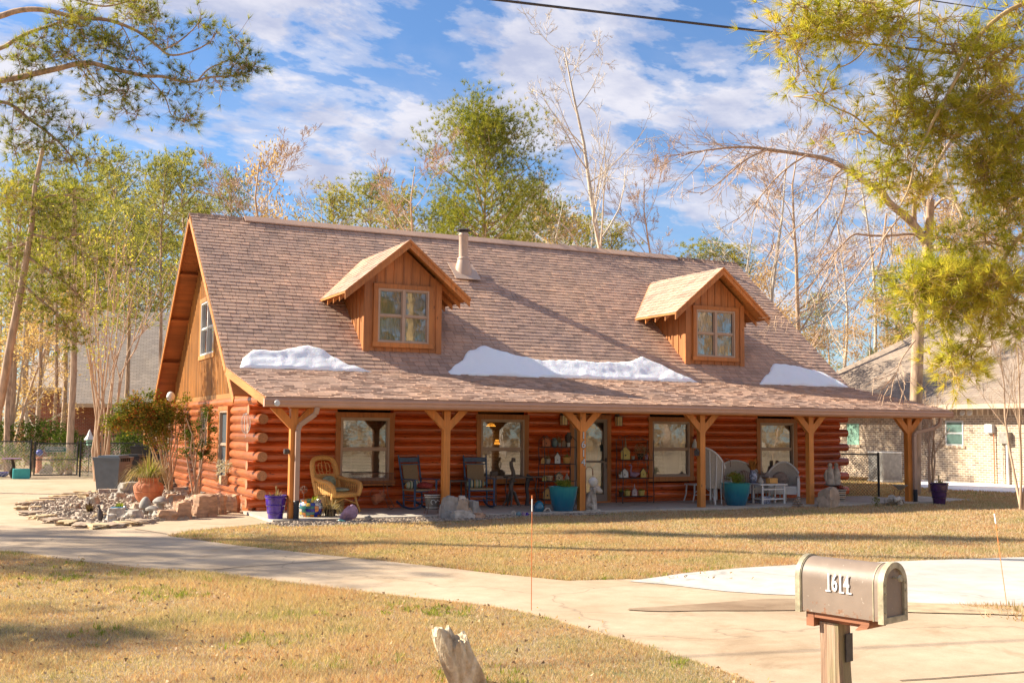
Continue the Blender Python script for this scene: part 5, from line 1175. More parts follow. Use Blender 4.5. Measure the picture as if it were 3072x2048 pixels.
# grass tuft round the right stake
tuft(b, (0, 0, 0), 260, .11, 1.2, .012, rn, .2, .55); tag(one(b, 'grass', 'grass', at((4.132, -15.768), GZ), 'tuft of grass growing round the foot of the leaning stake', 'grass tuft'), kind='stuff')
# --- white wicker set
ww = 'wicker_white'
q = (11.179, -0.543); t = thing('wicker_stool', 'low white wicker table partly behind the fourth post', 'side table', at((q[0], q[1]+.2), 0))
b = MB(); b.cbox((0, 0, .43), (.62, .42, .035), None, .01); b.build('table_top', ww, t)
for sx_ in (-1, 1):
    for sy in (-1, 1): b = MB(); b.tube([(sx_*.26, sy*.17, .42), (sx_*.27, sy*.18, .2), (sx_*.33, sy*.2, 0)], [.022, .02, .016], 7); b.build('leg', ww, t, True)
b = MB(); b.tube([(-.28, -.18, .17), (.28, -.18, .17)], .012, 6); b.tube([(-.27, -.18, .22), (0, -.18, .40), (.27, -.18, .22)], .010, 6); b.build('stretcher', ww, t, True)
def bentwood(label, loc, rz):
    """white wicker armchair seen from behind: curved fan of canes, woven back and apron"""
    t = thing('bentwood_chair', label, 'armchair', loc, rz)
    b = MB(); b.lathe([(.27, .38), (.29, .40), (.29, .43), (.27, .45)], 24); b.build('seat', 'wicker_grey', t, True)
    n = 18; b = MB(); vs = []
    for i in range(n+1):
        a = math.pi*(i/n); hgt = .45+.50*math.sin(a)**.8
        for j in range(5): k = j/4; rr = .29+.08*k; vs.append((rr*math.cos(a), rr*math.sin(a)*.95, .42+(hgt)*k))
    b.add(vs, [(i*5+j, (i+1)*5+j, (i+1)*5+j+1, i*5+j+1) for i in range(n) for j in range(4)]); b.build('woven_back', 'wicker_grey', t, True)
    b = MB(); b.tube([(( .375)*math.cos(a), .375*math.sin(a)*.95, .43+.45+.50*math.sin(a)**.8) for a in [math.pi*k/16 for k in range(17)]], .022, 7); b.build('top_rim', ww, t, True)
    for k in range(7):
        a = math.pi*(.08+.84*k/6); b = MB(); hgt = .45+.5*math.sin(a)**.8
        b.tube([(.33*math.cos(a), .33*math.sin(a), .02 if k in (0, 6) else .12), (.31*math.cos(a), .31*math.sin(a), .40), (.385*math.cos(a), .375*math.sin(a), .42+hgt*.97)], .014, 6); b.build('cane', ww, t, True)
    for k in range(4): a = .8+k*1.57; b = MB(); b.tube([(.24*math.cos(a), .24*math.sin(a), .40), (.27*math.cos(a), .27*math.sin(a), .2), (.35*math.cos(a), .35*math.sin(a), 0)], [.03, .026, .022], 8); b.build('leg', ww, t, True)
    b = MB(); b.blob((0, -.02, .49), (.24, .24, .05), 1, .05); b.build('cushion', 'leaf_grey', t, True)
    return t
q = (10.820, -1.722); bentwood('white bentwood wicker armchair seen from behind, right of the fourth post', at((q[0]+.05, q[1]+.35), 0), R(-55) + math.pi*.9)
def settee(name, label, loc, rz, wd, h, cloths):
    t = thing(name, label, 'wicker seat', loc, rz); b = MB(); n = 22; vs = []
    for i in range(n+1):
        u = i/n; x = -wd/2+wd*u; top = .45+(h-.45)*math.sin(math.pi*(.10+.80*u))**.6; y = .30-.10*(abs(2*u-1)**2)
        for j in range(4): k = j/3; vs.append((x, y+.10*k, .30+(top-.30)*k))
    b.add(vs, [(i*4+j, (i+1)*4+j, (i+1)*4+j+1, i*4+j+1) for i in range(n) for j in range(3)]); b.build('woven_back', 'wicker_grey', t, True)
    b = MB(); b.tube([vs[i*4+3] for i in range(n+1)], .025, 7); b.build('back_rim', ww, t, True)
    b = MB(); b.cbox((0, 0, .37), (wd-.08, .58, .08), None, .03); b.box(-wd/2+.06, -.30, .20, wd/2-.06, -.28, .36); b.build('seat', ww, t)
    for s in (-1, 1):
        b = MB(); X = s*(wd/2-.02); b.box(X-.03, -.28, .30, X+.03, .25, .56, .01); b.tube([(X, .28, .62), (X+s*.01, -.0, .62), (X, -.30, .60), (X, -.31, .45), (X, -.30, 0)], .03, 8); b.tube([(X, .28, .6), (X, .30, 0)], .022, 7); b.build('arm', ww, t, True)
    for k, (x, m, sz) in enumerate(cloths): b = MB(); b.blob((x, .13, .58), (sz, .09, sz*.85), k, .08); b.build('pillow', m, t, True)
    return t
M['taupe_stripe'] = stripes('taupe_striped_cloth', [(.20, .14, .11), (.38, .30, .24), (.25, .19, .15)], 0, 14)
q = (12.396, -0.392); settee('wicker_loveseat', 'wide wicker loveseat with striped brown pillows against the log wall', at((q[0]+.1, -.52), 0), 0, 1.35, 1.02, [(-.25, 'red_cloth', .17), (.10, 'taupe_stripe', .22), (.42, 'taupe_stripe', .19)])
q = (13.175, -1.747); settee('wicker_chair', 'white wicker chair with a round dark pillow just left of the fifth post', at((q[0]+.05, q[1]+.55), 0), R(-40), .76, 1.0, [(-.08, 'brown_cloth', .2)])
q = (13.213, -0.662); settee('low_wicker_chair', 'small low white wicker chair behind the coffee table', at((q[0]+.45, -.62), 0), R(15), .64, .72, [])
# coffee table
q = (12.359, -1.863); t = thing('coffee_table', 'white painted wicker coffee table with a lower rail', 'table', at((q[0], q[1]+.2), 0)); ct = (q[0], q[1]+.2)
b = MB(); b.cbox((0, 0, .475), (.86, .44, .035), None, .008); b.build('table_top', ww, t)
for sx_ in (-1, 1):
    for sy in (-1, 1): b = MB(); b.beam((sx_*.34, sy*.18, 0), (sx_*.34, sy*.18, .46), .04, .04); b.build('leg', ww, t)
b = MB()
for sy in (-1, 1): b.beam((-.34, sy*.18, .12), (.34, sy*.18, .12), .025, .03); b.beam((-.34, sy*.18, .36), (.34, sy*.18, .36), .025, .03)
for sx_ in (-1, 1): b.beam((sx_*.34, -.18, .12), (sx_*.34, .18, .12), .025, .03)
b.build('rails', ww, t)
t = thing('pampas_vase', 'blue and white vase of orange pampas plumes behind the coffee table', 'vase', (ct[0]-.18, ct[1]+.38, .0)); b = MB(); b.lathe([(.06, .50), (.10, .55), (.105, .7), (.07, .78), (.08, .82), (.065, .82)], 20); b.lathe([(.14, 0), (.14, .03), (.05, .06), (.05, .46), (.12, .49), (.12, .50)], 16)
M['blue_white'] = simple('blue_white_glaze', (.26, .28, .36), .25, .9, 22, 0, 0, .4); b.build('vase', 'blue_white', t, True)
b = MB(); tuft(b, (0, 0, .80), 120, .34, .75, .03, rn, .1, .05); b.build('plumes', 'orange_plant', t)
b = MB(); b.lathe([(.05, 0), (.08, .04), (.06, .10), (.03, .15), (.035, .17), (.0, .19)], 16); one(b, 'gourd_ornament', 'stone_lt', at((ct[0]-.25, ct[1]), .493), 'pale gourd ornament on the coffee table', 'ornament', 0, True)
b = MB(); b.cbox((0, 0, .07), (.26, .18, .14), None, .03); one(b, 'wicker_box', 'wicker', at((ct[0]+.1, ct[1]), .493), 'brown lidded wicker box on the coffee table', 'box')
b = MB(); b.cbox((0, 0, .09), (.22, .18, .18), None, .01); one(b, 'blue_white_box', 'blue_white', at((ct[0]-.12, ct[1]+.0), 0), 'blue and white box on the floor under the coffee table', 'box')
b = MB()
for k in range(5):
    for j in range(10-k): a = j*.7+k; r_ = .13-.024*k; b.blob((r_*math.cos(a), r_*math.sin(a)*.8, .04+.055*k), (.035, .03, .022), j+k, .2, 1, 1)
M['cone'] = simple('pine_cone_scales', (.34, .23, .15), .85, .4, 14, .4, 0, 0, (1, 1, 1), .5); one(b, 'pine_cone_heap', 'cone', at((12.557, -2.506), GZ), 'small heap of pine cones at the slab edge left of the fifth post', 'pine cones')
# boulder, striped pot, angels
q = (13.350, -2.899); b = MB(); b.rock((0, 0, .20), (.40, .30, .30), 77, 6); b.rock((-.12, -.06, .16), (.28, .22, .22), 78, 6); one(b, 'boulder', 'flag', at((q[0], q[1]+.15), GZ), 'big rounded tan boulder right of the fifth post', 'boulder', 0, True, ang=28)
q = (14.903, -1.504); pot('striped pot of red stems behind the big tan boulder', at((q[0], q[1]+.1), 0), .17, .30, 'stripe_pot', 'red_plant', .20, 110, 'striped_pot', 1.0)
t = thing('angel_statue', 'pair of pale robed angel figures by the right end of the log wall', 'statue', at((q[0]+.02, q[1]+.35), .0))
for s in (-1, 1):
    b = MB(); b.lathe([(.11, .40), (.12, .45), (.10, .6), (.085, .72), (.09, .78), (.05, .82), (.045, .84), (.06, .88), (.055, .93), (.02, .96)], 14, (s*.105, 0, .02), wob=lambda a, z: 1+.08*math.sin(a*7)*(z < .75)); b.build('figure', 'stone_lt', t, True)
    b = MB(); b.tube([(s*.2, .02, .80), (s*.235, .04, .65), (s*.2, .03, .45)], [.02, .05, .02], 8); b.build('wing', 'stone_lt', t, True)
b = MB(); b.lathe([(.25, 0), (.22, .04), (.10, .1), (.09, .36), (.24, .40), (.24, .42)], 20); b.build('pedestal', 'stone', t, True)
t = thing('sprout', 'small brown leafed sprout in the soil right of the boulder', 'plant', at((14.815, -2.790), GZ)); b = MB(); leafball(b, (0, 0, .13), (.12, .1, .12), 70, .06, rn); b.tube([(0, 0, 0), (0, 0, .2)], .006, 4); b.build('leaves', 'nandina', t)
q = (15.437, -2.749); t = thing('stone_cairn', 'small cairn of pale stones left of the last post', 'rock pile', at(q, GZ))
for k in range(9): b = MB(); a = k*.9; b.rock((.2*math.cos(a)*(1-k*.07), .14*math.sin(a), .07+k*.018), (.11, .09, .075), 90+k, 6); b.build('stone', 'stone_lt', t, True, ang=28)
q = (15.916, -2.523); t = thing('scrolled_bird_bath', 'small bird bath on a scrolled iron stand left of the last post', 'bird bath', at(q, GZ)); b = MB(); b.lathe([(.04, .38), (.10, .44), (.19, .50), (.20, .51), (.15, .48)], 20); b.build('basin', 'stone', t, True)
b = MB(); b.tube([(0, 0, .4), (-.03, 0, .25), (.08, 0, .1), (.14, 0, 0)], .011, 6); b.tube([(.07+.08*math.cos(a)*(1-a*.1), 0, .30+.08*math.sin(a)*(1-a*.1)) for a in [k*.5 for k in range(16)]], .009, 5); b.tube([(-.15+.07*math.cos(a), 0, .33+.07*math.sin(a)) for a in [k*.5 for k in range(9)]], .008, 5); b.build('iron_scroll', 'rust', t)
# hanging bell left of fourth post, bird house boxes fixed to posts, wall spinner
q = (11.231, 1.532); t = thing('wind_bell', 'small red and white bell hanging on the wall left of the fourth post', 'wind bell', (q[0], -.12, q[1])); b = MB(); b.lathe([(.09, -.18), (.075, -.10), (.03, .0), (.02, .05)], 14); b.build('bell', 'white_paint', t, True); b = MB(); b.lathe([(.06, .05), (.06, .09), (.02, .12)], 12); b.build('red_top', 'red_cloth', t, True)
q = (-0.304, 1.863); t = thing('wire_spinner', 'silver wire spinner hanging at the corner log ends', 'garden spinner', (-.42, q[0], q[1])); b = MB()
for k in range(6):
    a = k*math.pi/6; b.tube([(.10*math.cos(a)*math.sin(u), .10*math.sin(a)*math.sin(u), .22*math.cos(u)) for u in [j*.45 for j in range(14)]], .004, 4, closed=True)
b.tube([(0, 0, .22), (0, 0, .4)], .002, 3); b.tube([(0, 0, -.22), (0, 0, -.3)], .004, 3); b.build('wire_cage', 'white_frame', t)
q = (0.000, 1.316); b = MB(); b.lathe([(.05, -.05), (.055, -.04), (.055, .04), (.05, .05)], 8); o_ = one(b, 'bird_box', 'iron', (q[0]-.03, -2.22, q[1]), 'small dark bird box fixed on the left side of the corner post', 'bird house'); o_.rotation_euler = (0, R(90), 0)
q = (9.835, 1.288); birdhouse('bird_box', 'tiny dark bird house on the left face of the fourth post', (q[0]-.02, -2.2, q[1]-.08), .11, .17, 'iron', 'grey_wood', R(-60))

# ================================================================ MAILBOX
ax = Vector((.26, -.966, 0)).normalized(); pr_ = Vector((.966, .26, 0)).normalized()
L_, W_, H_ = .54, .235, .31; mbc = Vector((-1.07, -19.15, .745))+pr_*W_/2-ax*L_/2
t = thing('mailbox', 'taupe metal mailbox numbered 1614 on a leaning weathered wooden post', 'mailbox', tuple(mbc), math.atan2(ax.y, ax.x))
# local: +x toward the door end
def arch(w, h, n=18, e=0):
    r = w/2; return [(-r-e, -e), (r+e, -e)]+[((r+e)*math.cos(a), h-r+(r+e)*math.sin(a)) for a in [math.pi*k/n for k in range(n+1)]]
b = MB(); P = arch(W_, H_); b.prism(P, -L_/2, L_/2-.012, 'x'); b.build('body', 'mailbox', t, True)
def ring(mb, w, h, x0, x1, e0, e1):
    A = arch(w, h, 18, e0); B = arch(w, h, 18, e1); n = len(A)
    vs = [(x0, a, b_) for a, b_ in A]+[(x1, a, b_) for a, b_ in A]+[(x0, a, b_) for a, b_ in B]+[(x1, a, b_) for a, b_ in B]
    f_ = []
    for i in range(n): j = (i+1) % n; f_ += [(i, j, n+j, n+i), (2*n+i, 3*n+i, 3*n+j, 2*n+j), (i, 2*n+i, 2*n+j, j), (n+i, n+j, 3*n+j, 3*n+i)]
    mb.add(vs, f_)
for nm, x0, x1, e in (('door_rim', L_/2-.012, L_/2+.022, .012), ('rear_rim', -L_/2-.012, -L_/2+.02, .010)):
    b = MB(); ring(b, W_, H_, x0, x1, -.022, e); b.build(nm, 'mailbox_trim', t, True)
b = MB(); ring(b, W_, H_, -L_/2+.02, -L_/2+.026, -.004, .006); ring(b, W_, H_, L_/2-.05, L_/2-.044, -.004, .003); b.build('seam', 'mailbox_trim', t, True)
b = MB(); P2 = arch(W_-.05, H_-.03); b.prism([(y, z+.018) for y, z in P2], L_/2-.012, L_/2+.008, 'x'); do = b.build('door', 'mailbox', t, True)
b = MB(); b.prism(arch(W_-.03, H_-.03), -L_/2-.008, -L_/2, 'x'); b.build('rear_panel', 'mailbox', t, True)
b = MB(); b.tube([(L_/2+.008, 0, .235), (L_/2+.05, 0, .235)], .006, 8); b.tube([(L_/2+.05, 0, .235), (L_/2+.062, 0, .235)], [.02, .017], 14); b.build('door_knob', 'mailbox_trim', do, True)
b = MB()
for yy, z in ((-W_/2, .20), (-W_/2, .155), (-W_/2, .05), (W_/2, .20), (W_/2, .155), (W_/2, .05)):
    s = -1 if yy < 0 else 1; b.lathe([(.006, 0), (.006, .008), (.003, .012)], 8, (L_/2+.008, yy-s*.008, z)); b.box(L_/2+.018, yy-s*.014, z-.004, L_/2+.028, yy-s*.003, z+.005)
b.build('rivets', 'mailbox_trim', t)
def slab_num():
    o_ = text('1614', 'numerals', 'numeral_white', .138, (.0, -W_/2-.0045, .180), (R(90), 0, 0), t, .0015, .56, .0022)
    g = MB(); xs = [-.066, -.021, .022, .066]
    for i in (0, 2): g.box(xs[i]-.012, -W_/2-.0062, .130, xs[i]+.020, -W_/2-.0020, .138)
    g.box(.068-.010, -W_/2-.0062, .130, .068+.022, -W_/2-.0020, .138); g.build('numeral_serifs', 'numeral_white', t)
slab_num()
b = MB()                                     # slab serifs of the numerals
M['dotw'] = M['numeral_white']
b = MB(); b.box(-L_/2+.10, -.10, -.032, L_/2-.085, .10, -.002); b.box(-L_/2+.045, -.10, -.085, -L_/2+.095, .10, -.002); M['rust_wood'] = wood('reddish_board', (.36, .15, .08), 0, .8, .35, False); b.build('base_board', 'rust_wood', t)
b = MB(); b.prism([(L_/2-.135, -.032), (L_/2-.085, -.032), (L_/2-.10, -.055), (L_/2-.155, -.07), (L_/2-.175, -.07)], -.10, .10, 'y'); b.prism([(-L_/2+.1, -.033), (L_/2-.14, -.033), (L_/2-.18, -.058), (-L_/2+.1, -.058)], -.05, .05, 'y'); b.build('bracket', 'rust_wood', t)
def postmat(h):
    oc = OC(h); g = h.noise(h.mapp(oc, (30, 30, 1.2)), 1.4, 6, .65, .5); z_ = h.noise(h.mapp(oc, (6, 6, 1.6)), 1, 4)
    c_ = h.ramp(g, [(.3, (.13, .07, .04)), (.5, (.36, .22, .14)), (.72, (.52, .37, .26))]); c_ = h.mix(h.ramp(z_, [(.52, (0,)*3), (.62, (.55,)*3)]), c_, (.26, .25, .12))
    return bsdf(h, c_, .85, Normal=bump(h, g, .8, .012))
M['oldpost'] = mat('weathered_post', postmat)
b = MB(); vs = []
hp = .062
for k in range(13):
    z = -.058-.86*k/12
    for (a, c_) in ((-hp, -hp), (hp, -hp), (hp, hp), (-hp, hp)): vs.append((-.10+a+.006*noise.noise(Vector((z*4, a*9, 1)))+.02*(k/12), c_+.006*noise.noise(Vector((z*4, c_*9, 5))), z))
b.add(vs, [(4*i+j, 4*i+(j+1) % 4, 4*i+4+(j+1) % 4, 4*i+4+j) for i in range(12) for j in range(4)]); b.build('post', 'oldpost', t)
b = MB(); b.cbox((-.10+hp+.012, .03, -.20), (.008, .07, .16), None, .002); b.build('reflector_plate', 'iron', t)
for f_ in ('',): pass
# ================================================================ ROCK IN THE FRONT LAWN
q = (-2.377, -16.419); b = MB()
b.block((-.06, 0, .14), (.09, .09, .31), 5, .22, .25, 0, R(-24)); b.block((.05, .01, .08), (.085, .10, .30), 9, .22, .2, .2, R(-22))
def lrock(h):
    oc = OC(h); a = h.noise(h.mapp(oc, (9, 9, 2.6), (0, 0, 0), (0, R(16), 0)), 1, 7, .65, .8); f_ = h.noise(oc, 30, 4)
    c_ = h.ramp(a, [(.30, (.30, .20, .11)), (.44, (.58, .44, .27)), (.6, (.78, .66, .46)), (.8, (.84, .77, .62))])
    return bsdf(h, h.mix(1, c_, h.ramp(f_, [(.3, (.8,)*3), (.7, (1.1,)*3)]), 'MULTIPLY'), .85, Normal=bump(h, h.math('ADD', a, h.math('MULTIPLY', f_, .3)), .9, .04))
M['lawn_rock'] = mat('pale_streaked_rock', lrock)
one(b, 'lawn_rock', 'lawn_rock', at(q, GZ-.02), 'pale leaning split rock standing in the front lawn', 'rock', R(-26), True, None, 22)
# ================================================================ OVERHEAD CABLES
A = Vector((-.13, -11.9, 7.03)); B = Vector((7.35, -13.4, 6.97)); d = (B-A)
pts = [A+d*(t_-2) for t_ in [k*.25 for k in range(25)]]; b = MB(); pts2 = [p_+Vector((0, 0, .012*((i-10)/4)**2)) for i, p_ in enumerate(pts)]
b.tube(pts2, .0165, 7); hx = []
for i in range(0, 700):
    u = i/699*(len(pts2)-1); k = min(int(u), len(pts2)-2); P = pts2[k].lerp(pts2[k+1], u-k); hx.append(P+Vector((0, math.cos(i*.9), math.sin(i*.9)))*.011)
b.tube(hx, .0055, 4); tag(b.build('overhead_cable', 'wire', None, True), 'thick dark overhead cable crossing the sky above the cabin', 'cable')
A = Vector((4.9, -13.9, 7.25)); B = Vector((6.15, -14.4, 7.10)); d = B-A; b = MB(); b.tube([A+d*(t_-6) for t_ in range(0, 20)], .007, 6); tag(b.build('overhead_wire', 'wire', None, True), 'thin upper wire in the top right corner above the thick cable', 'cable')

# ================================================================ ROCK GARDEN ON THE LEFT
bed = [(-4.444, 2.919), (-4.259, 4.442), (-3.811, 5.545), (-2.963, 7.987), (-2.317, 9.256), (-0.985, 11.236), (0.133, 10.903), (0.478, 7.541), (0.144, 1.327), (-1.592, -1.070), (-2.271, -1.247), (-3.434, -2.438), (-3.689, -2.053), (-4.128, -0.734), (-4.426, 1.114)]
bedp = smooth_poly(bed, 2)
sheet('rock_garden_bed', bedp, GZ+.05, 'gravel', .1)
rn = random.Random(21)
tag(pebble_mesh('gravel', scatter_in(bedp, 2600, rn), .025, .06, GZ+.05, 'pebble', rn), 'loose stone chips filling the rock garden', 'gravel')
# flagstone edging, every slab its own thing
ORD = 'first second third fourth fifth sixth seventh eighth ninth tenth eleventh twelfth thirteenth fourteenth fifteenth sixteenth seventeenth eighteenth nineteenth twentieth'.split()
ed = [(-4.451, 2.604), (-4.430, 1.022), (-4.288, -0.094), (-4.125, -0.975), (-3.923, -1.593), (-3.735, -2.254), (-3.524, -2.547), (-3.275, -2.498), (-2.988, -2.165), (-2.695, -1.815)]
M['flag2'] = simple('ochre_flagstone', (.50, .36, .20), .85, .3, 6, .6)
for k, (x, y) in enumerate(ed):
    b = MB(); b.block((0, 0, .03), (.26, .17, .035), 120+k, .3, .1); one(b, 'edging_stone', 'flag' if k % 2 else 'flag2', (x, y+.08, GZ+.02), ORD[k]+' flagstone from the left tip along the front edge of the rock garden', 'flagstone', .3*k, True, 'flat edging stones of the rock garden', ang=28)
for k, (x, y) in enumerate([(-4.305, 4.219), (-4.051, 4.985), (-3.743, 5.787), (-3.415, 6.642), (-3.064, 7.557), (-2.727, 8.388)]):
    b = MB(); b.block((0, 0, .03), (.34, .16, .035), 140+k, .3, .1); one(b, 'edging_stone', 'flag2' if k % 2 else 'flag', (x, y, GZ+.02), ORD[k]+' flagstone from the left tip along the rear edge of the rock garden', 'flagstone', .5-.2*k, True, 'flat edging stones behind the rock garden', ang=28)
# petrified wood blocks stepping up to the cabin corner
pet = [(503, 1562, .20, .15, .12, 'low reddish petrified wood block, leftmost of the row'), (548, 1558, .18, .16, .20, 'upright petrified wood block second in the row'), (610, 1552, .32, .2, .26, 'largest petrified wood block in the middle of the row'), (657, 1545, .17, .15, .24, 'striped petrified wood block right of the largest one'), (700, 1538, .22, .16, .22, 'petrified wood block next to last before the cabin corner'), (740, 1529, .17, .14, .26, 'tall petrified wood block touching the cabin corner logs')]
petp = [(-2.098, -1.226), (-1.775, -1.004), (-1.305, -0.645), (-0.891, -0.146), (-0.479, 0.392), (-0.020, 1.167)]
for k, ((x, y), p_) in enumerate(zip(petp, pet)):
    b = MB(); b.block((0, 0, p_[4]*.8), (p_[2]*.9, p_[3]*.9, p_[4]*.9), 160+k, .24, .12); one(b, 'petrified_wood', 'petrified', (x, y+.12, GZ), p_[5], 'petrified wood', .3*k, True, ang=25)
loose = [(390, 1478, .30, 'stone'), (352, 1500, .16, 'stone_lt'), (395, 1508, .17, 'stone_lt'), (560, 1490, .14, 'petrified'), (595, 1500, .2, 'stone'), (530, 1512, .2, 'flag'), (561, 1530, .22, 'petrified'), (410, 1530, .14, 'flag'), (250, 1500, .14, 'flag2'), (350, 1555, .18, 'stone_lt'), (400, 1560, .18, 'stone_lt'), (225, 1530, .13, 'flag'), (600, 1520, .2, 'petrified'), (650, 1512, .18, 'flag'), (480, 1555, .12, 'stone_lt'), (278, 1515, .17, 'stone_lt'), (330, 1570, .15, 'stone_lt'), (300, 1560, .12, 'flag2'), (515, 1500, .13, 'petrified'), (575, 1476, .16, 'stone')]
lp_ = [(-1.720, 7.592), (-2.285, 5.439), (-2.113, 4.083), (-0.459, 6.267), (-0.488, 4.441), (-1.234, 3.056), (-1.306, 1.297), (-2.336, 1.451), (-3.081, 5.434), (-2.955, -0.404), (-2.713, -1.003), (-3.536, 2.077), (-0.888, 2.016), (-0.324, 2.987), (-2.152, -0.607), (-3.039, 3.553), (-3.211, -1.625), (-3.306, -0.787), (-1.078, 4.770), (-0.023, 8.032)]
for k, ((x, y), r_) in enumerate(zip(lp_, loose)):
    b = MB(); b.block((0, 0, r_[2]*.4), (r_[2]*1.15, r_[2]*.8, r_[2]*.55), 180+k, .3, .3); one(b, 'garden_rock', r_[3], (x, y, GZ+.04), {'stone': 'grey', 'stone_lt': 'pale', 'petrified': 'reddish', 'flag': 'tan', 'flag2': 'ochre'}[r_[3]]+' loose rock in the rock garden, '+ORD[[q_[0] for q_ in sorted(loose)].index(r_[0])]+' rock from the left', 'rock', k*.7, True, 'loose rocks of the rock garden', ang=28)
# brick edging blocks behind
M['block'] = simple('tan_concrete_block', (.48, .37, .28), .85, .15, 10, .3)
for k, (x, y) in enumerate([(-2.327, 7.785), (-2.049, 7.696), (-1.751, 7.760), (-0.324, 8.126), (0.020, 8.018)]):
    b = MB(); b.cbox((0, 0, .08), (.36, .2, .16), None, .012); one(b, 'edging_block', 'block', (x, y, GZ), ['leftmost tan block by the grey bin', 'second tan block, below the grey bin', 'third tan block, left of the terracotta urn', 'tan block right of the terracotta urn', 'rightmost tan block by the slim shrub'][k], 'block', .05*k, False, 'tan edging blocks behind the rock garden')
# terracotta urn with grass
q = (-1.819, 3.494); t = thing('terracotta_urn', 'large terracotta urn with arching dry grass in the rock garden', 'plant pot', at(q, GZ+.06))
def lobes(a, z): return 1+.035*math.cos(a*12)*max(0, math.sin((z-.30)/.20*math.pi)) if .30 < z < .50 else 1
b = MB(); b.lathe([(.19, 0), (.25, .06), (.30, .14), (.325, .24), (.335, .25), (.325, .26), (.34, .32), (.335, .38), (.30, .44), (.24, .48), (.225, .51), (.24, .56), (.255, .58), (.235, .585), (.2, .55), (.02, .54)], 60, cap=False, wob=lobes); b.build('urn', 'terracotta', t, True)
b = MB(); tuft(b, (0, 0, .54), 330, .80, 1.35, .016, rn, .75, .16); b.build('grass_blades', 'dry_blade', t); b = MB(); tuft(b, (0, 0, .54), 160, .60, 1.1, .016, rn, .5, .16); b.build('green_blades', 'green_blade', t)
# stone mushrooms
def mushroom(label, p_, h, r, hc):
    t = thing('stone_mushroom', label, 'garden ornament', at(p_, GZ+.05)); b = MB(); b.lathe([(r*.62, 0), (r*.42, h*.3), (r*.40, h-hc)], 16); b.build('stalk', 'stone', t, True)
    b = MB(); b.lathe([(r*.3, h-hc-.02), (r*.95, h-hc-.01), (r, h-hc+.03), (r*.8, h-hc*.45), (r*.42, h-hc*.12), (.01, h)], 22); b.build('cap', 'stone', t, True)
mushroom('stone mushroom with a tall pointed cap in front of the terracotta urn', (-2.358, 0.005), .36, .13, .22); mushroom('lowest stone mushroom between its two neighbours', (-2.251, -0.215), .19, .14, .09); mushroom('stone mushroom with a broad flat cap right of the urn', (-1.964, 0.620), .32, .17, .13)
q = (-2.804, 0.536); t = thing('glazed_bowl', 'low green blue glazed bowl with a small succulent in the rock garden', 'bowl', at(q, GZ+.05)); b = MB(); b.lathe([(.12, 0), (.19, .04), (.205, .09), (.16, .13), (.13, .135), (.12, .12), (.02, .11)], 26, cap=False); b.build('bowl', 'teal', t, True); b = MB(); tuft(b, (0, 0, .11), 70, .12, 1.0, .025, rn, 0, .07); b.build('succulent', 'green_blade', t)
q = (-3.364, 0.736); t = thing('spiky_plant', 'dark spiky agave rosette at the left of the rock garden', 'plant', at(q, GZ+.05)); b = MB(); tuft(b, (0, 0, .02), 34, .26, 1.35, .045, rn, .1, .04); M['agave'] = leafm('dark_agave', [(.06, .04, .035), (.14, .09, .06), (.2, .17, .08)], .2); b.build('leaves', 'agave', t)
q = (-3.388, -1.560); t = thing('bird_figure', 'small dark upright bird figure at the front edge of the rock garden', 'ornament', at(q, GZ+.05)); b = MB(); b.tube([(0, 0, 0), (.01, 0, .08), (.0, 0, .17), (-.01, 0, .24), (-.03, 0, .30), (-.06, 0, .31)], [.03, .055, .05, .02, .028, .006], 12); b.build('body', 'iron', t, True)
# ================================================================ WHEELED BINS
def bin_(label, loc, rz, m, w=.60, h=1.02):
    t = thing('wheeled_bin', label, 'rubbish bin', loc, rz, 'wheeled bins beside the cabin'); b = MB()
    w0, w1 = w*.40, w*.5
    b.add([(-w0, -w0, .02), (w0, -w0, .02), (w0, w0, .02), (-w0, w0, .02), (-w1, -w1*1.05, h), (w1, -w1*1.05, h), (w1, w1*1.15, h), (-w1, w1*1.15, h)], [(0, 3, 2, 1), (0, 1, 5, 4), (1, 2, 6, 5), (2, 3, 7, 6), (3, 0, 4, 7), (4, 5, 6, 7)])
    b.box(-w1-.015, -w1*1.05-.015, h-.06, w1+.015, w1*1.15+.015, h-.0); b.build('body', m, t)
    b = MB(); b.box(-w1-.03, -w1*1.05-.04, h, w1+.03, w1*1.15+.03, h+.03, .012); b.cbox((0, .03, h+.05), (w*.8, w*.85, .05), None, .02); b.build('lid', 'black_plastic' if m != 'bin_grey' else 'bin_grey', t)
    for k in range(5): b = MB(); x = -w1+.06+k*(2*w1-.12)/4; b.box(w1+.015, -w1+.06+k*.12, h-.10, w1+.05, -w1+.09+k*.12, h-.0); b.build('lid_rib', 'black_plastic', t)
    for s in (-1, 1): b = MB(); b.tube([(s*w*.36, w*.42, .11), (s*w*.46, w*.42, .11)], .11, 16); b.build('wheel', 'black_plastic', t, True)
    b = MB(); b.tube([(-w*.4, w1*1.15+.06, h-.04), (w*.4, w1*1.15+.06, h-.04)], .016, 8); b.build('handle', 'black_plastic', t, True)
q = (-1.937, 9.660); bin_('blue grey wheeled bin, leftmost of the three by the rock garden', at((q[0], q[1]+.2), GZ), R(-32), 'bin_grey', .78, .93)
q = (-1.281, 10.555); bin_('dark brown wheeled bin in the middle between the grey and the tall bins', at((q[0]+.0, q[1]+.45), GZ), R(-28), 'bin_dark', .72, .93)
q = (-0.654, 11.536); bin_('tall black wheeled bin behind the terracotta urn', at((q[0]+.1, q[1]+1.0), GZ), R(-25), 'black_plastic', .90, 1.20)
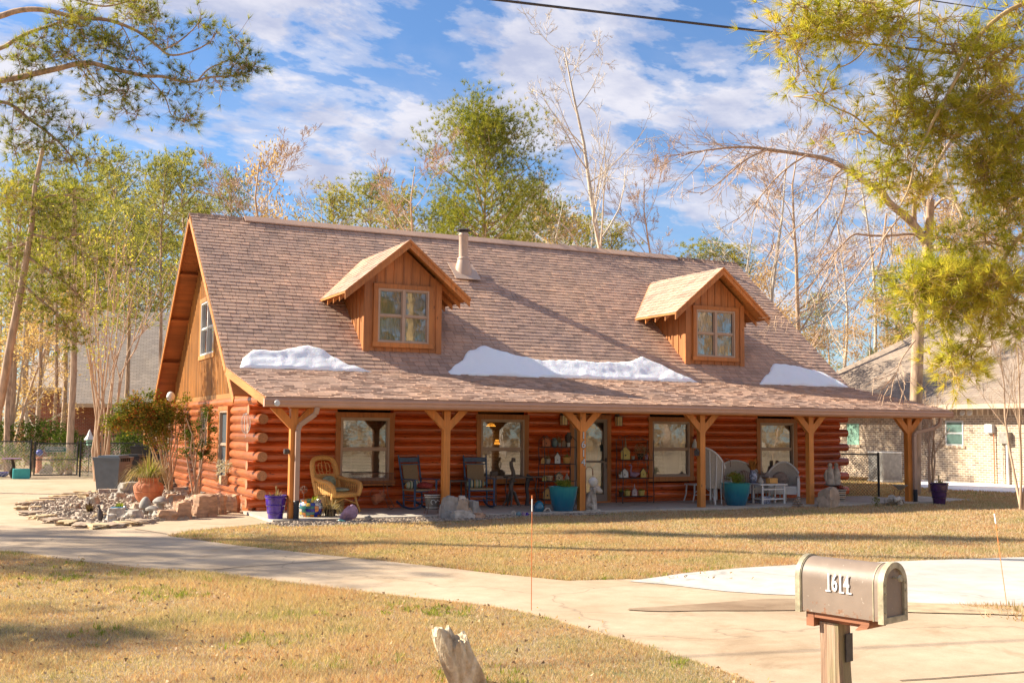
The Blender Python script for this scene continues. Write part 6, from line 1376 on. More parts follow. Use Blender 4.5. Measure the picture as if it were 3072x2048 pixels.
# ================================================================ SHRUBS BY THE SIDE WALL
def stems_(mb, base, tops, r0, r1, rn, n=6, wob=.05):
    for tp_ in tops:
        b0 = Vector(base)+Vector((rn.uniform(-.07, .07), rn.uniform(-.07, .07), 0)); T = Vector(tp_); P = [b0.lerp(T, k/5)+Vector((rn.uniform(-wob, wob), rn.uniform(-wob, wob), 0))*(0 < k) for k in range(6)]
        mb.tube(P, [r0+(r1-r0)*k/5 for k in range(6)], n)
q = (-0.565, 8.201); t = thing('nandina_shrub', 'tall leggy shrub with reddish green leaves in front of the rear cabin wall', 'shrub', at(q, GZ))
b = MB(); tops = [(rn.uniform(-1.0, .35), rn.uniform(-.3, .3), rn.uniform(1.5, 2.6)) for _ in range(13)]; stems_(b, (0, 0, 0), tops, .026, .012, rn, 6); b.build('stems', 'bark_tan', t, True)
b = MB()
for _ in range(60):
    a = rn.uniform(0, 6.28); d = rn.uniform(0, 1)**.6; c_ = (-.45+1.25*d*math.cos(a), .35*d*math.sin(a), 2.08+.55*d*math.sin(a*1.0)*rn.uniform(.3, 1)+rn.gauss(0, .18)); leafball(b, c_, (.34, .30, .24), 210, .072, rn, .15)
for _ in range(6): leafball(b, (rn.uniform(-.3, .5), 0, rn.uniform(1.2, 1.7)), (.22, .2, .22), 130, .06, rn, .15)
b.build('foliage', 'nandina', t)
q = (-0.666, 3.849); t = thing('slim_shrub', 'slim dark green shrub on thin trunks against the log side wall', 'shrub', at(q, GZ))
b = MB(); tops = [(rn.uniform(-.35, .35), rn.uniform(-.2, .2), rn.uniform(1.0, 2.3)) for _ in range(7)]; stems_(b, (0, 0, 0), tops, .03, .01, rn, 6); b.build('stems', 'bark_tan', t, True)
b = MB()
for c_ in [(.25, 0, 2.05), (.38, 0, 1.8), (.0, 0, 1.85), (.3, 0, 1.45), (-.05, 0, 1.4), (.1, 0, 1.15), (-.3, 0, 1.2), (.35, 0, 1.1), (-.15, 0, 1.65), (.2, 0, 2.25)]: leafball(b, c_, (.25, .22, .2), 200, .055, rn, .15)
b.build('foliage', 'dark_leaf', t)
q = (1.835, 0.605); t = thing('white_flower_pot', 'small potted plant with cream leaves on a wire bracket by the side window', 'plant pot', (-.42, q[0], q[1])); b = MB(); b.cbox((0, 0, -.02), (.16, .22, .20), None, .02); b.build('pot', 'calico', t); b = MB(); leafball(b, (0, 0, .28), (.22, .24, .24), 220, .07, rn, .3, .35); b.build('foliage', 'white_leaf', t)
# ================================================================ CHAIN LINK FENCES
def chain_fence(name, label, A, B, h, posts_, m='black', mesh_step=.11, gate=False):
    t = thing(name, label, 'fence' if not gate else 'gate', (A[0], A[1], GZ)); d = Vector((B[0]-A[0], B[1]-A[1], 0)); L = d.length; u = d.normalized()
    P = lambda s, z: u*s+Vector((0, 0, z))
    b = MB(); b.tube([P(0, h), P(L, h)], .021, 8)
    if gate: b.tube([P(0, .08), P(L, .08)], .021, 8); b.tube([P(0, h*.52), P(L, h*.52)], .018, 8)
    b.build('top_rail', m, t, True)
    n = posts_
    for k in range(n+1): b = MB(); s = L*k/n; b.tube([P(s, 0.0 if not gate else .06), P(s, h+.03)], .034 if not gate else .025, 10); b.sphere(P(s, h+.04), .036, 1); b.build('post', m, t, True)
    b = MB(); s = -h
    while s < L:
        for sg in (1, -1):
            s0, z0_, s1, z1_ = (s, .04, s+h-.04, h) if sg > 0 else (s, h, s+h-.04, .04)
            if s0 < 0: z0_ += sg*(0-s0); s0 = 0
            if s1 > L: z1_ -= sg*(s1-L); s1 = L
            if s1-s0 > .02: b.tube([P(s0, z0_), P(s1, z1_)], .0042, 3, False)
        s += mesh_step
    b.build('chain_mesh', m, t); return t
A = (-4.703, 16.907); Bq = (-3.684, 19.240); Gq = (-2.053, 18.814)
u_ = Vector((Bq[0]-A[0], Bq[1]-A[1], 0)); 
fy = Bq[1]
chain_fence('chain_link_fence', 'black chain link fence left of the gate at the back of the driveway', (Bq[0]-5.5, fy+.2), (Bq[0], fy), 1.27, 2)
g_ = chain_fence('fence_gate', 'black chain link gate with a green street sign at the end of the driveway', (Bq[0]+.12, fy), (Gq[0]-.08, fy), 1.2, 1, gate=True)
chain_fence('chain_link_fence', 'black chain link fence between the gate and the rear of the cabin', (Gq[0]+.02, fy), (Gq[0]+4.6, fy-1.0), 1.22, 2)
chain_fence('chain_link_fence', 'second chain link fence farther back behind the crape myrtle', (-1.9, 30.0), (5.5, 28.5), 1.4, 3)
tsx = (-2.878, 0.932)
tsg = thing('street_sign', 'green street sign reading POMERANIAN hung on the black gate', 'sign', (tsx[0], fy-.05, tsx[1])); b = MB(); b.box(-.36, -.006, -.09, .36, .006, .09); b.build('panel', 'sign_green', tsg)
b = MB(); 
for (x0, z0_, x1, z1_) in ((-.36, .078, .36, .09), (-.36, -.09, .36, -.078), (-.36, -.078, -.35, .078), (.35, -.078, .36, .078)): b.box(x0, -.009, z0_, x1, -.0062, z1_)
b.build('border', 'white_paint', tsg); text('POMERANIAN', 'lettering', 'white_paint', .135, (-.03, -.010, 0), (R(90), 0, 0), tsg, .002, .68, .001)
text('DR', 'lettering', 'white_paint', .06, (.315, -.010, .035), (R(90), 0, 0), tsg, .002, .7, 0)
# yard ornaments beyond the gate
q = (-3.207, 23.061); t = thing('gazing_ball', 'deep blue gazing ball on a terracotta pedestal behind the gate', 'gazing ball', (q[0], q[1]+.0, GZ)); b = MB(); b.sphere((0, 0, .78), .135, 3); b.build('ball', 'blue_stuff', t, True); b = MB(); b.lathe([(.14, 0), (.11, .1), (.10, .5), (.13, .62)], 16); b.build('pedestal', 'terracotta', t, True)
b = MB(); b.rock((0, 0, .12), (.27, .14, .26), 300, 5); one(b, 'round_stone', 'stone_lt', at((-2.995, 22.357), GZ), 'pale rounded stone on the ground behind the gate', 'stone', 0, True, ang=28)
b = MB(); b.cbox((0, 0, .17), (.54, .4, .34), None, .02); q = (-4.014, 18.244); one(b, 'planter_box', 'teal_flat', at((q[0], q[1]), GZ), 'turquoise rectangular planter box left of the gate', 'planter')
q = (-4.568, 19.749); b = MB(); b.lathe([(.1, 0), (.2, .08), (.22, .18), (.2, .17), (.05, .06)], 18, cap=False); one(b, 'blue_bowl', 'blue_stuff', at(q, GZ), 'blue glazed bowl at the left edge beside the turquoise planter', 'bowl', 0, True)
q = (-4.309, 18.588); t = thing('rusty_pedestal', 'reddish round topped pedestal table left of the gate', 'table', at(q, GZ)); b = MB(); b.lathe([(.3, .66), (.32, .70), (.28, .70)], 20); b.build('top', 'rock_purple', t, True); b = MB(); b.tube([(0, 0, .66), (.06, 0, .4), (-.02, 0, .2), (.1, 0, 0)], [.04, .06, .08, .12], 8); b.build('trunk', 'soil', t, True)
q = (-1.611, 20.756); t = thing('pagoda_feeder', 'mint bird feeder with a white flared roof on a pole near the crape myrtle', 'bird feeder', at(q, GZ)); b = MB(); b.lathe([(.20, 1.32), (.10, 1.48), (.05, 1.62), (.0, 1.72)], 6); b.build('roof', 'white_paint', t); b = MB(); b.lathe([(.10, 1.10), (.115, 1.32)], 6); b.build('seed_box', 'shutter', t); b = MB(); b.tube([(0, 0, 0), (0, 0, 1.1)], .015, 6); b.build('pole', 'black', t)
# ================================================================ NEIGHBOUR HOUSES
def brickhouse_uv(co): return ((co.x+co.y), co.z)
def hip_roof(mb, x0, y0, x1, y1, z0, zr, inset, u_axis='x'):
    if u_axis == 'x': r0, r1 = (x0+inset, (y0+y1)/2, zr), (x1-inset, (y0+y1)/2, zr); F_ = [(0, 1, 5, 4), (1, 2, 5), (2, 3, 4, 5), (3, 0, 4)]
    else: r0, r1 = ((x0+x1)/2, y0+inset, zr), ((x0+x1)/2, y1-inset, zr); F_ = [(0, 1, 4), (1, 2, 5, 4), (2, 3, 5), (3, 0, 4, 5)]
    mb.add([(x0, y0, z0), (x1, y0, z0), (x1, y1, z0), (x0, y1, z0), r0, r1], F_)
# right neighbour: its side wall runs almost along y, facing the cabin
WA = [(27.093, 2.858)][0]; WB = [(26.944, 10.922)][0]
wd_ = Vector((WB[0]-WA[0], WB[1]-WA[1], 0)).normalized()
ang_ = math.atan2(wd_.y, wd_.x)
nb = thing('brick_house', 'tan brick house with a large pale hipped roof on the right behind the bare trees', 'house', (WA[0]-wd_.x*6, WA[1]-wd_.y*6, GZ), ang_)   # local +x runs away along the wall, wall on y=0, interior at -y
NL = 18.5
b = MB(); b.box(0, -12, 0, NL, 0, 2.75); b.build('wall', 'brick_tan', nb, uvf=brickhouse_uv)
b = MB(); b.box(0, .0, 2.50, NL, .03, 2.74); o_ = b.build('soldier_course', 'brick_tan', nb, uvf=lambda c_: (c_.z*.33, c_.x*.36))
b = MB(); b.box(-.6, -.0, 2.72, NL+.6, .62, 2.76); b.box(-.6, .60, 2.70, NL+.6, .64, 2.90); b.build('soffit', 'tan_metal', nb)
M['fascia_cream'] = simple('cream_fascia', (.55, .42, .30), .6, .1, 3)
b = MB(); b.box(-.62, .64, 2.72, NL+.62, .70, 2.88); b.build('gutter', 'fascia_cream', nb)
b = MB(); hip_roof(b, -.65, -12.65, NL+.65, .68, 2.88, 7.4, 6.5); b.build('roof', 'roof_tan', nb, uvf=lambda c_: (c_.x, c_.y*1.22))
def wall_pt(px_, z=0): return None
iv = nb.matrix_basis.inverted()
def onwall(P, Q):           # intersect ray camera->P with the wall plane, return local coordinates
    n_ = Vector((-wd_.y, wd_.x, 0)); A_ = Vector((WA[0], WA[1], 0)); d = Vector(P)-CAM; tt = (A_-CAM).dot(n_)/d.dot(n_); X = CAM+d*tt; return (X-Vector((nb.location.x, nb.location.y, GZ))).dot(wd_), X.z-GZ
w1a = onwall((22.942, 6.915, 1.345), 0); w1b = onwall((23.279, 6.683, 2.108), 0); w2a = onwall((26.147, 5.351, 1.352), 0); w2b = onwall((26.674, 5.015, 2.237), 0)
def nwin(a, b_, m, name):
    x0, x1 = sorted((a[0], b_[0])); z0_, z1_ = sorted((a[1], b_[1])); f = MB()
    f.box(x0, -.04, z0_, x0+.05, .02, z1_); f.box(x1-.05, -.04, z0_, x1, .02, z1_); f.box(x0+.05, -.04, z0_, x1-.05, .02, z0_+.05); f.box(x0+.05, -.04, z1_-.05, x1-.05, .02, z1_); zm = (z0_+z1_)/2
    if name == 'window': f.box(x0+.05, -.04, zm-.03, x1-.05, .015, zm+.03)
    w_ = f.build(name, 'white_frame' if name == 'window' else 'shutter', nb); g = MB(); g.box(x0+.05, -.01, z0_+.05, x1-.05, .006, z1_-.05); g.build('pane', m, w_)
    s_ = MB(); s_.box(x0-.08, .0, z0_-.10, x1+.08, .05, z0_); s_.build('sill', 'brick_tan', w_, uvf=lambda c_: (c_.z, c_.x*.36))
nwin(w1a, w1b, 'shutter', 'shaded_window'); nwin(w2a, w2b, 'glass_far', 'window')
def wl(px1, px2, dep, m, name, bev=.01):
    x0, x1 = sorted((px1[0], px2[0])); z0_, z1_ = sorted((px1[1], px2[1])); b = MB(); b.box(x0, .0, z0_, x1, dep, z1_, bev); return b.build(name, m, nb)
wl(onwall((27.486, 4.657, 1.811), 0), onwall((27.701, 4.524, 2.127), 0), .16, 'white_paint', 'white_box'); wl(onwall((27.969, 4.455, 1.430), 0), onwall((28.278, 4.268, 1.843), 0), .18, 'stone', 'electric_meter_box')
for px_, m, r in ((27.726, 4.542, 1.789), 'terracotta', .02), ((28.034, 4.423, 1.431), 'stone_lt', .025), ((28.187, 4.348, 1.432), 'white_frame', .05):
    x, z = onwall(px_, 0); b = MB(); b.tube([(x, .07, 0), (x, .07, z)], r, 8); b.build('conduit', m, nb, True)
x, z = onwall((26.924, 4.871, 2.493), 0)
for dx in (-.22, .1): b = MB(); b.lathe([(.03, .0), (.10, .08), (.11, .11), (.0, .12)], 14); o_ = b.build('floodlight', 'white_frame', nb, True, (x+dx, .25, z)); o_.rotation_euler = (R(-70), 0, 0)
v_ = MB(); v_.lathe([(.10, 0), (.10, .25), (.16, .28), (.0, .36)], 12, (9, -3.2, 4.3)); v_.build('roof_vent', 'iron', nb, True)
# ac unit
q = (26.538, 8.327); t = thing('air_conditioner', 'grey slatted air conditioning unit beside the tan brick house', 'air conditioner', (q[0]-1.3, q[1]-.9, GZ), ang_-R(10)); b = MB(); b.box(-.42, -.42, .08, .42, .42, 1.12, .03); b.build('core', 'stone', t)
b = MB()
for k in range(22):
    s = -.40+k*.8/21
    for (x, y) in ((s, -.435), (s, .425), (-.435, s), (.425, s)): b.box(x, y, .12, x+.012, y+.012, 1.06)
b.build('louvres', 'leaf_grey', t); b = MB(); b.box(-.45, -.45, 1.08, .45, .45, 1.14, .02); b.box(-.45, -.45, 0, .45, .45, .1); b.build('top_panel', 'leaf_grey', t)
# snow strip by the brick house
sp = [(27.311, 8.401), (27.252, 6.216), (27.157, 4.475), (27.268, 2.360), (24.002, -0.232), (23.368, 0.706), (22.931, 1.609), (22.809, 2.853), (22.971, 4.088)]
b = MB(); spp = smooth_poly(sp, 1); n_ = len(spp); cx_ = sum(p_[0] for p_ in spp)/n_; b.add([(x, y, .0) for x, y in spp]+[(x*.97+cx_*.03, y+.0, .06) for x, y in spp], [(i, (i+1) % n_, n_+(i+1) % n_, n_+i) for i in range(n_)]+[tuple(range(n_, 2*n_))])
o_ = b.build('snow_strip', 'snow', None, loc=(0, 0, GZ+.006)); tag(o_, 'long strip of white snow on the grass along the tan brick house', 'snow')
chain_fence('chain_link_fence', 'chain link fence from the right end of the log wall to its dark end post', (16.8, 1.9), (17.719, 0.074), 1.22, 1, 'black', .09)
# left neighbour, far behind the gate
ln = thing('far_house', 'far house with red brick wall and a big pale grey roof beyond the gate', 'house', (-3.0, 47, GZ), R(-8))
b = MB(); b.box(0, 0, 0, 4.6, 8, 3.9); b.box(4.6, -1.5, 0, 22, 10, 3.0); b.build('wall', 'brick_red', ln, uvf=brickhouse_uv)
b = MB(); hip_roof(b, -.6, -.6, 5.3, 8.6, 4.0, 6.2, 1.0); b.build('low_roof', 'roof_grey', ln, uvf=lambda c_: (c_.x, c_.z*1.9))
b = MB(); b.add([(2.2, -2.2, 3.1), (22.6, -2.2, 3.1), (22.6, 5, 9.3), (2.2, 5, 9.3), (22.6, 12, 3.1), (2.2, 12, 3.1)], [(0, 1, 2, 3), (3, 2, 4, 5)]); b.build('main_roof', 'roof_grey', ln, uvf=lambda c_: (c_.x, c_.z*1.5))
b = MB(); b.add([(2.25, -2.1, 3.0), (2.25, 12, 3.0), (2.25, 5, 9.2)], [(0, 1, 2)]); b.build('gable_wall', 'fascia_cream', ln)
b = MB(); b.box(2.2, -2.28, 2.9, 22.6, -2.2, 3.12); b.box(-.62, -.66, 3.85, 5.3, -.6, 4.05); b.build('fascia', 'fascia_cream', ln)
b = MB(); b.box(12.6, 1.2, 5, 13.8, 2.6, 9.6); b.build('chimney', 'stone_lt', ln)
dsh = MB(); dsh.lathe([(.0, 0), (.3, .05), (.45, .14), (.44, .16), (.28, .07), (0, .02)], 18, cap=False); o_ = dsh.build('satellite_dish', 'stone', ln, True, (2.1, -1.8, 5.9)); o_.rotation_euler = (R(70), 0, R(-40))

# ================================================================ TREES
class Cloud:                       # collects needle / leaf triangles with numpy
    def __init__(s): s.V = []; s.n = 0
    def needles(s, C, A, n, L, w, spread=1.0, seed=0):
        """C centres (k,3), A axes (k,3): n thin triangles round each axis"""
        r = np.random.default_rng(seed); C = np.repeat(np.asarray(C, float), n, 0); A = np.repeat(np.asarray(A, float), n, 0); k = len(C)
        D = A*.9+r.normal(0, 1, (k, 3))*spread*.55; D /= np.linalg.norm(D, axis=1)[:, None]+1e-9
        S = np.cross(D, r.normal(0, 1, (k, 3))); S /= np.linalg.norm(S, axis=1)[:, None]+1e-9
        l = (L*r.uniform(.65, 1.15, k))[:, None]; ww = w*r.uniform(.7, 1.3, k)[:, None]
        s.V.append(np.stack([C-S*ww*.5, C+S*ww*.5, C+D*l], 1).reshape(-1, 3))
    def leaves(s, C, size, seed=0, asp=.55):
        r = np.random.default_rng(seed); C = np.asarray(C, float); k = len(C); A = r.normal(0, 1, (k, 3)); A /= np.linalg.norm(A, axis=1)[:, None]
        B = np.cross(A, r.normal(0, 1, (k, 3))); B /= np.linalg.norm(B, axis=1)[:, None]; l = (size*r.uniform(.6, 1.3, k))[:, None]
        s.V.append(np.stack([C-A*l*.5-B*l*asp*.3, C-A*l*.3+B*l*asp*.5, C+A*l*.6], 1).reshape(-1, 3))
    def build(s, name, m, parent=None):
        V = np.concatenate(s.V); return npmesh(name, V, np.arange(len(V)).reshape(-1, 3), m, parent)
def rot_about(v, ax, a): return Matrix.Rotation(a, 3, ax) @ v
def grow(mb, P, D, L, r, lvl, rn, tips, up=.12, wander=.22, kids=(4, 6), ratio=.62, minr=.006, ang=.75, start=.25):
    n = max(3, int(5-lvl*.6)); pts = [P.copy()]; dirs = []; d = D.normalized(); q = P.copy()
    for i in range(n):
        d = (d+Vector((rn.gauss(0, 1), rn.gauss(0, 1), rn.gauss(0, 1)))*wander*.6+Vector((0, 0, up))).normalized(); q = q+d*L/n; pts.append(q.copy()); dirs.append(d.copy())
    r1 = max(minr*.6, r*(.30 if lvl else .35)); mb.tube(pts, [r+(r1-r)*i/n for i in range(n+1)], 8 if lvl == 0 else (5 if lvl == 1 else 3), cap=False)
    tips.append((pts[-1], dirs[-1], lvl))
    if lvl >= grow.maxlvl: return
    for k in range(rn.randint(*kids)):
        t = rn.uniform(start, .98); i = min(int(t*n), n-1); f = t*n-i; b = pts[i].lerp(pts[i+1], f); dd = dirs[i]
        ax = dd.orthogonal(); ax.rotate(Matrix.Rotation(rn.uniform(0, 6.28), 3, dd)); nd = rot_about(dd, ax, rn.uniform(.6, 1.1)*ang)
        rr = max(minr, (r+(r1-r)*t)*rn.uniform(.45, .65)); grow(mb, b, nd, L*ratio*rn.uniform(.7, 1.15)*(1.1-t*.4), rr, lvl+1, rn, tips, up, wander*1.1, kids, ratio, minr, ang, .15)
grow.maxlvl = 4
def bare_tree(label, seed, h=15, trunk=.16, m='bark_lt', kids=(4, 6), start=.35, maxlvl=4, group='bare trees behind the cabin', up=.10, ang=.8, wander=.16, minr=.010, ratio=.50):
    rn = random.Random(seed); t = thing('bare_tree', label, 'tree', (0, 0, GZ), 0, group); mb = MB(); tips = []; grow.maxlvl = maxlvl
    # main stem and big limbs = trunk part, twigs = crown part
    P = Vector((0, 0, 0)); pts = [P]; d = Vector((0, 0, 1)); n = 9
    for i in range(n): d = (d+Vector((rn.gauss(0, .07), rn.gauss(0, .07), .12))).normalized(); pts.append(pts[-1]+d*h/n)
    mb.tube(pts, [trunk*(1-.88*i/n) for i in range(n+1)], 9); mb.build('trunk', m, t, True, ang=0)
    cr = MB()
    for k in range(kids[1]*3):
        tt = start+(1-start)*((k+rn.random())/(kids[1]*3)); i = min(int(tt*n), n-1); b = pts[i].lerp(pts[i+1], tt*n-i); a = rn.uniform(0, 6.28); el = rn.uniform(.35, .95)
        grow(cr, b, Vector((math.cos(a)*math.cos(el), math.sin(a)*math.cos(el), math.sin(el))), h*.30*(1.25-tt*.75)*rn.uniform(.7, 1.2), trunk*(1-.85*tt)*.42, 1, rn, tips, up, wander, kids, ratio, minr, ang)
    cr.build('crown', m, t, False); return t, tips
def pine(label, seed, h=18, crown0=.45, rad=2.6, trunk=.17, m='pine_far', bm='bark', nb=70, tn=9, L=.34, w=.035, group='pines behind the houses', dens=1.0, top=.5):
    rn = random.Random(seed); t = thing('pine_tree', label, 'pine tree', (0, 0, GZ), 0, group); mb = MB()
    pts = [Vector((0, 0, 0))]; d = Vector((0, 0, 1)); n = 10
    for i in range(n): d = (d+Vector((rn.gauss(0, .03), rn.gauss(0, .03), .2))).normalized(); pts.append(pts[-1]+d*h/n)
    mb.tube(pts, [trunk*(1-.85*i/n) for i in range(n+1)], 9); C = []; A = []
    for k in range(nb):
        u = (k+rn.random())/nb; tt = crown0+(1-crown0)*u; i = min(int(tt*n), n-1); b = pts[i].lerp(pts[i+1], tt*n-i); a = k*2.4+rn.uniform(-.4, .4)
        prof = (math.sin(math.pi*(.14+.80*u))**.75)*(1-top*.25*u); ln = rad*prof*rn.choice([.45, .7, .9, 1.05, 1.3])+.3
        el = rn.uniform(-.1, .35)+.75*u; dr = Vector((math.cos(a)*math.cos(el), math.sin(a)*math.cos(el), math.sin(el))); P = [b]; q = b.copy(); dd = dr.copy()
        for j in range(4): dd = (dd+Vector((rn.gauss(0, .15), rn.gauss(0, .15), .10))).normalized(); q = q+dd*ln/4; P.append(q.copy())
        mb.tube(P, [max(.012, trunk*.22*(1-.8*j/4)) for j in range(5)], 4, False)
        for cc_k in range(rn.choice([2, 3, 3, 4])):
            v = [1.0, .72, .5, .86][cc_k]; jj = min(int(v*4), 3); c0 = P[jj].lerp(P[jj+1], v*4-jj)+Vector((rn.gauss(0, .12), rn.gauss(0, .12), rn.gauss(.12, .1)))*rad*.3; cr_ = rad*rn.uniform(.09, .17)
            for j in range(int(9*dens)):
                o_ = Vector((rn.gauss(0, 1), rn.gauss(0, 1), rn.gauss(.1, .6)))*cr_; C.append(tuple(c0+o_)); A.append(tuple((dd*.4+o_.normalized()*.8+Vector((0, 0, .45))).normalized()))
    mb.build('trunk', bm, t, True, ang=0); cl = Cloud(); cl.needles(C, A, tn, L, w, 1.0, seed); cl.build('crown', m, t); return t
def tan_tree(label, seed, h=9, m='tan_leaf', group='tan leafed trees', n=1500, r=(2.4, 2.4, 2.6), size=.17):
    t, tips = bare_tree(label, seed, h, .12, 'bark_lt', (3, 5), .2, 3, group); t.name = 'tan_tree'; rn_ = np.random.default_rng(seed); T = np.array([tuple(q[0]) for q in tips if q[2] >= 2])
    idx = rn_.integers(0, len(T), n); C = T[idx]+rn_.normal(0, .32, (n, 3)); cl = Cloud(); cl.leaves(C, size, seed); cl.build('foliage', m, t); return t
def put(root, first, P, h0, label, k=1.0, rz=None, wk=1.0):
    """P=(x,y,ztop): stand the tree at x,y with its top at ztop"""
    s = (P[2]-GZ)/h0; rz = rn.uniform(0, 6.28) if rz is None else rz
    if first: root.location = (P[0], P[1], GZ); root.rotation_euler = (0, 0, rz); root.scale = (s*wk, s*wk, s); root['label'] = label; return root
    return dup(root, (P[0], P[1], GZ), rz, label, (s*wk, s*wk, s))
rn = random.Random(5)
# --- far pines
pA = pine('tall pine', 1, 18, .50, 2.7, nb=52, tn=9, dens=1.1); pB = pine('tall pine', 2, 18, .62, 2.5, nb=44, tn=9, m='pine_far', dens=1.1); pC = pine('yellow pine', 3, 18, .42, 2.7, nb=50, tn=9, m='pine_far_yellow', dens=1.1)
used = set()
def P_(kind, P, label, wk=1.0, h0=18):
    r_ = {'A': pA, 'B': pB, 'C': pC}[kind]; first = kind not in used; used.add(kind); return put(r_, first, P, h0, label, wk=wk)
P_('B', (3.573, 54.946, 19.474), 'far pine with a small rounded crown, third pine left of the roof peak', 1.1)
P_('A', (1.783, 27.342, 13.332), 'far slender pine, second left of the roof peak, with a long bare trunk', .95)
P_('B', (3.846, 31.825, 14.367), 'far pine rising directly behind the left roof peak', 1.05)
P_('A', (7.021, 38.012, 15.239), 'dark green far pine just right of the left roof peak', .8)
P_('C', (2.467, 57.824, 18.281), 'yellow green pine at the left behind the crape myrtle', 1.15)
P_('A', (0.963, 60.808, 18.085), 'olive pine at the left behind the pale grey roof', 1.0)
P_('C', (-1.082, 57.496, 16.337), 'yellowish pine near the left edge behind the leaning trunk', 1.2)
P_('A', (-4.362, 21.632, 10.830), 'pine at the left edge whose crown mixes with the overhanging boughs', 1.2)
P_('B', (5.322, 58.933, 15.233), 'lower far pine touching the left rake of the roof', 1.3)
P_('A', (2.379, 62.597, 15.291), 'short distant pine above the pale grey roof', 1.3)
P_('C', (-4.311, 41.677, 11.083), 'short yellow pine at the far left edge', 1.3)
P_('C', (13.418, 39.326, 15.564), 'yellow green pine top left of the centre pine, above the near dormer', 1.2)
P_('A', (16.451, 42.189, 16.944), 'low green pine top above the near dormer', 1.2)
P_('C', (14.952, 32.004, 14.162), 'yellow green pine at the left foot of the centre pine', 1.2)
P_('A', (20.396, 27.123, 14.071), 'dark green pine right of the centre pine', 1.0)
P_('C', (28.719, 36.407, 14.636), 'short yellow pine right of the flue pipe above the ridge', 1.2)
P_('A', (25.109, 33.699, 14.682), 'short green pine over the ridge right of the flue pipe', 1.1)
P_('C', (28.565, 32.116, 13.522), 'short yellow pine left of the tall bare tree', 1.2)
P_('B', (38.470, 37.282, 14.042), 'tiny pine top over the ridge before the right roof end', 1.4)
P_('C', (40.414, 36.352, 13.835), 'small yellow pine top at the right end of the ridge', 1.3)
P_('B', (40.740, 21.983, 10.426), 'rounded pine top between the bare trunks right of the cabin', 1.2)
P_('C', (42.412, 30.124, 10.127), 'low yellow pine beyond the right rake of the cabin roof', 1.3)
P_('A', (38.277, 21.338, 6.069), 'small dark pine above the tan roof edge', 1.0)
P_('C', (-2.983, 38.730, 11.835), 'yellow pine between the leaning trunk and the crape myrtle', 1.3); P_('A', (2.530, 44.737, 14.464), 'green pine low behind the crape myrtle crown', 1.3); P_('B', (4.541, 41.555, 14.102), 'pine low against the upper left rake', 1.2)
P_('A', (-1.144, 42.003, 15.160), 'tall far pine above the crape myrtle, left of the others', 1.1); P_('C', (1.604, 60.922, 13.269), 'short yellow pine over the pale grey roof', 1.5); P_('A', (16.937, 31.098, 13.458), 'green pine low at the foot of the centre pine', 1.3); P_('C', (20.203, 29.517, 13.309), 'yellow pine low right of the centre pine trunk', 1.3)
# --- centre pine, the fullest one
cp = pine('full rounded pine towering behind the middle of the cabin', 9, 20, .52, 4.6, .22, 'pine', nb=92, tn=18, L=.34, w=.021, dens=2.3, top=.55); Pc = (13.021, 17.317, 14.187); cp.location = (Pc[0], Pc[1], GZ); s_ = (Pc[2]-GZ)/20; cp.scale = (s_*.95, s_*.95, s_)
# --- bare trees
b1, _ = bare_tree('tall slim bare tree behind the cabin ridge between the flue and the right dormer', 31, 18, .22, 'bark_lt', (3, 5), .42, 4, ang=.95, up=.10)
P = (13.960, 7.851, 15.072); b1.location = (P[0], P[1], GZ); s_ = (P[2]-GZ)/18; b1.scale = (s_*.9, s_*.9, s_); b1.rotation_euler = (0, 0, 1.0)
b2, _ = bare_tree('bare tree', 37, 16, .17, 'bark_tan', (4, 6), .30, 4, ang=.8); b3, _ = bare_tree('bare tree', 41, 16, .13, 'bark_lt', (3, 5), .35, 4, ang=.75)
ub = set()
def B_(k, P, label, wk=1.0):
    r_ = b2 if k == 2 else b3; f_ = k not in ub; ub.add(k); return put(r_, f_, P, 16, label, wk=wk)
B_(2, (8.033, 11.144, 10.548), 'pale bare tree standing in front of the centre pine')
B_(2, (20.203, 13.988, 12.205), 'bare tree directly left of the right dormer above the ridge', .9)
B_(3, (22.500, 10.531, 13.376), 'bare tree with upright limbs just right of the right dormer', 1.1)
B_(2, (27.455, 14.736, 14.213), 'second bare tree right of the right dormer, with spreading limbs', 1.1)
B_(3, (34.550, 20.165, 14.645), 'thin bare tree above the right rake of the roof')
B_(3, (38.629, 22.130, 20.403), 'tall bare trunk left of the big oak, the left one of the pair', .8)
B_(3, (41.578, 23.211, 17.160), 'tall bare trunk left of the big oak, the right one of the pair', .8)
B_(2, (47.765, 22.413, 17.288), 'bare tree behind the tan brick house roof', 1.2)
B_(2, (53.002, 24.050, 20.357), 'bare tree at the right edge behind the tan brick roof', 1.2)
B_(2, (6.717, 24.941, 13.259), 'bare tree with long bent limbs right of the left roof peak', 1.3)
B_(3, (7.071, 18.285, 10.840), 'small bare tree over the ridge above the near dormer', 1.2)
B_(3, (-3.237, 31.999, 13.617), 'bare tree at the left beside the leaning pine trunk', 1.0)
B_(2, (-3.899, 30.637, 7.430), 'short bare tree at the left edge beyond the fence', 1.3)
B_(3, (17.635, 19.723, 12.009), 'small bare tree over the ridge right of the flue pipe', 1.4)
B_(3, (29.269, 20.672, 12.814), 'thin bare tree over the ridge at the right dormer', 1.2)
B_(2, (44.872, 24.144, 13.680), 'bare tree behind the big oak', 1.2)
B_(3, (0.000, 59.623, 11.557), 'short bare tree in front of the tan woods at the left', 1.4)
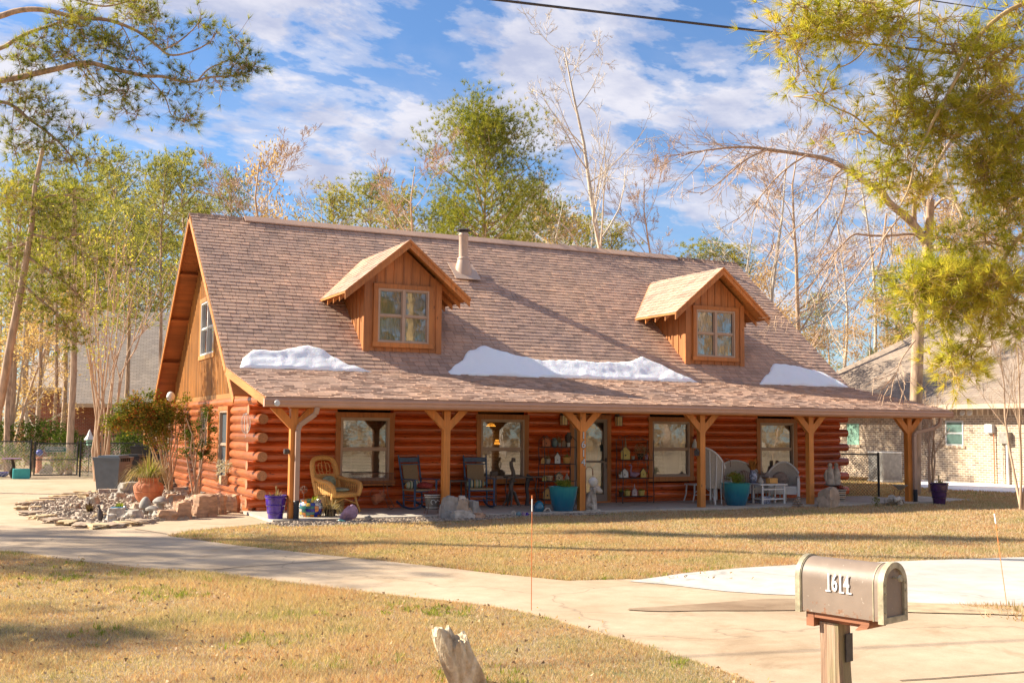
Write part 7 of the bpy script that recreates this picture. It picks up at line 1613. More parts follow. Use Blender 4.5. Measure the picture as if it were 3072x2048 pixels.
# --- tan leafed trees
t1 = tan_tree('tan tree', 51, 10, n=3200); t1['group'] = 'tan leafed trees'; ut = [0]
def T_(P, label, wk=1.0): f_ = ut[0] == 0; ut[0] = 1; return put(t1, f_, P, 10, label, wk=wk)
T_((7.146, 31.330, 14.372), 'tan leafed tree right of the left roof peak', .55); T_((20.160, 25.155, 12.388), 'tan leafed tree right of the centre pine over the ridge', .9); T_((26.775, 17.786, 8.735), 'tan leafed tree beyond the right end of the ridge', .9)
T_((25.615, 13.997, 7.491), 'tan leafed tree against the right rake of the roof', 1.0); T_((29.948, 16.373, 7.199), 'tan leafed tree right of the cabin roof, middle one', 1.0); T_((34.336, 18.614, 8.137), 'tan leafed tree left of the pair of bare trunks', 1.0)
T_((42.488, 23.500, 8.875), 'tan leafed tree left of the big oak trunk', 1.0); T_((47.941, 24.591, 16.924), 'tall tan leafed tree behind the tan brick roof', .8); T_((52.124, 24.629, 18.660), 'tall tan leafed tree at the right edge', .8)
T_((-4.384, 26.510, 6.283), 'tan leafed tree at the left edge behind the fence', 1.1); T_((-2.841, 32.333, 7.665), 'tan leafed tree at the left, second from the edge', 1.1); T_((1.032, 63.693, 10.335), 'tan leafed tree left of the pale grey roof', 1.1); T_((3.529, 64.798, 9.301), 'tan leafed tree far behind the pale grey roof', 1.1)
# --- plain trunks at the left
for P, P2, r_, lab in (((-2.243, 21.560, -0.036), (-2.464, 20.973, 7.810), .14, 'thick straight brown trunk left of the pale grey roof'), ((-4.200, 25.877, -0.187), (-4.681, 25.368, 8.217), .13, 'straight brown trunk at the left edge'), ((-3.061, 28.681, -0.309), (-3.218, 28.028, 7.935), .10, 'slim straight trunk between the two thick left trunks'), ((-2.275, 30.537, -0.390), (-2.555, 29.953, 7.745), .09, 'slim straight trunk behind the gate')):
    t = thing('pine_tree', lab, 'pine tree', (P[0], P[1], GZ)); b = MB(); b.tube([(0, 0, 0), (.05, 0, P2[2]*.5), (P2[0]-P[0], P2[1]-P[1], P2[2]+3)], [r_, r_*.85, r_*.6], 9); b.build('trunk', 'bark', t, True)
    cl = Cloud(); C = np.random.default_rng(int(r_*100)).normal(0, 1, (260, 3))*[1.5, 1.5, 1.2]+[0, 0, P2[2]+3]; cl.needles(C, np.tile([0, 0, 1.], (260, 1)), 9, .34, .035, 1.2, 5); cl.build('crown', 'pine_far', t)
# --- distant woodland, one mass
r_ = np.random.default_rng(8); cl = Cloud()
n = 52000; X = r_.uniform(-70, 150, n); Y = r_.uniform(66, 92, n)
hgt = 6.0+2.5*np.sin(X*.21)+1.7*np.sin(X*.53+1)+1.2*np.sin(X*1.3+Y*.2); Z = GZ+hgt*r_.uniform(0, 1, n)**.75; cl.leaves(np.stack([X, Y, Z], 1), .42, 3, .5); tag(cl.build('woodland', 'tan_leaf'), 'distant band of tan winter woodland behind both neighbouring houses', 'woodland', None, 'stuff')
b = MB()
for k in range(150):
    x, y = rn.uniform(-60, 140), rn.uniform(58, 88); h_ = rn.uniform(9, 15); b.tube([(x, y, 0), (x+rn.uniform(-.4, .4), y, h_*.5), (x+rn.uniform(-.8, .8), y, h_)], [.17, .12, .04], 5)
tag(b.build('woodland_trunks', 'bark_tan', None, True, (0, 0, GZ)), 'many slim trunks standing through the distant woodland', 'woodland', None, 'stuff')
n = 14000; X = r_.uniform(-30, 95, n); Y = r_.uniform(-66, -58, n); cl = Cloud(); cl.leaves(np.stack([X, Y, GZ+16*r_.uniform(0, 1, n)], 1), 1.0, 4, .6); tag(cl.build('woodland', 'tan_leaf'), 'tan woodland across the street behind the camera, mirrored in the panes', 'woodland', None, 'stuff')
# --- evergreen shrubs behind the fence
def bush(label, P, r, h, m, n=900, ls=.10, seed=1):
    t = thing('bush', label, 'bush', (P[0], P[1], GZ)); rr = random.Random(seed); C = []
    for k in range(9): a = rr.uniform(0, 6.28); d = rr.uniform(0, .65)*r; c_ = Vector((d*math.cos(a), d*math.sin(a), h*rr.uniform(.3, .75))); C += [tuple(c_+Vector((rr.gauss(0, 1), rr.gauss(0, 1), rr.gauss(0, 1))).normalized()*r*.42*rr.uniform(.5, 1)) for _ in range(n//9)]
    cl = Cloud(); cl.leaves(C, ls, seed); cl.build('foliage', m, t); b = MB()
    for k in range(5): b.tube([(0, 0, 0), (rr.uniform(-.4, .4)*r, rr.uniform(-.4, .4)*r, h*.6)], [.03, .01], 5)
    b.build('stems', 'bark', t); return t
bush('dark round evergreen bush behind the fence left of the sign', (-3.362, 25.167), 1.15, 2.6, 'dark_leaf', 1600, .13, 1); bush('dark evergreen bush cut by the left edge of the photo', (-4.523, 25.434), .8, 2.5, 'dark_leaf', 900, .13, 2)
bush('broad dark bush between the street sign and the pagoda feeder', (-2.031, 22.778), 1.3, 2.3, 'dark_leaf', 1600, .12, 3); bush('low olive bush behind the fence at the far left', (-4.270, 21.422), 1.0, 1.3, 'nandina', 900, .1, 4)
bush('dark green bush behind the crape myrtle trunks', (-0.358, 21.713), 1.3, 2.4, 'dark_leaf', 1500, .12, 6); bush('small green bush in front of the red brick wall', (-2.202, 27.567), .8, 2.0, 'dark_leaf', 700, .12, 7)
bush('low yellowish bush seen through the gate', (-2.517, 20.983), 1.0, .9, 'nandina', 700, .1, 8)
# --- crape myrtle
q = (-1.694, 15.590); t = thing('crape_myrtle', 'many stemmed crape myrtle rising behind the wheeled bins', 'tree', (q[0], q[1], GZ)); b = MB(); tips = []; rr = random.Random(77); grow.maxlvl = 3; tw = MB()
for k in range(12):
    a = k*.97; sp = rr.uniform(.25, .75); base = Vector((.17*math.cos(a), .17*math.sin(a), 0)); top = Vector((math.cos(a)*sp*2.4, math.sin(a)*sp*2.0, rr.uniform(5.5, 8.0)))
    P = [base.lerp(top, u)+Vector((rr.gauss(0, .05), rr.gauss(0, .05), 0))*(u > 0)-Vector((math.cos(a)*sp, math.sin(a)*sp, 0))*math.sin(u*math.pi)*.55 for u in [j/7 for j in range(8)]]
    b.tube(P, [.044-.034*j/7 for j in range(8)], 7)
    for j in range(4):
        i = rr.randint(3, 6); dd = (P[i+1]-P[i]).normalized(); ax_ = dd.orthogonal(); ax_.rotate(Matrix.Rotation(rr.uniform(0, 6.28), 3, dd)); grow(tw, P[i].lerp(P[i+1], rr.random()), rot_about(dd, ax_, rr.uniform(.3, .6)), rr.uniform(1.4, 2.6), .018, 1, rr, tips, .14, .12, (2, 3), .6, .006, .5)
b.build('stems', 'bark_tan', t, True); tw.build('twigs', 'bark_tan', t)
cl = Cloud(); T = np.array([tuple(z[0]) for z in tips]); idx = np.random.default_rng(4).integers(0, len(T), 1500); cl.leaves(T[idx]+np.random.default_rng(5).normal(0, .15, (1500, 3)), .09, 6); cl.build('dry_leaves', 'pine_yellow', t)
# --- small bare tree by the right porch end, crape myrtle at the right edge
def sapling(label, q, h, seed, spread, n, r=.035, z=GZ):
    t = thing('bare_sapling', label, 'tree', (q[0], q[1], z)); b = MB(); rr = random.Random(seed); tips = []; grow.maxlvl = 3
    for k in range(n): a = rr.uniform(0, 6.28); grow(b, Vector((.05*math.cos(a), .05*math.sin(a), 0)), Vector((math.cos(a)*spread, math.sin(a)*spread, 1)), h*rr.uniform(.8, 1.05), r, 0, rr, tips, .12, .16, (4, 6), .5, .006, .6, .35)
    b.build('branches', 'bark_tan', t, True, ang=0); return t
sapling('small bare ornamental tree right of the last porch post', (21.125, 1.409), 2.6, 5, .35, 4)
sapling('bare crape myrtle at the right edge in front of the brick wall', (17.531, -4.824), 4.2, 6, .22, 3, .036)
# --- limbs given as real polylines in space
def limb(mb, pts, r0, r1, n=8, sm=2):
    pts = smooth_line([tuple(p_) for p_ in pts], sm); k = len(pts)-1; mb.tube(pts, [r0+(r1-r0)*i/k for i in range(k+1)], n); return [Vector(p_) for p_ in pts]
def twigs(mb, line, n, L, r, rn, tips, lvl=2, maxlvl=4, up=.0, ang=.8, t0=.15, down=0, kids=(3, 5)):
    grow.maxlvl = maxlvl
    for k in range(n):
        i = int(rn.uniform(t0, .99)*(len(line)-1)); dd = (line[min(i+1, len(line)-1)]-line[i]).normalized(); ax_ = dd.orthogonal(); ax_.rotate(Matrix.Rotation(rn.uniform(0, 6.28), 3, dd)); nd = rot_about(dd, ax_, rn.uniform(.5, 1.1)*ang)+Vector((0, 0, -down)); grow(mb, line[i], nd, L*rn.uniform(.5, 1.2), r*rn.uniform(.6, 1), lvl, rn, tips, up, .22, kids, .58, .006, .7, .15)
# big oak beyond the right end of the porch
OK_ = 31.0; q = (21.901, 2.721)
t = thing('big_oak', 'big gnarled bare oak rising beyond the right end of the porch', 'tree', (0, 0, 0)); b = MB(); tw = MB(); tips = []; rr = random.Random(99)
L0 = [(18.245, -0.727, 0.089), (18.198, -0.853, 1.770), (18.181, -0.969, 3.171), (18.154, -1.080, 4.572), (18.174, -1.189, 5.694), (18.256, -1.303, 6.536), (18.322, -1.373, 6.957)]; limb(b, L0, .19, .14, 12, 1)
L1 = [Vector(v) for v in [(18.322, -1.373, 6.957), (17.983, -1.391, 7.351), (17.624, -1.394, 7.676), (17.255, -1.382, 7.897), (16.855, -1.355, 8.116), (16.622, -1.410, 8.343), (16.311, -1.421, 8.494), (15.914, -1.386, 8.606), (15.398, -1.309, 8.906), (14.856, -1.215, 9.148), (14.228, -1.063, 9.208), (13.372, -0.801, 9.292), (12.772, -0.661, 9.333), (12.243, -0.549, 9.303), (11.736, -0.443, 9.212), (11.297, -0.369, 9.123)]]; l1 = limb(b, L1, .135, .014)
l2 = limb(b, [(18.277, -1.339, 6.816), (18.166, -1.554, 7.341), (18.005, -1.744, 7.858), (17.851, -1.922, 8.185), (17.517, -2.010, 8.505), (17.284, -2.128, 8.596)][:4], .13, .10); l2b = limb(b, [(17.955, -1.239, 7.467), (17.656, -1.501, 7.868), (17.422, -1.781, 8.122), (17.151, -2.019, 8.097)], .07, .055)
l3 = limb(b, [(18.121, -1.411, 8.496), (18.501, -1.435, 9.200), (18.850, -1.425, 9.675), (19.284, -1.465, 10.252), (19.674, -1.456, 10.528), (20.179, -1.524, 11.040)], .07, .03); l3b = limb(b, [(18.306, -1.468, 8.124), (18.129, -1.399, 8.309), (18.066, -1.376, 8.402), (18.161, -1.435, 8.543), (18.117, -1.418, 8.590)], .08, .06)
l4 = limb(b, [(18.324, -1.370, 6.910), (18.304, -1.734, 6.931), (18.334, -2.113, 6.851), (18.377, -2.507, 6.852), (18.524, -2.957, 6.925), (18.732, -3.422, 6.828), (19.017, -3.940, 6.907)], .10, .03); l5 = limb(b, [(18.261, -1.364, 7.190), (17.832, -1.293, 7.353), (17.332, -1.167, 7.283), (16.834, -1.043, 7.231), (16.336, -0.925, 7.235), (16.007, -0.890, 7.259), (15.614, -0.788, 6.870), (15.149, -0.635, 6.301), (14.847, -0.569, 5.829), (14.457, -0.478, 5.539)], .045, .012)
l6 = limb(b, [(18.314, -1.456, 7.938), (18.160, -1.963, 8.208), (18.010, -2.447, 8.196), (17.872, -2.896, 7.736), (17.657, -3.287, 7.025)], .05, .02)
b.build('trunk', 'bark', t, True, ang=0)
for ln, n_, LL, dn in ((l1[8:], 20, 1.8, .5), (l1[20:], 14, 1.4, .3), (l3, 12, 1.8, 0), (l4, 12, 1.6, .2), (l5, 14, 1.5, .4), (l6, 8, 1.3, .2), (l2, 6, 1.5, 0)): twigs(tw, ln, n_, LL, .019, rr, tips, 2, 4, .0, .8, .1, dn)
for pl_ in ([(15.214, -1.581, 8.782), (15.111, -1.616, 8.238), (14.966, -1.638, 7.769), (14.670, -1.570, 7.126), (14.368, -1.516, 6.663), (14.068, -1.463, 6.204)], [(15.231, -1.375, 8.891), (14.905, -1.342, 8.634), (14.752, -1.374, 8.157), (14.435, -1.335, 7.772), (14.042, -1.257, 7.389), (13.571, -1.143, 7.009), (13.103, -1.034, 6.675)], [(14.125, -1.194, 9.158), (13.748, -1.100, 8.917), (13.299, -0.959, 8.536), (12.936, -0.852, 8.070), (12.573, -0.750, 7.651), (12.134, -0.610, 7.234)], [(13.094, -0.812, 9.265), (12.562, -0.642, 9.015), (12.121, -0.501, 8.590), (11.757, -0.405, 8.257), (11.315, -0.276, 7.969)], [(16.482, -1.660, 7.729), (16.247, -1.756, 6.962), (16.014, -1.855, 6.207), (15.543, -1.838, 5.461), (15.065, -1.842, 4.990)], [(16.812, -1.813, 7.642), (16.321, -1.808, 7.142), (15.690, -1.704, 6.292), (14.915, -1.515, 5.279), (14.293, -1.434, 4.633)], [(17.704, -1.398, 4.343), (16.978, -1.550, 3.755), (16.536, -1.858, 3.366), (15.871, -2.035, 2.725)]): ll = limb(tw, pl_, .032, .008, 5); twigs(tw, ll, 9, 1.2, .016, rr, tips, 3, 4, 0, .7, .2, .3)
tw.build('twigs', 'bark_tan', t)
# near pines: real boughs hanging into view, trunks outside the frame
def bough_pine(label, trunk, r, boughs, clusters, tuftL, tuftw, tn, m, bm, seed, near=.9, nm='pine_tree', up=.35, tr=.028):
    t = thing(nm, label, 'pine tree', (0, 0, 0)); b = MB(); rr = random.Random(seed); lines = []
    b.tube([Vector(p_) for p_ in trunk], [r*(1-.6*i/(len(trunk)-1)) for i in range(len(trunk))], 12); b.build('trunk', bm, t, True)
    for bg in boughs:
        o_ = MB(); pl_, r0, r1 = bg; ln = limb(o_, pl_, r0, r1, 7); lines.append(ln); o_.build('bough', bm, t, True, ang=0)
    allp = [p_ for ln in lines for p_ in ln]; C = []; A = []; tw = MB(); KP = [p_ for p_ in allp]
    def add_tuft(c, near_p):
        d = (c-near_p); dl = d.length
        mid = near_p.lerp(c, .5)+Vector((rr.gauss(0, .08), rr.gauss(0, .08), rr.gauss(0, .08)))*dl; tw.tube([near_p, mid, c], [.005, .004, .003], 3, False)
        a = (d.normalized() if dl > .01 else Vector((0, 0, 1)))+Vector((0, 0, up)); C.append(tuple(c)); A.append(tuple(a.normalized()))
    for (c0, rad, n) in clusters:
        c0 = Vector(c0); cen = []
        for _ in range(max(3, int(n/5.6))):
            while True:
                d = Vector((rr.uniform(-1, 1), rr.uniform(-1, 1), rr.uniform(-1, 1)))
                if d.length < 1: break
            cen.append(c0+Rv*d.x*rad[0]+Uv*d.z*rad[1]+Fv*d.y*rad[0]*.8)
        for s_c in cen:
            npnt = min(KP, key=lambda p_: (p_-s_c).length+rr.uniform(0, .25)); mid = npnt.lerp(s_c, .6)+Vector((0, 0, rr.uniform(-.1, .1))); tw.tube([npnt, mid, s_c], [.010, .008, .006], 4, False); KP.append(mid)
            for _ in range(7):
                c = s_c+Vector((rr.gauss(0, 1), rr.gauss(0, 1), rr.gauss(0, .8)))*tuftL*near; add_tuft(c, s_c)
    for ln in lines:
        for i in range(len(ln)):
            if rr.random() < .0: pass
    tw.build('twigs', bm, t); cl = Cloud(); cl.needles(C, A, tn, tuftL, tuftw, .85, seed); cl.build('needles', m, t); return t
Z4 = lambda pts: pts
# (a) upper left pine
LB = [([(-7.852, 1.118, 9.614), (-6.065, 0.233, 9.764), (-5.474, -0.068, 9.902), (-5.210, -0.207, 10.017), (-4.919, -0.353, 10.060), (-4.601, -0.506, 10.037), (-4.274, -0.656, 9.934), (-3.871, -0.848, 9.878), (-3.554, -1.002, 9.868), (-3.171, -1.176, 9.726), (-2.896, -1.297, 9.576), (-2.567, -1.432, 9.287), (-2.399, -1.500, 9.136), (-1.979, -1.714, 9.233), (-1.665, -1.886, 9.442)], .07, .012),
      ([(-2.536, -1.445, 9.268), (-2.302, -1.569, 9.376), (-2.020, -1.730, 9.644), (-1.847, -1.839, 9.911)], .02, .008), ([(-6.629, 0.579, 8.963), (-5.445, -0.023, 9.239), (-5.185, -0.168, 9.441), (-4.929, -0.307, 9.602), (-4.664, -0.444, 9.691), (-4.376, -0.595, 9.800)], .05, .025),
      ([(-7.795, 1.208, 8.288), (-6.310, 0.464, 8.502), (-5.419, 0.018, 8.636), (-5.099, -0.143, 8.686), (-4.757, -0.319, 8.789), (-4.360, -0.521, 8.885), (-3.995, -0.710, 9.001), (-3.726, -0.840, 8.991), (-3.404, -0.987, 8.875), (-3.078, -1.140, 8.805), (-2.782, -1.278, 8.735), (-2.490, -1.422, 8.751), (-2.163, -1.571, 8.635), (-1.924, -1.688, 8.637), (-1.689, -1.812, 8.745), (-1.265, -2.019, 8.749), (-0.923, -2.196, 8.859)], .075, .012),
      ([(-1.871, -1.717, 8.671), (-1.696, -1.823, 8.911), (-1.432, -1.962, 9.026), (-1.176, -2.101, 9.181), (-1.077, -2.168, 9.388)], .018, .007), ([(-2.782, -1.277, 8.721), (-2.557, -1.366, 8.485), (-2.416, -1.416, 8.281), (-2.323, -1.430, 7.924), (-2.077, -1.548, 7.899)], .016, .007), ([(-3.427, -0.974, 8.861), (-3.233, -1.051, 8.657), (-3.066, -1.120, 8.513), (-3.269, -0.996, 8.239), (-3.098, -1.060, 8.009)], .018, .008),
      ([(-6.597, 0.628, 8.234), (-5.402, 0.046, 8.219), (-5.184, -0.055, 8.161), (-4.910, -0.166, 7.899), (-4.632, -0.283, 7.696), (-4.385, -0.386, 7.493), (-4.159, -0.475, 7.256), (-3.960, -0.544, 6.933), (-3.899, -0.558, 6.755)], .045, .008), ([(-6.094, 0.188, 10.427), (-4.296, -0.679, 10.311), (-3.883, -0.867, 10.163), (-3.564, -1.018, 10.106), (-3.086, -1.264, 10.257), (-2.683, -1.467, 10.327)], .03, .01), ([(-4.353, -0.559, 9.270), (-4.155, -0.642, 9.119), (-3.941, -0.735, 8.989), (-3.685, -0.825, 8.593), (-3.437, -0.928, 8.397)], .016, .007),
      ([(-3.380, -1.085, 9.856), (-3.190, -1.155, 9.593), (-3.053, -1.187, 9.196), (-2.921, -1.225, 8.899)], .014, .006)]
cc_ = lambda P, rx, ry, n: (P, (rx, ry), n)
M1 = 22/3309
LC = [cc_((-4.031, -0.755, 9.717), 90*M1, 35*M1, 90), cc_((-4.728, -0.373, 9.246), 90*M1, 40*M1, 60), cc_((-3.539, -0.966, 9.390), 80*M1, 40*M1, 90), cc_((-2.902, -1.319, 9.861), 70*M1, 40*M1, 60), cc_((-3.690, -0.957, 10.118), 150*M1, 25*M1, 90), cc_((-5.074, -0.178, 8.945), 70*M1, 25*M1, 50), cc_((-4.242, -0.594, 9.052), 80*M1, 25*M1, 60),
      cc_((-3.045, -1.173, 8.997), 60*M1, 30*M1, 45), cc_((-2.592, -1.447, 9.599), 50*M1, 40*M1, 40), cc_((-1.887, -1.815, 9.871), 20*M1, 35*M1, 22), cc_((-1.548, -1.960, 9.642), 22*M1, 20*M1, 16), cc_((-1.122, -2.151, 9.447), 25*M1, 18*M1, 16), cc_((-1.312, -2.020, 9.014), 60*M1, 35*M1, 65), cc_((-0.925, -2.212, 9.051), 18*M1, 28*M1, 18), cc_((-1.959, -1.683, 8.776), 40*M1, 15*M1, 22), cc_((-1.652, -1.816, 8.580), 70*M1, 15*M1, 26),
      cc_((-3.170, -1.062, 8.433), 45*M1, 30*M1, 45), cc_((-3.062, -1.077, 8.003), 40*M1, 18*M1, 24), cc_((-3.618, -0.843, 8.428), 30*M1, 18*M1, 22), cc_((-2.423, -1.427, 8.440), 30*M1, 22*M1, 14), cc_((-2.075, -1.556, 7.979), 38*M1, 22*M1, 40), cc_((-3.874, -0.753, 8.824), 50*M1, 22*M1, 26),
      cc_((-4.865, -0.219, 8.250), 60*M1, 35*M1, 60), cc_((-4.490, -0.367, 7.856), 40*M1, 30*M1, 30), cc_((-5.084, -0.070, 7.784), 50*M1, 30*M1, 36), cc_((-4.060, -0.553, 7.595), 40*M1, 25*M1, 30), cc_((-5.005, -0.068, 7.321), 60*M1, 25*M1, 46), cc_((-4.220, -0.434, 7.129), 40*M1, 25*M1, 30), cc_((-3.682, -0.697, 7.135), 35*M1, 20*M1, 22), cc_((-4.527, -0.302, 7.325), 30*M1, 16*M1, 22), cc_((-5.295, -0.032, 8.512), 40*M1, 30*M1, 24), cc_((-2.254, -1.530, 8.674), 20*M1, 10*M1, 8)]
bough_pine('near pine whose long boughs hang into the top left of the sky', [(-8.6, -1.0, GZ), (-8.5, -1.0, 4), (-8.4, -1.1, 9), (-8.4, -1.2, 15)], .24, LB, LC, .20, .008, 24, 'pine', 'bark', 201, .8)
# (b) leaning pine at the left with drooping boughs
lt = [(-5.446, 9.700, 0.284), (-4.965, 9.281, 2.368), (-4.757, 9.019, 4.178), (-4.570, 8.808, 5.536), (-4.454, 8.655, 6.622), (-4.396, 8.578, 7.165), (-4.361, 8.465, 8.251), (-4.203, 8.292, 9.337)]
bough_pine('leaning slender pine at the left edge with drooping boughs', lt, .125, [([(-4.483, 8.693, 6.351), (-4.064, 8.512, 6.084), (-3.475, 8.264, 5.637), (-3.048, 8.096, 5.189)], .05, .015), ([(-4.574, 8.802, 5.627), (-4.107, 8.613, 5.179), (-3.684, 8.439, 4.821), (-3.254, 8.276, 4.283), (-3.079, 8.215, 4.014)], .045, .012), ([(-4.429, 8.610, 6.984), (-3.851, 8.344, 6.809), (-3.125, 7.973, 6.997)], .04, .012), ([(-4.458, 8.649, 6.713), (-4.820, 8.834, 6.619), (-5.301, 9.085, 6.433)], .04, .012), ([(-4.386, 8.509, 7.889), (-3.742, 8.179, 8.076), (-3.083, 7.872, 7.902)], .04, .012)],
  [cc_(P, a*.0091, c_*.0091, n) for P, a, c_, n in (((-3.731, 8.365, 5.906), 70, 30, 70), ((-3.211, 8.175, 5.188), 40, 40, 50), ((-4.026, 8.573, 5.180), 50, 25, 50), ((-3.424, 8.344, 4.462), 50, 35, 60), ((-3.120, 8.235, 4.013), 25, 20, 20), ((-3.688, 8.264, 6.811), 80, 40, 80), ((-4.900, 8.877, 6.573), 50, 25, 50), ((-4.207, 8.454, 7.529), 90, 40, 80), ((-3.575, 8.105, 7.987), 80, 30, 60), ((-4.719, 8.656, 8.067), 60, 40, 60), ((-4.856, 8.947, 5.534), 40, 30, 26), ((-2.932, 7.943, 6.275), 40, 30, 30))], .26, .017, 12, 'pine', 'bark', 202, .9)
# (c) near pine on the right
RBg = [([(7.837, -15.105, 5.521), (6.259, -14.233, 4.366), (6.073, -14.116, 4.069), (5.953, -14.031, 3.772), (5.890, -13.974, 3.476), (5.809, -13.905, 3.138), (5.782, -13.869, 2.885)], .035, .010), ([(7.739, -15.259, 7.798), (6.094, -14.460, 7.215), (5.823, -14.371, 7.067), (5.529, -14.259, 6.795), (5.336, -14.188, 6.422), (5.109, -14.093, 5.969), (4.934, -14.036, 5.663), (4.796, -13.998, 5.360), (4.674, -13.975, 5.141), (4.595, -13.962, 4.802), (4.458, -13.928, 4.546)], .035, .008), ([(5.728, -14.190, 6.808), (5.575, -14.117, 6.828), (5.428, -14.036, 6.721), (5.239, -13.941, 6.698), (5.084, -13.871, 6.760)], .014, .006),
      ([(8.210, -14.965, 8.187), (5.870, -13.775, 7.640), (5.325, -13.495, 7.482), (5.095, -13.371, 7.349), (4.861, -13.251, 7.281), (4.550, -13.091, 7.191), (4.241, -12.928, 7.056)], .03, .008), ([(7.779, -15.196, 6.870), (6.158, -14.393, 6.728), (5.967, -14.284, 6.557), (5.858, -14.220, 6.430), (5.518, -14.050, 6.384)], .03, .012), ([(4.974, -13.155, 5.578), (4.767, -13.073, 5.794), (4.603, -13.007, 5.946), (4.443, -12.934, 6.010), (4.242, -12.845, 6.117), (4.082, -12.771, 6.159), (3.884, -12.677, 6.179)], .016, .005), ([(5.446, -13.386, 5.582), (5.172, -13.248, 5.536), (4.974, -13.155, 5.578)], .02, .015), ([(7.815, -15.139, 6.027), (6.194, -14.335, 5.884), (5.933, -14.182, 5.586), (5.799, -14.079, 5.163), (5.782, -14.026, 4.657)], .03, .012), ([(4.948, -13.850, 7.265), (4.940, -13.823, 7.012), (5.008, -13.834, 6.759), (4.908, -13.756, 6.420)], .012, .006), ([(4.760, -13.166, 6.887), (4.574, -13.053, 6.623), (4.303, -12.912, 6.533), (4.237, -12.853, 6.226)], .012, .005), ([(7.898, -15.008, 4.086), (6.287, -14.187, 3.691), (5.938, -14.016, 3.688), (5.556, -13.833, 3.726), (5.253, -13.682, 3.681)], .03, .012), ([(5.801, -13.878, 2.885), (5.675, -13.802, 2.715), (5.568, -13.735, 2.545)], .01, .006)]
k14 = 14/3309
RC = [cc_(P, a*k14, c_*k14, n) for P, a, c_, n in (((3.742, -13.240, 7.021), 110, 50, 100), ((4.199, -13.461, 7.004), 110, 60, 130), ((4.582, -13.641, 6.924), 70, 60, 80), ((3.522, -13.115, 6.829), 60, 30, 30), ((3.607, -13.138, 6.619), 60, 20, 16), ((5.229, -13.957, 6.930), 50, 40, 30), ((5.428, -14.036, 6.721), 60, 30, 30), ((3.821, -13.192, 6.051), 60, 20, 14), ((3.545, -13.078, 6.281), 40, 30, 8),
     ((4.914, -13.747, 6.294), 60, 50, 60), ((5.122, -13.811, 5.874), 80, 60, 110), ((4.778, -13.647, 5.913), 50, 50, 50), ((4.765, -13.588, 5.322), 50, 60, 60), ((4.589, -13.473, 4.983), 50, 30, 40), ((4.973, -13.653, 4.902), 60, 40, 50), ((5.511, -14.061, 6.553), 70, 50, 60), ((5.887, -14.253, 6.641), 80, 60, 80), ((5.838, -14.173, 6.008), 100, 80, 180), ((6.126, -14.269, 5.504), 70, 90, 140), ((5.791, -14.090, 5.332), 70, 70, 120), ((6.075, -14.192, 4.913), 70, 80, 120), ((5.695, -14.006, 4.909), 50, 50, 50), ((6.173, -14.195, 4.407), 60, 60, 60), ((5.835, -14.022, 4.320), 40, 40, 30),
     ((5.364, -13.743, 3.767), 110, 45, 190), ((5.748, -13.923, 3.686), 110, 55, 200), ((5.105, -13.602, 3.595), 50, 60, 60), ((6.093, -14.085, 3.605), 60, 70, 90), ((5.572, -13.807, 3.347), 90, 40, 70), ((5.565, -13.740, 2.629), 60, 50, 80), ((5.782, -13.869, 2.885), 50, 40, 30), ((5.270, -13.656, 3.302), 40, 40, 30), ((6.187, -14.093, 3.184), 50, 50, 40), ((5.361, -13.906, 5.623), 60, 50, 60), ((5.420, -13.812, 4.231), 50, 25, 30), ((4.298, -13.383, 5.571), 30, 15, 8), ((6.023, -14.353, 7.022), 60, 40, 40))]
bough_pine('near pine on the right whose bright needle boughs fill the top right corner', [(10.5, -14.5, GZ), (10.4, -14.5, 3), (10.3, -14.6, 7), (10.3, -14.6, 12)], .22, RBg, RC, .19, .0065, 30, 'pine_yellow', 'bark_lichen', 203, .9, up=.2)
# trees across the street behind the camera and left of the frame (they show in the panes and shade the drive)
for k, (x, y, z) in enumerate([(9, -44, 14), (19, -48, 17), (29, -43, 13), (40, -47, 16), (52, -44, 15), (15, -52, 18), (25, -54, 18), (35, -53, 19), (47, -54, 18)]): P_('A' if k % 2 else 'C', (x, y, z), 'pine across the street behind the camera, '+ORD[k]+' from the west', 1.4)
for k, (x, y, z) in enumerate([(5, -38, 6.5), (14, -40, 7.5), (24, -38, 6), (34, -40, 7.5), (45, -39, 6.5)]): T_((x, y, z), 'tan leafed tree across the street behind the camera, '+ORD[k]+' from the west', 1.5)
P_('A', (-15.5, -6, 8.6), 'pine just outside the left of the frame shading the front lawn', 1.2); P_('C', (-19, 3, 14), 'pine outside the left of the frame shading the driveway', 1.2); P_('B', (-24, 9, 17), 'pine far outside the left of the frame', 1.1)

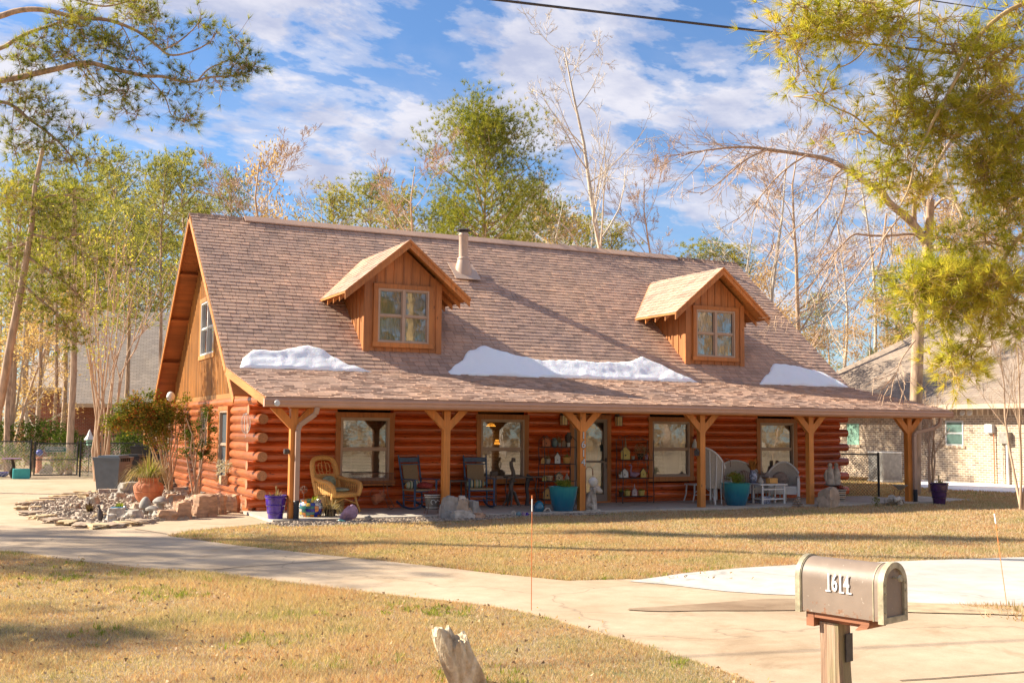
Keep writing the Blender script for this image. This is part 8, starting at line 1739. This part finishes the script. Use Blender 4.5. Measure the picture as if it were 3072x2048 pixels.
# ================================================================ GRASS
def inside_np(poly, x, y):
    c_ = np.zeros(len(x), bool); j = len(poly)-1
    for i in range(len(poly)):
        xi, yi = poly[i]; xj, yj = poly[j]
        with np.errstate(divide='ignore', invalid='ignore'): hit = ((yi > y) != (yj > y)) & (x < (xj-xi)*(y-yi)/(yj-yi)+xi)
        c_ ^= hit; j = i
    return c_
block_polys = [drive_pts, white_poly, [(-.5, -2.5), (17.3, -2.5), (17.3, 12), (-.5, 12)], strip, [(17.2, -2.3), (19.2, -1.9), (19.0, -.2), (17.2, -.3)], spp]
def grass(name, n, box, h, w, seed, label, fall):
    r = np.random.default_rng(seed); x = r.uniform(box[0], box[2], n); y = r.uniform(box[1], box[3], n)
    d = np.hypot(x-CAM.x, y-CAM.y); ang_v = np.arctan2(x-CAM.x, y-CAM.y)-yw; keep = (np.abs(ang_v) < R(29)) & (r.uniform(0, 1, n) < np.minimum(1, (fall/d)**1.6)) & (d > 6)
    for p_ in block_polys: keep &= ~inside_np(p_, x, y)
    x, y, d = x[keep], y[keep], d[keep]; k = len(x); hh = h*r.uniform(.45, 1.25, k)*(.7+.6*(np.sin(x*1.7+np.sin(y*2.3))*.5+.5)); a = r.uniform(0, 6.283, k); ww = w*np.maximum(1, d/12)*r.uniform(.7, 1.3, k); ln = hh*r.uniform(.2, 1.1, k); b_ = r.uniform(0, 6.283, k)
    z = np.full(k, GZ-.002); dx, dy = np.cos(a)*ww*.5, np.sin(a)*ww*.5
    V = np.stack([np.stack([x-dx, y-dy, z], 1), np.stack([x+dx, y+dy, z], 1), np.stack([x+np.cos(b_)*ln, y+np.sin(b_)*ln, z+hh], 1)], 1).reshape(-1, 3)
    return tag(npmesh(name, V, np.arange(len(V)).reshape(-1, 3), 'grass'), label, 'grass', None, 'stuff')
grass('grass', 900000, (-7, -18.5, 5, -5), .045, .0055, 1, 'straw coloured winter grass with green tufts covering the front lawn', 11)
grass('grass', 700000, (-3, -13, 22, -2.2), .05, .008, 2, 'golden dormant grass on the lawn between the drive and the porch', 14)
grass('grass', 160000, (17, -4, 34, 14), .06, .014, 3, 'short yellow green grass between the cabin and the brick house', 30)
# green clumps and fallen leaves
rg = random.Random(6); b = MB()
for (x, y) in [(-4.548, -9.109), (-4.714, -9.363), (-5.218, -9.156), (-3.847, -10.615), (-3.699, -11.085), (-3.585, -11.263), (-2.887, -10.273), (-2.783, -10.531), (-2.667, -13.048), (-1.301, -12.963), (-1.262, -13.322), (-1.393, -13.376), (-4.930, -6.228), (-4.207, -7.798), (-3.730, -9.105), (-2.327, -4.704), (-2.106, -5.828), (-1.813, -6.882), (-1.438, -7.609), (-1.347, -8.190), (-1.107, -8.373), (-0.904, -9.126), (-0.232, -9.908), (0.058, -10.362), (0.284, -10.812), (0.489, -11.172), (0.632, -11.627), (0.954, -11.888), (1.363, -11.992), (1.842, -11.994), (2.426, -11.862), (3.334, -11.693), (3.477, -11.862), (0.415, -16.323), (-0.112, -15.625), (-0.212, -16.479), (-0.196, -14.309), (-3.388, -14.205), (-4.529, -13.208), (-2.252, -16.100), (-2.048, -16.311), (-3.036, -15.376)]:
    for _ in range(14):
        xx, yy = x+rg.gauss(0, .22), y+rg.gauss(0, .16)
        if not inside_np(drive_pts, np.array([xx]), np.array([yy]))[0] and not inside_np(white_poly, np.array([xx]), np.array([yy]))[0]: tuft(b, (xx, yy, GZ), 14, .065, 1.0, .008, rg, .2, .06)
tag(b.build('grass_clumps', 'green_blade'), 'fresh green clumps dotted along the lawn edges', 'grass', None, 'stuff')
r = np.random.default_rng(12); n = 2600; x = r.uniform(-6.5, 3, n); y = r.uniform(-18, -7, n); kp = ~inside_np(drive_pts, x, y); x, y = x[kp], y[kp]; x2 = r.uniform(-2, 16, 500); y2 = r.uniform(-11, -2.6, 500); kp = ~inside_np(drive_pts, x2, y2); x = np.r_[x, x2[kp]]; y = np.r_[y, y2[kp]]
cl = Cloud(); cl.leaves(np.stack([x, y, GZ+.025+r.uniform(0, .02, len(x))], 1), .034, 9, .9); cl2 = Cloud(); k2 = r.integers(0, len(x), 1800); cl2.leaves(np.stack([x[k2]+.31, y[k2]-.17, np.full(1800, GZ+.03)], 1), .04, 19, .5); tag(cl2.build('fallen_leaves', 'tan_leaf'), 'pale dry leaves and chaff scattered over the lawns', 'fallen leaves', None, 'stuff')
tag(cl.build('fallen_leaves', 'dead_leaf'), 'brown fallen leaves scattered over the lawns', 'fallen leaves', None, 'stuff')
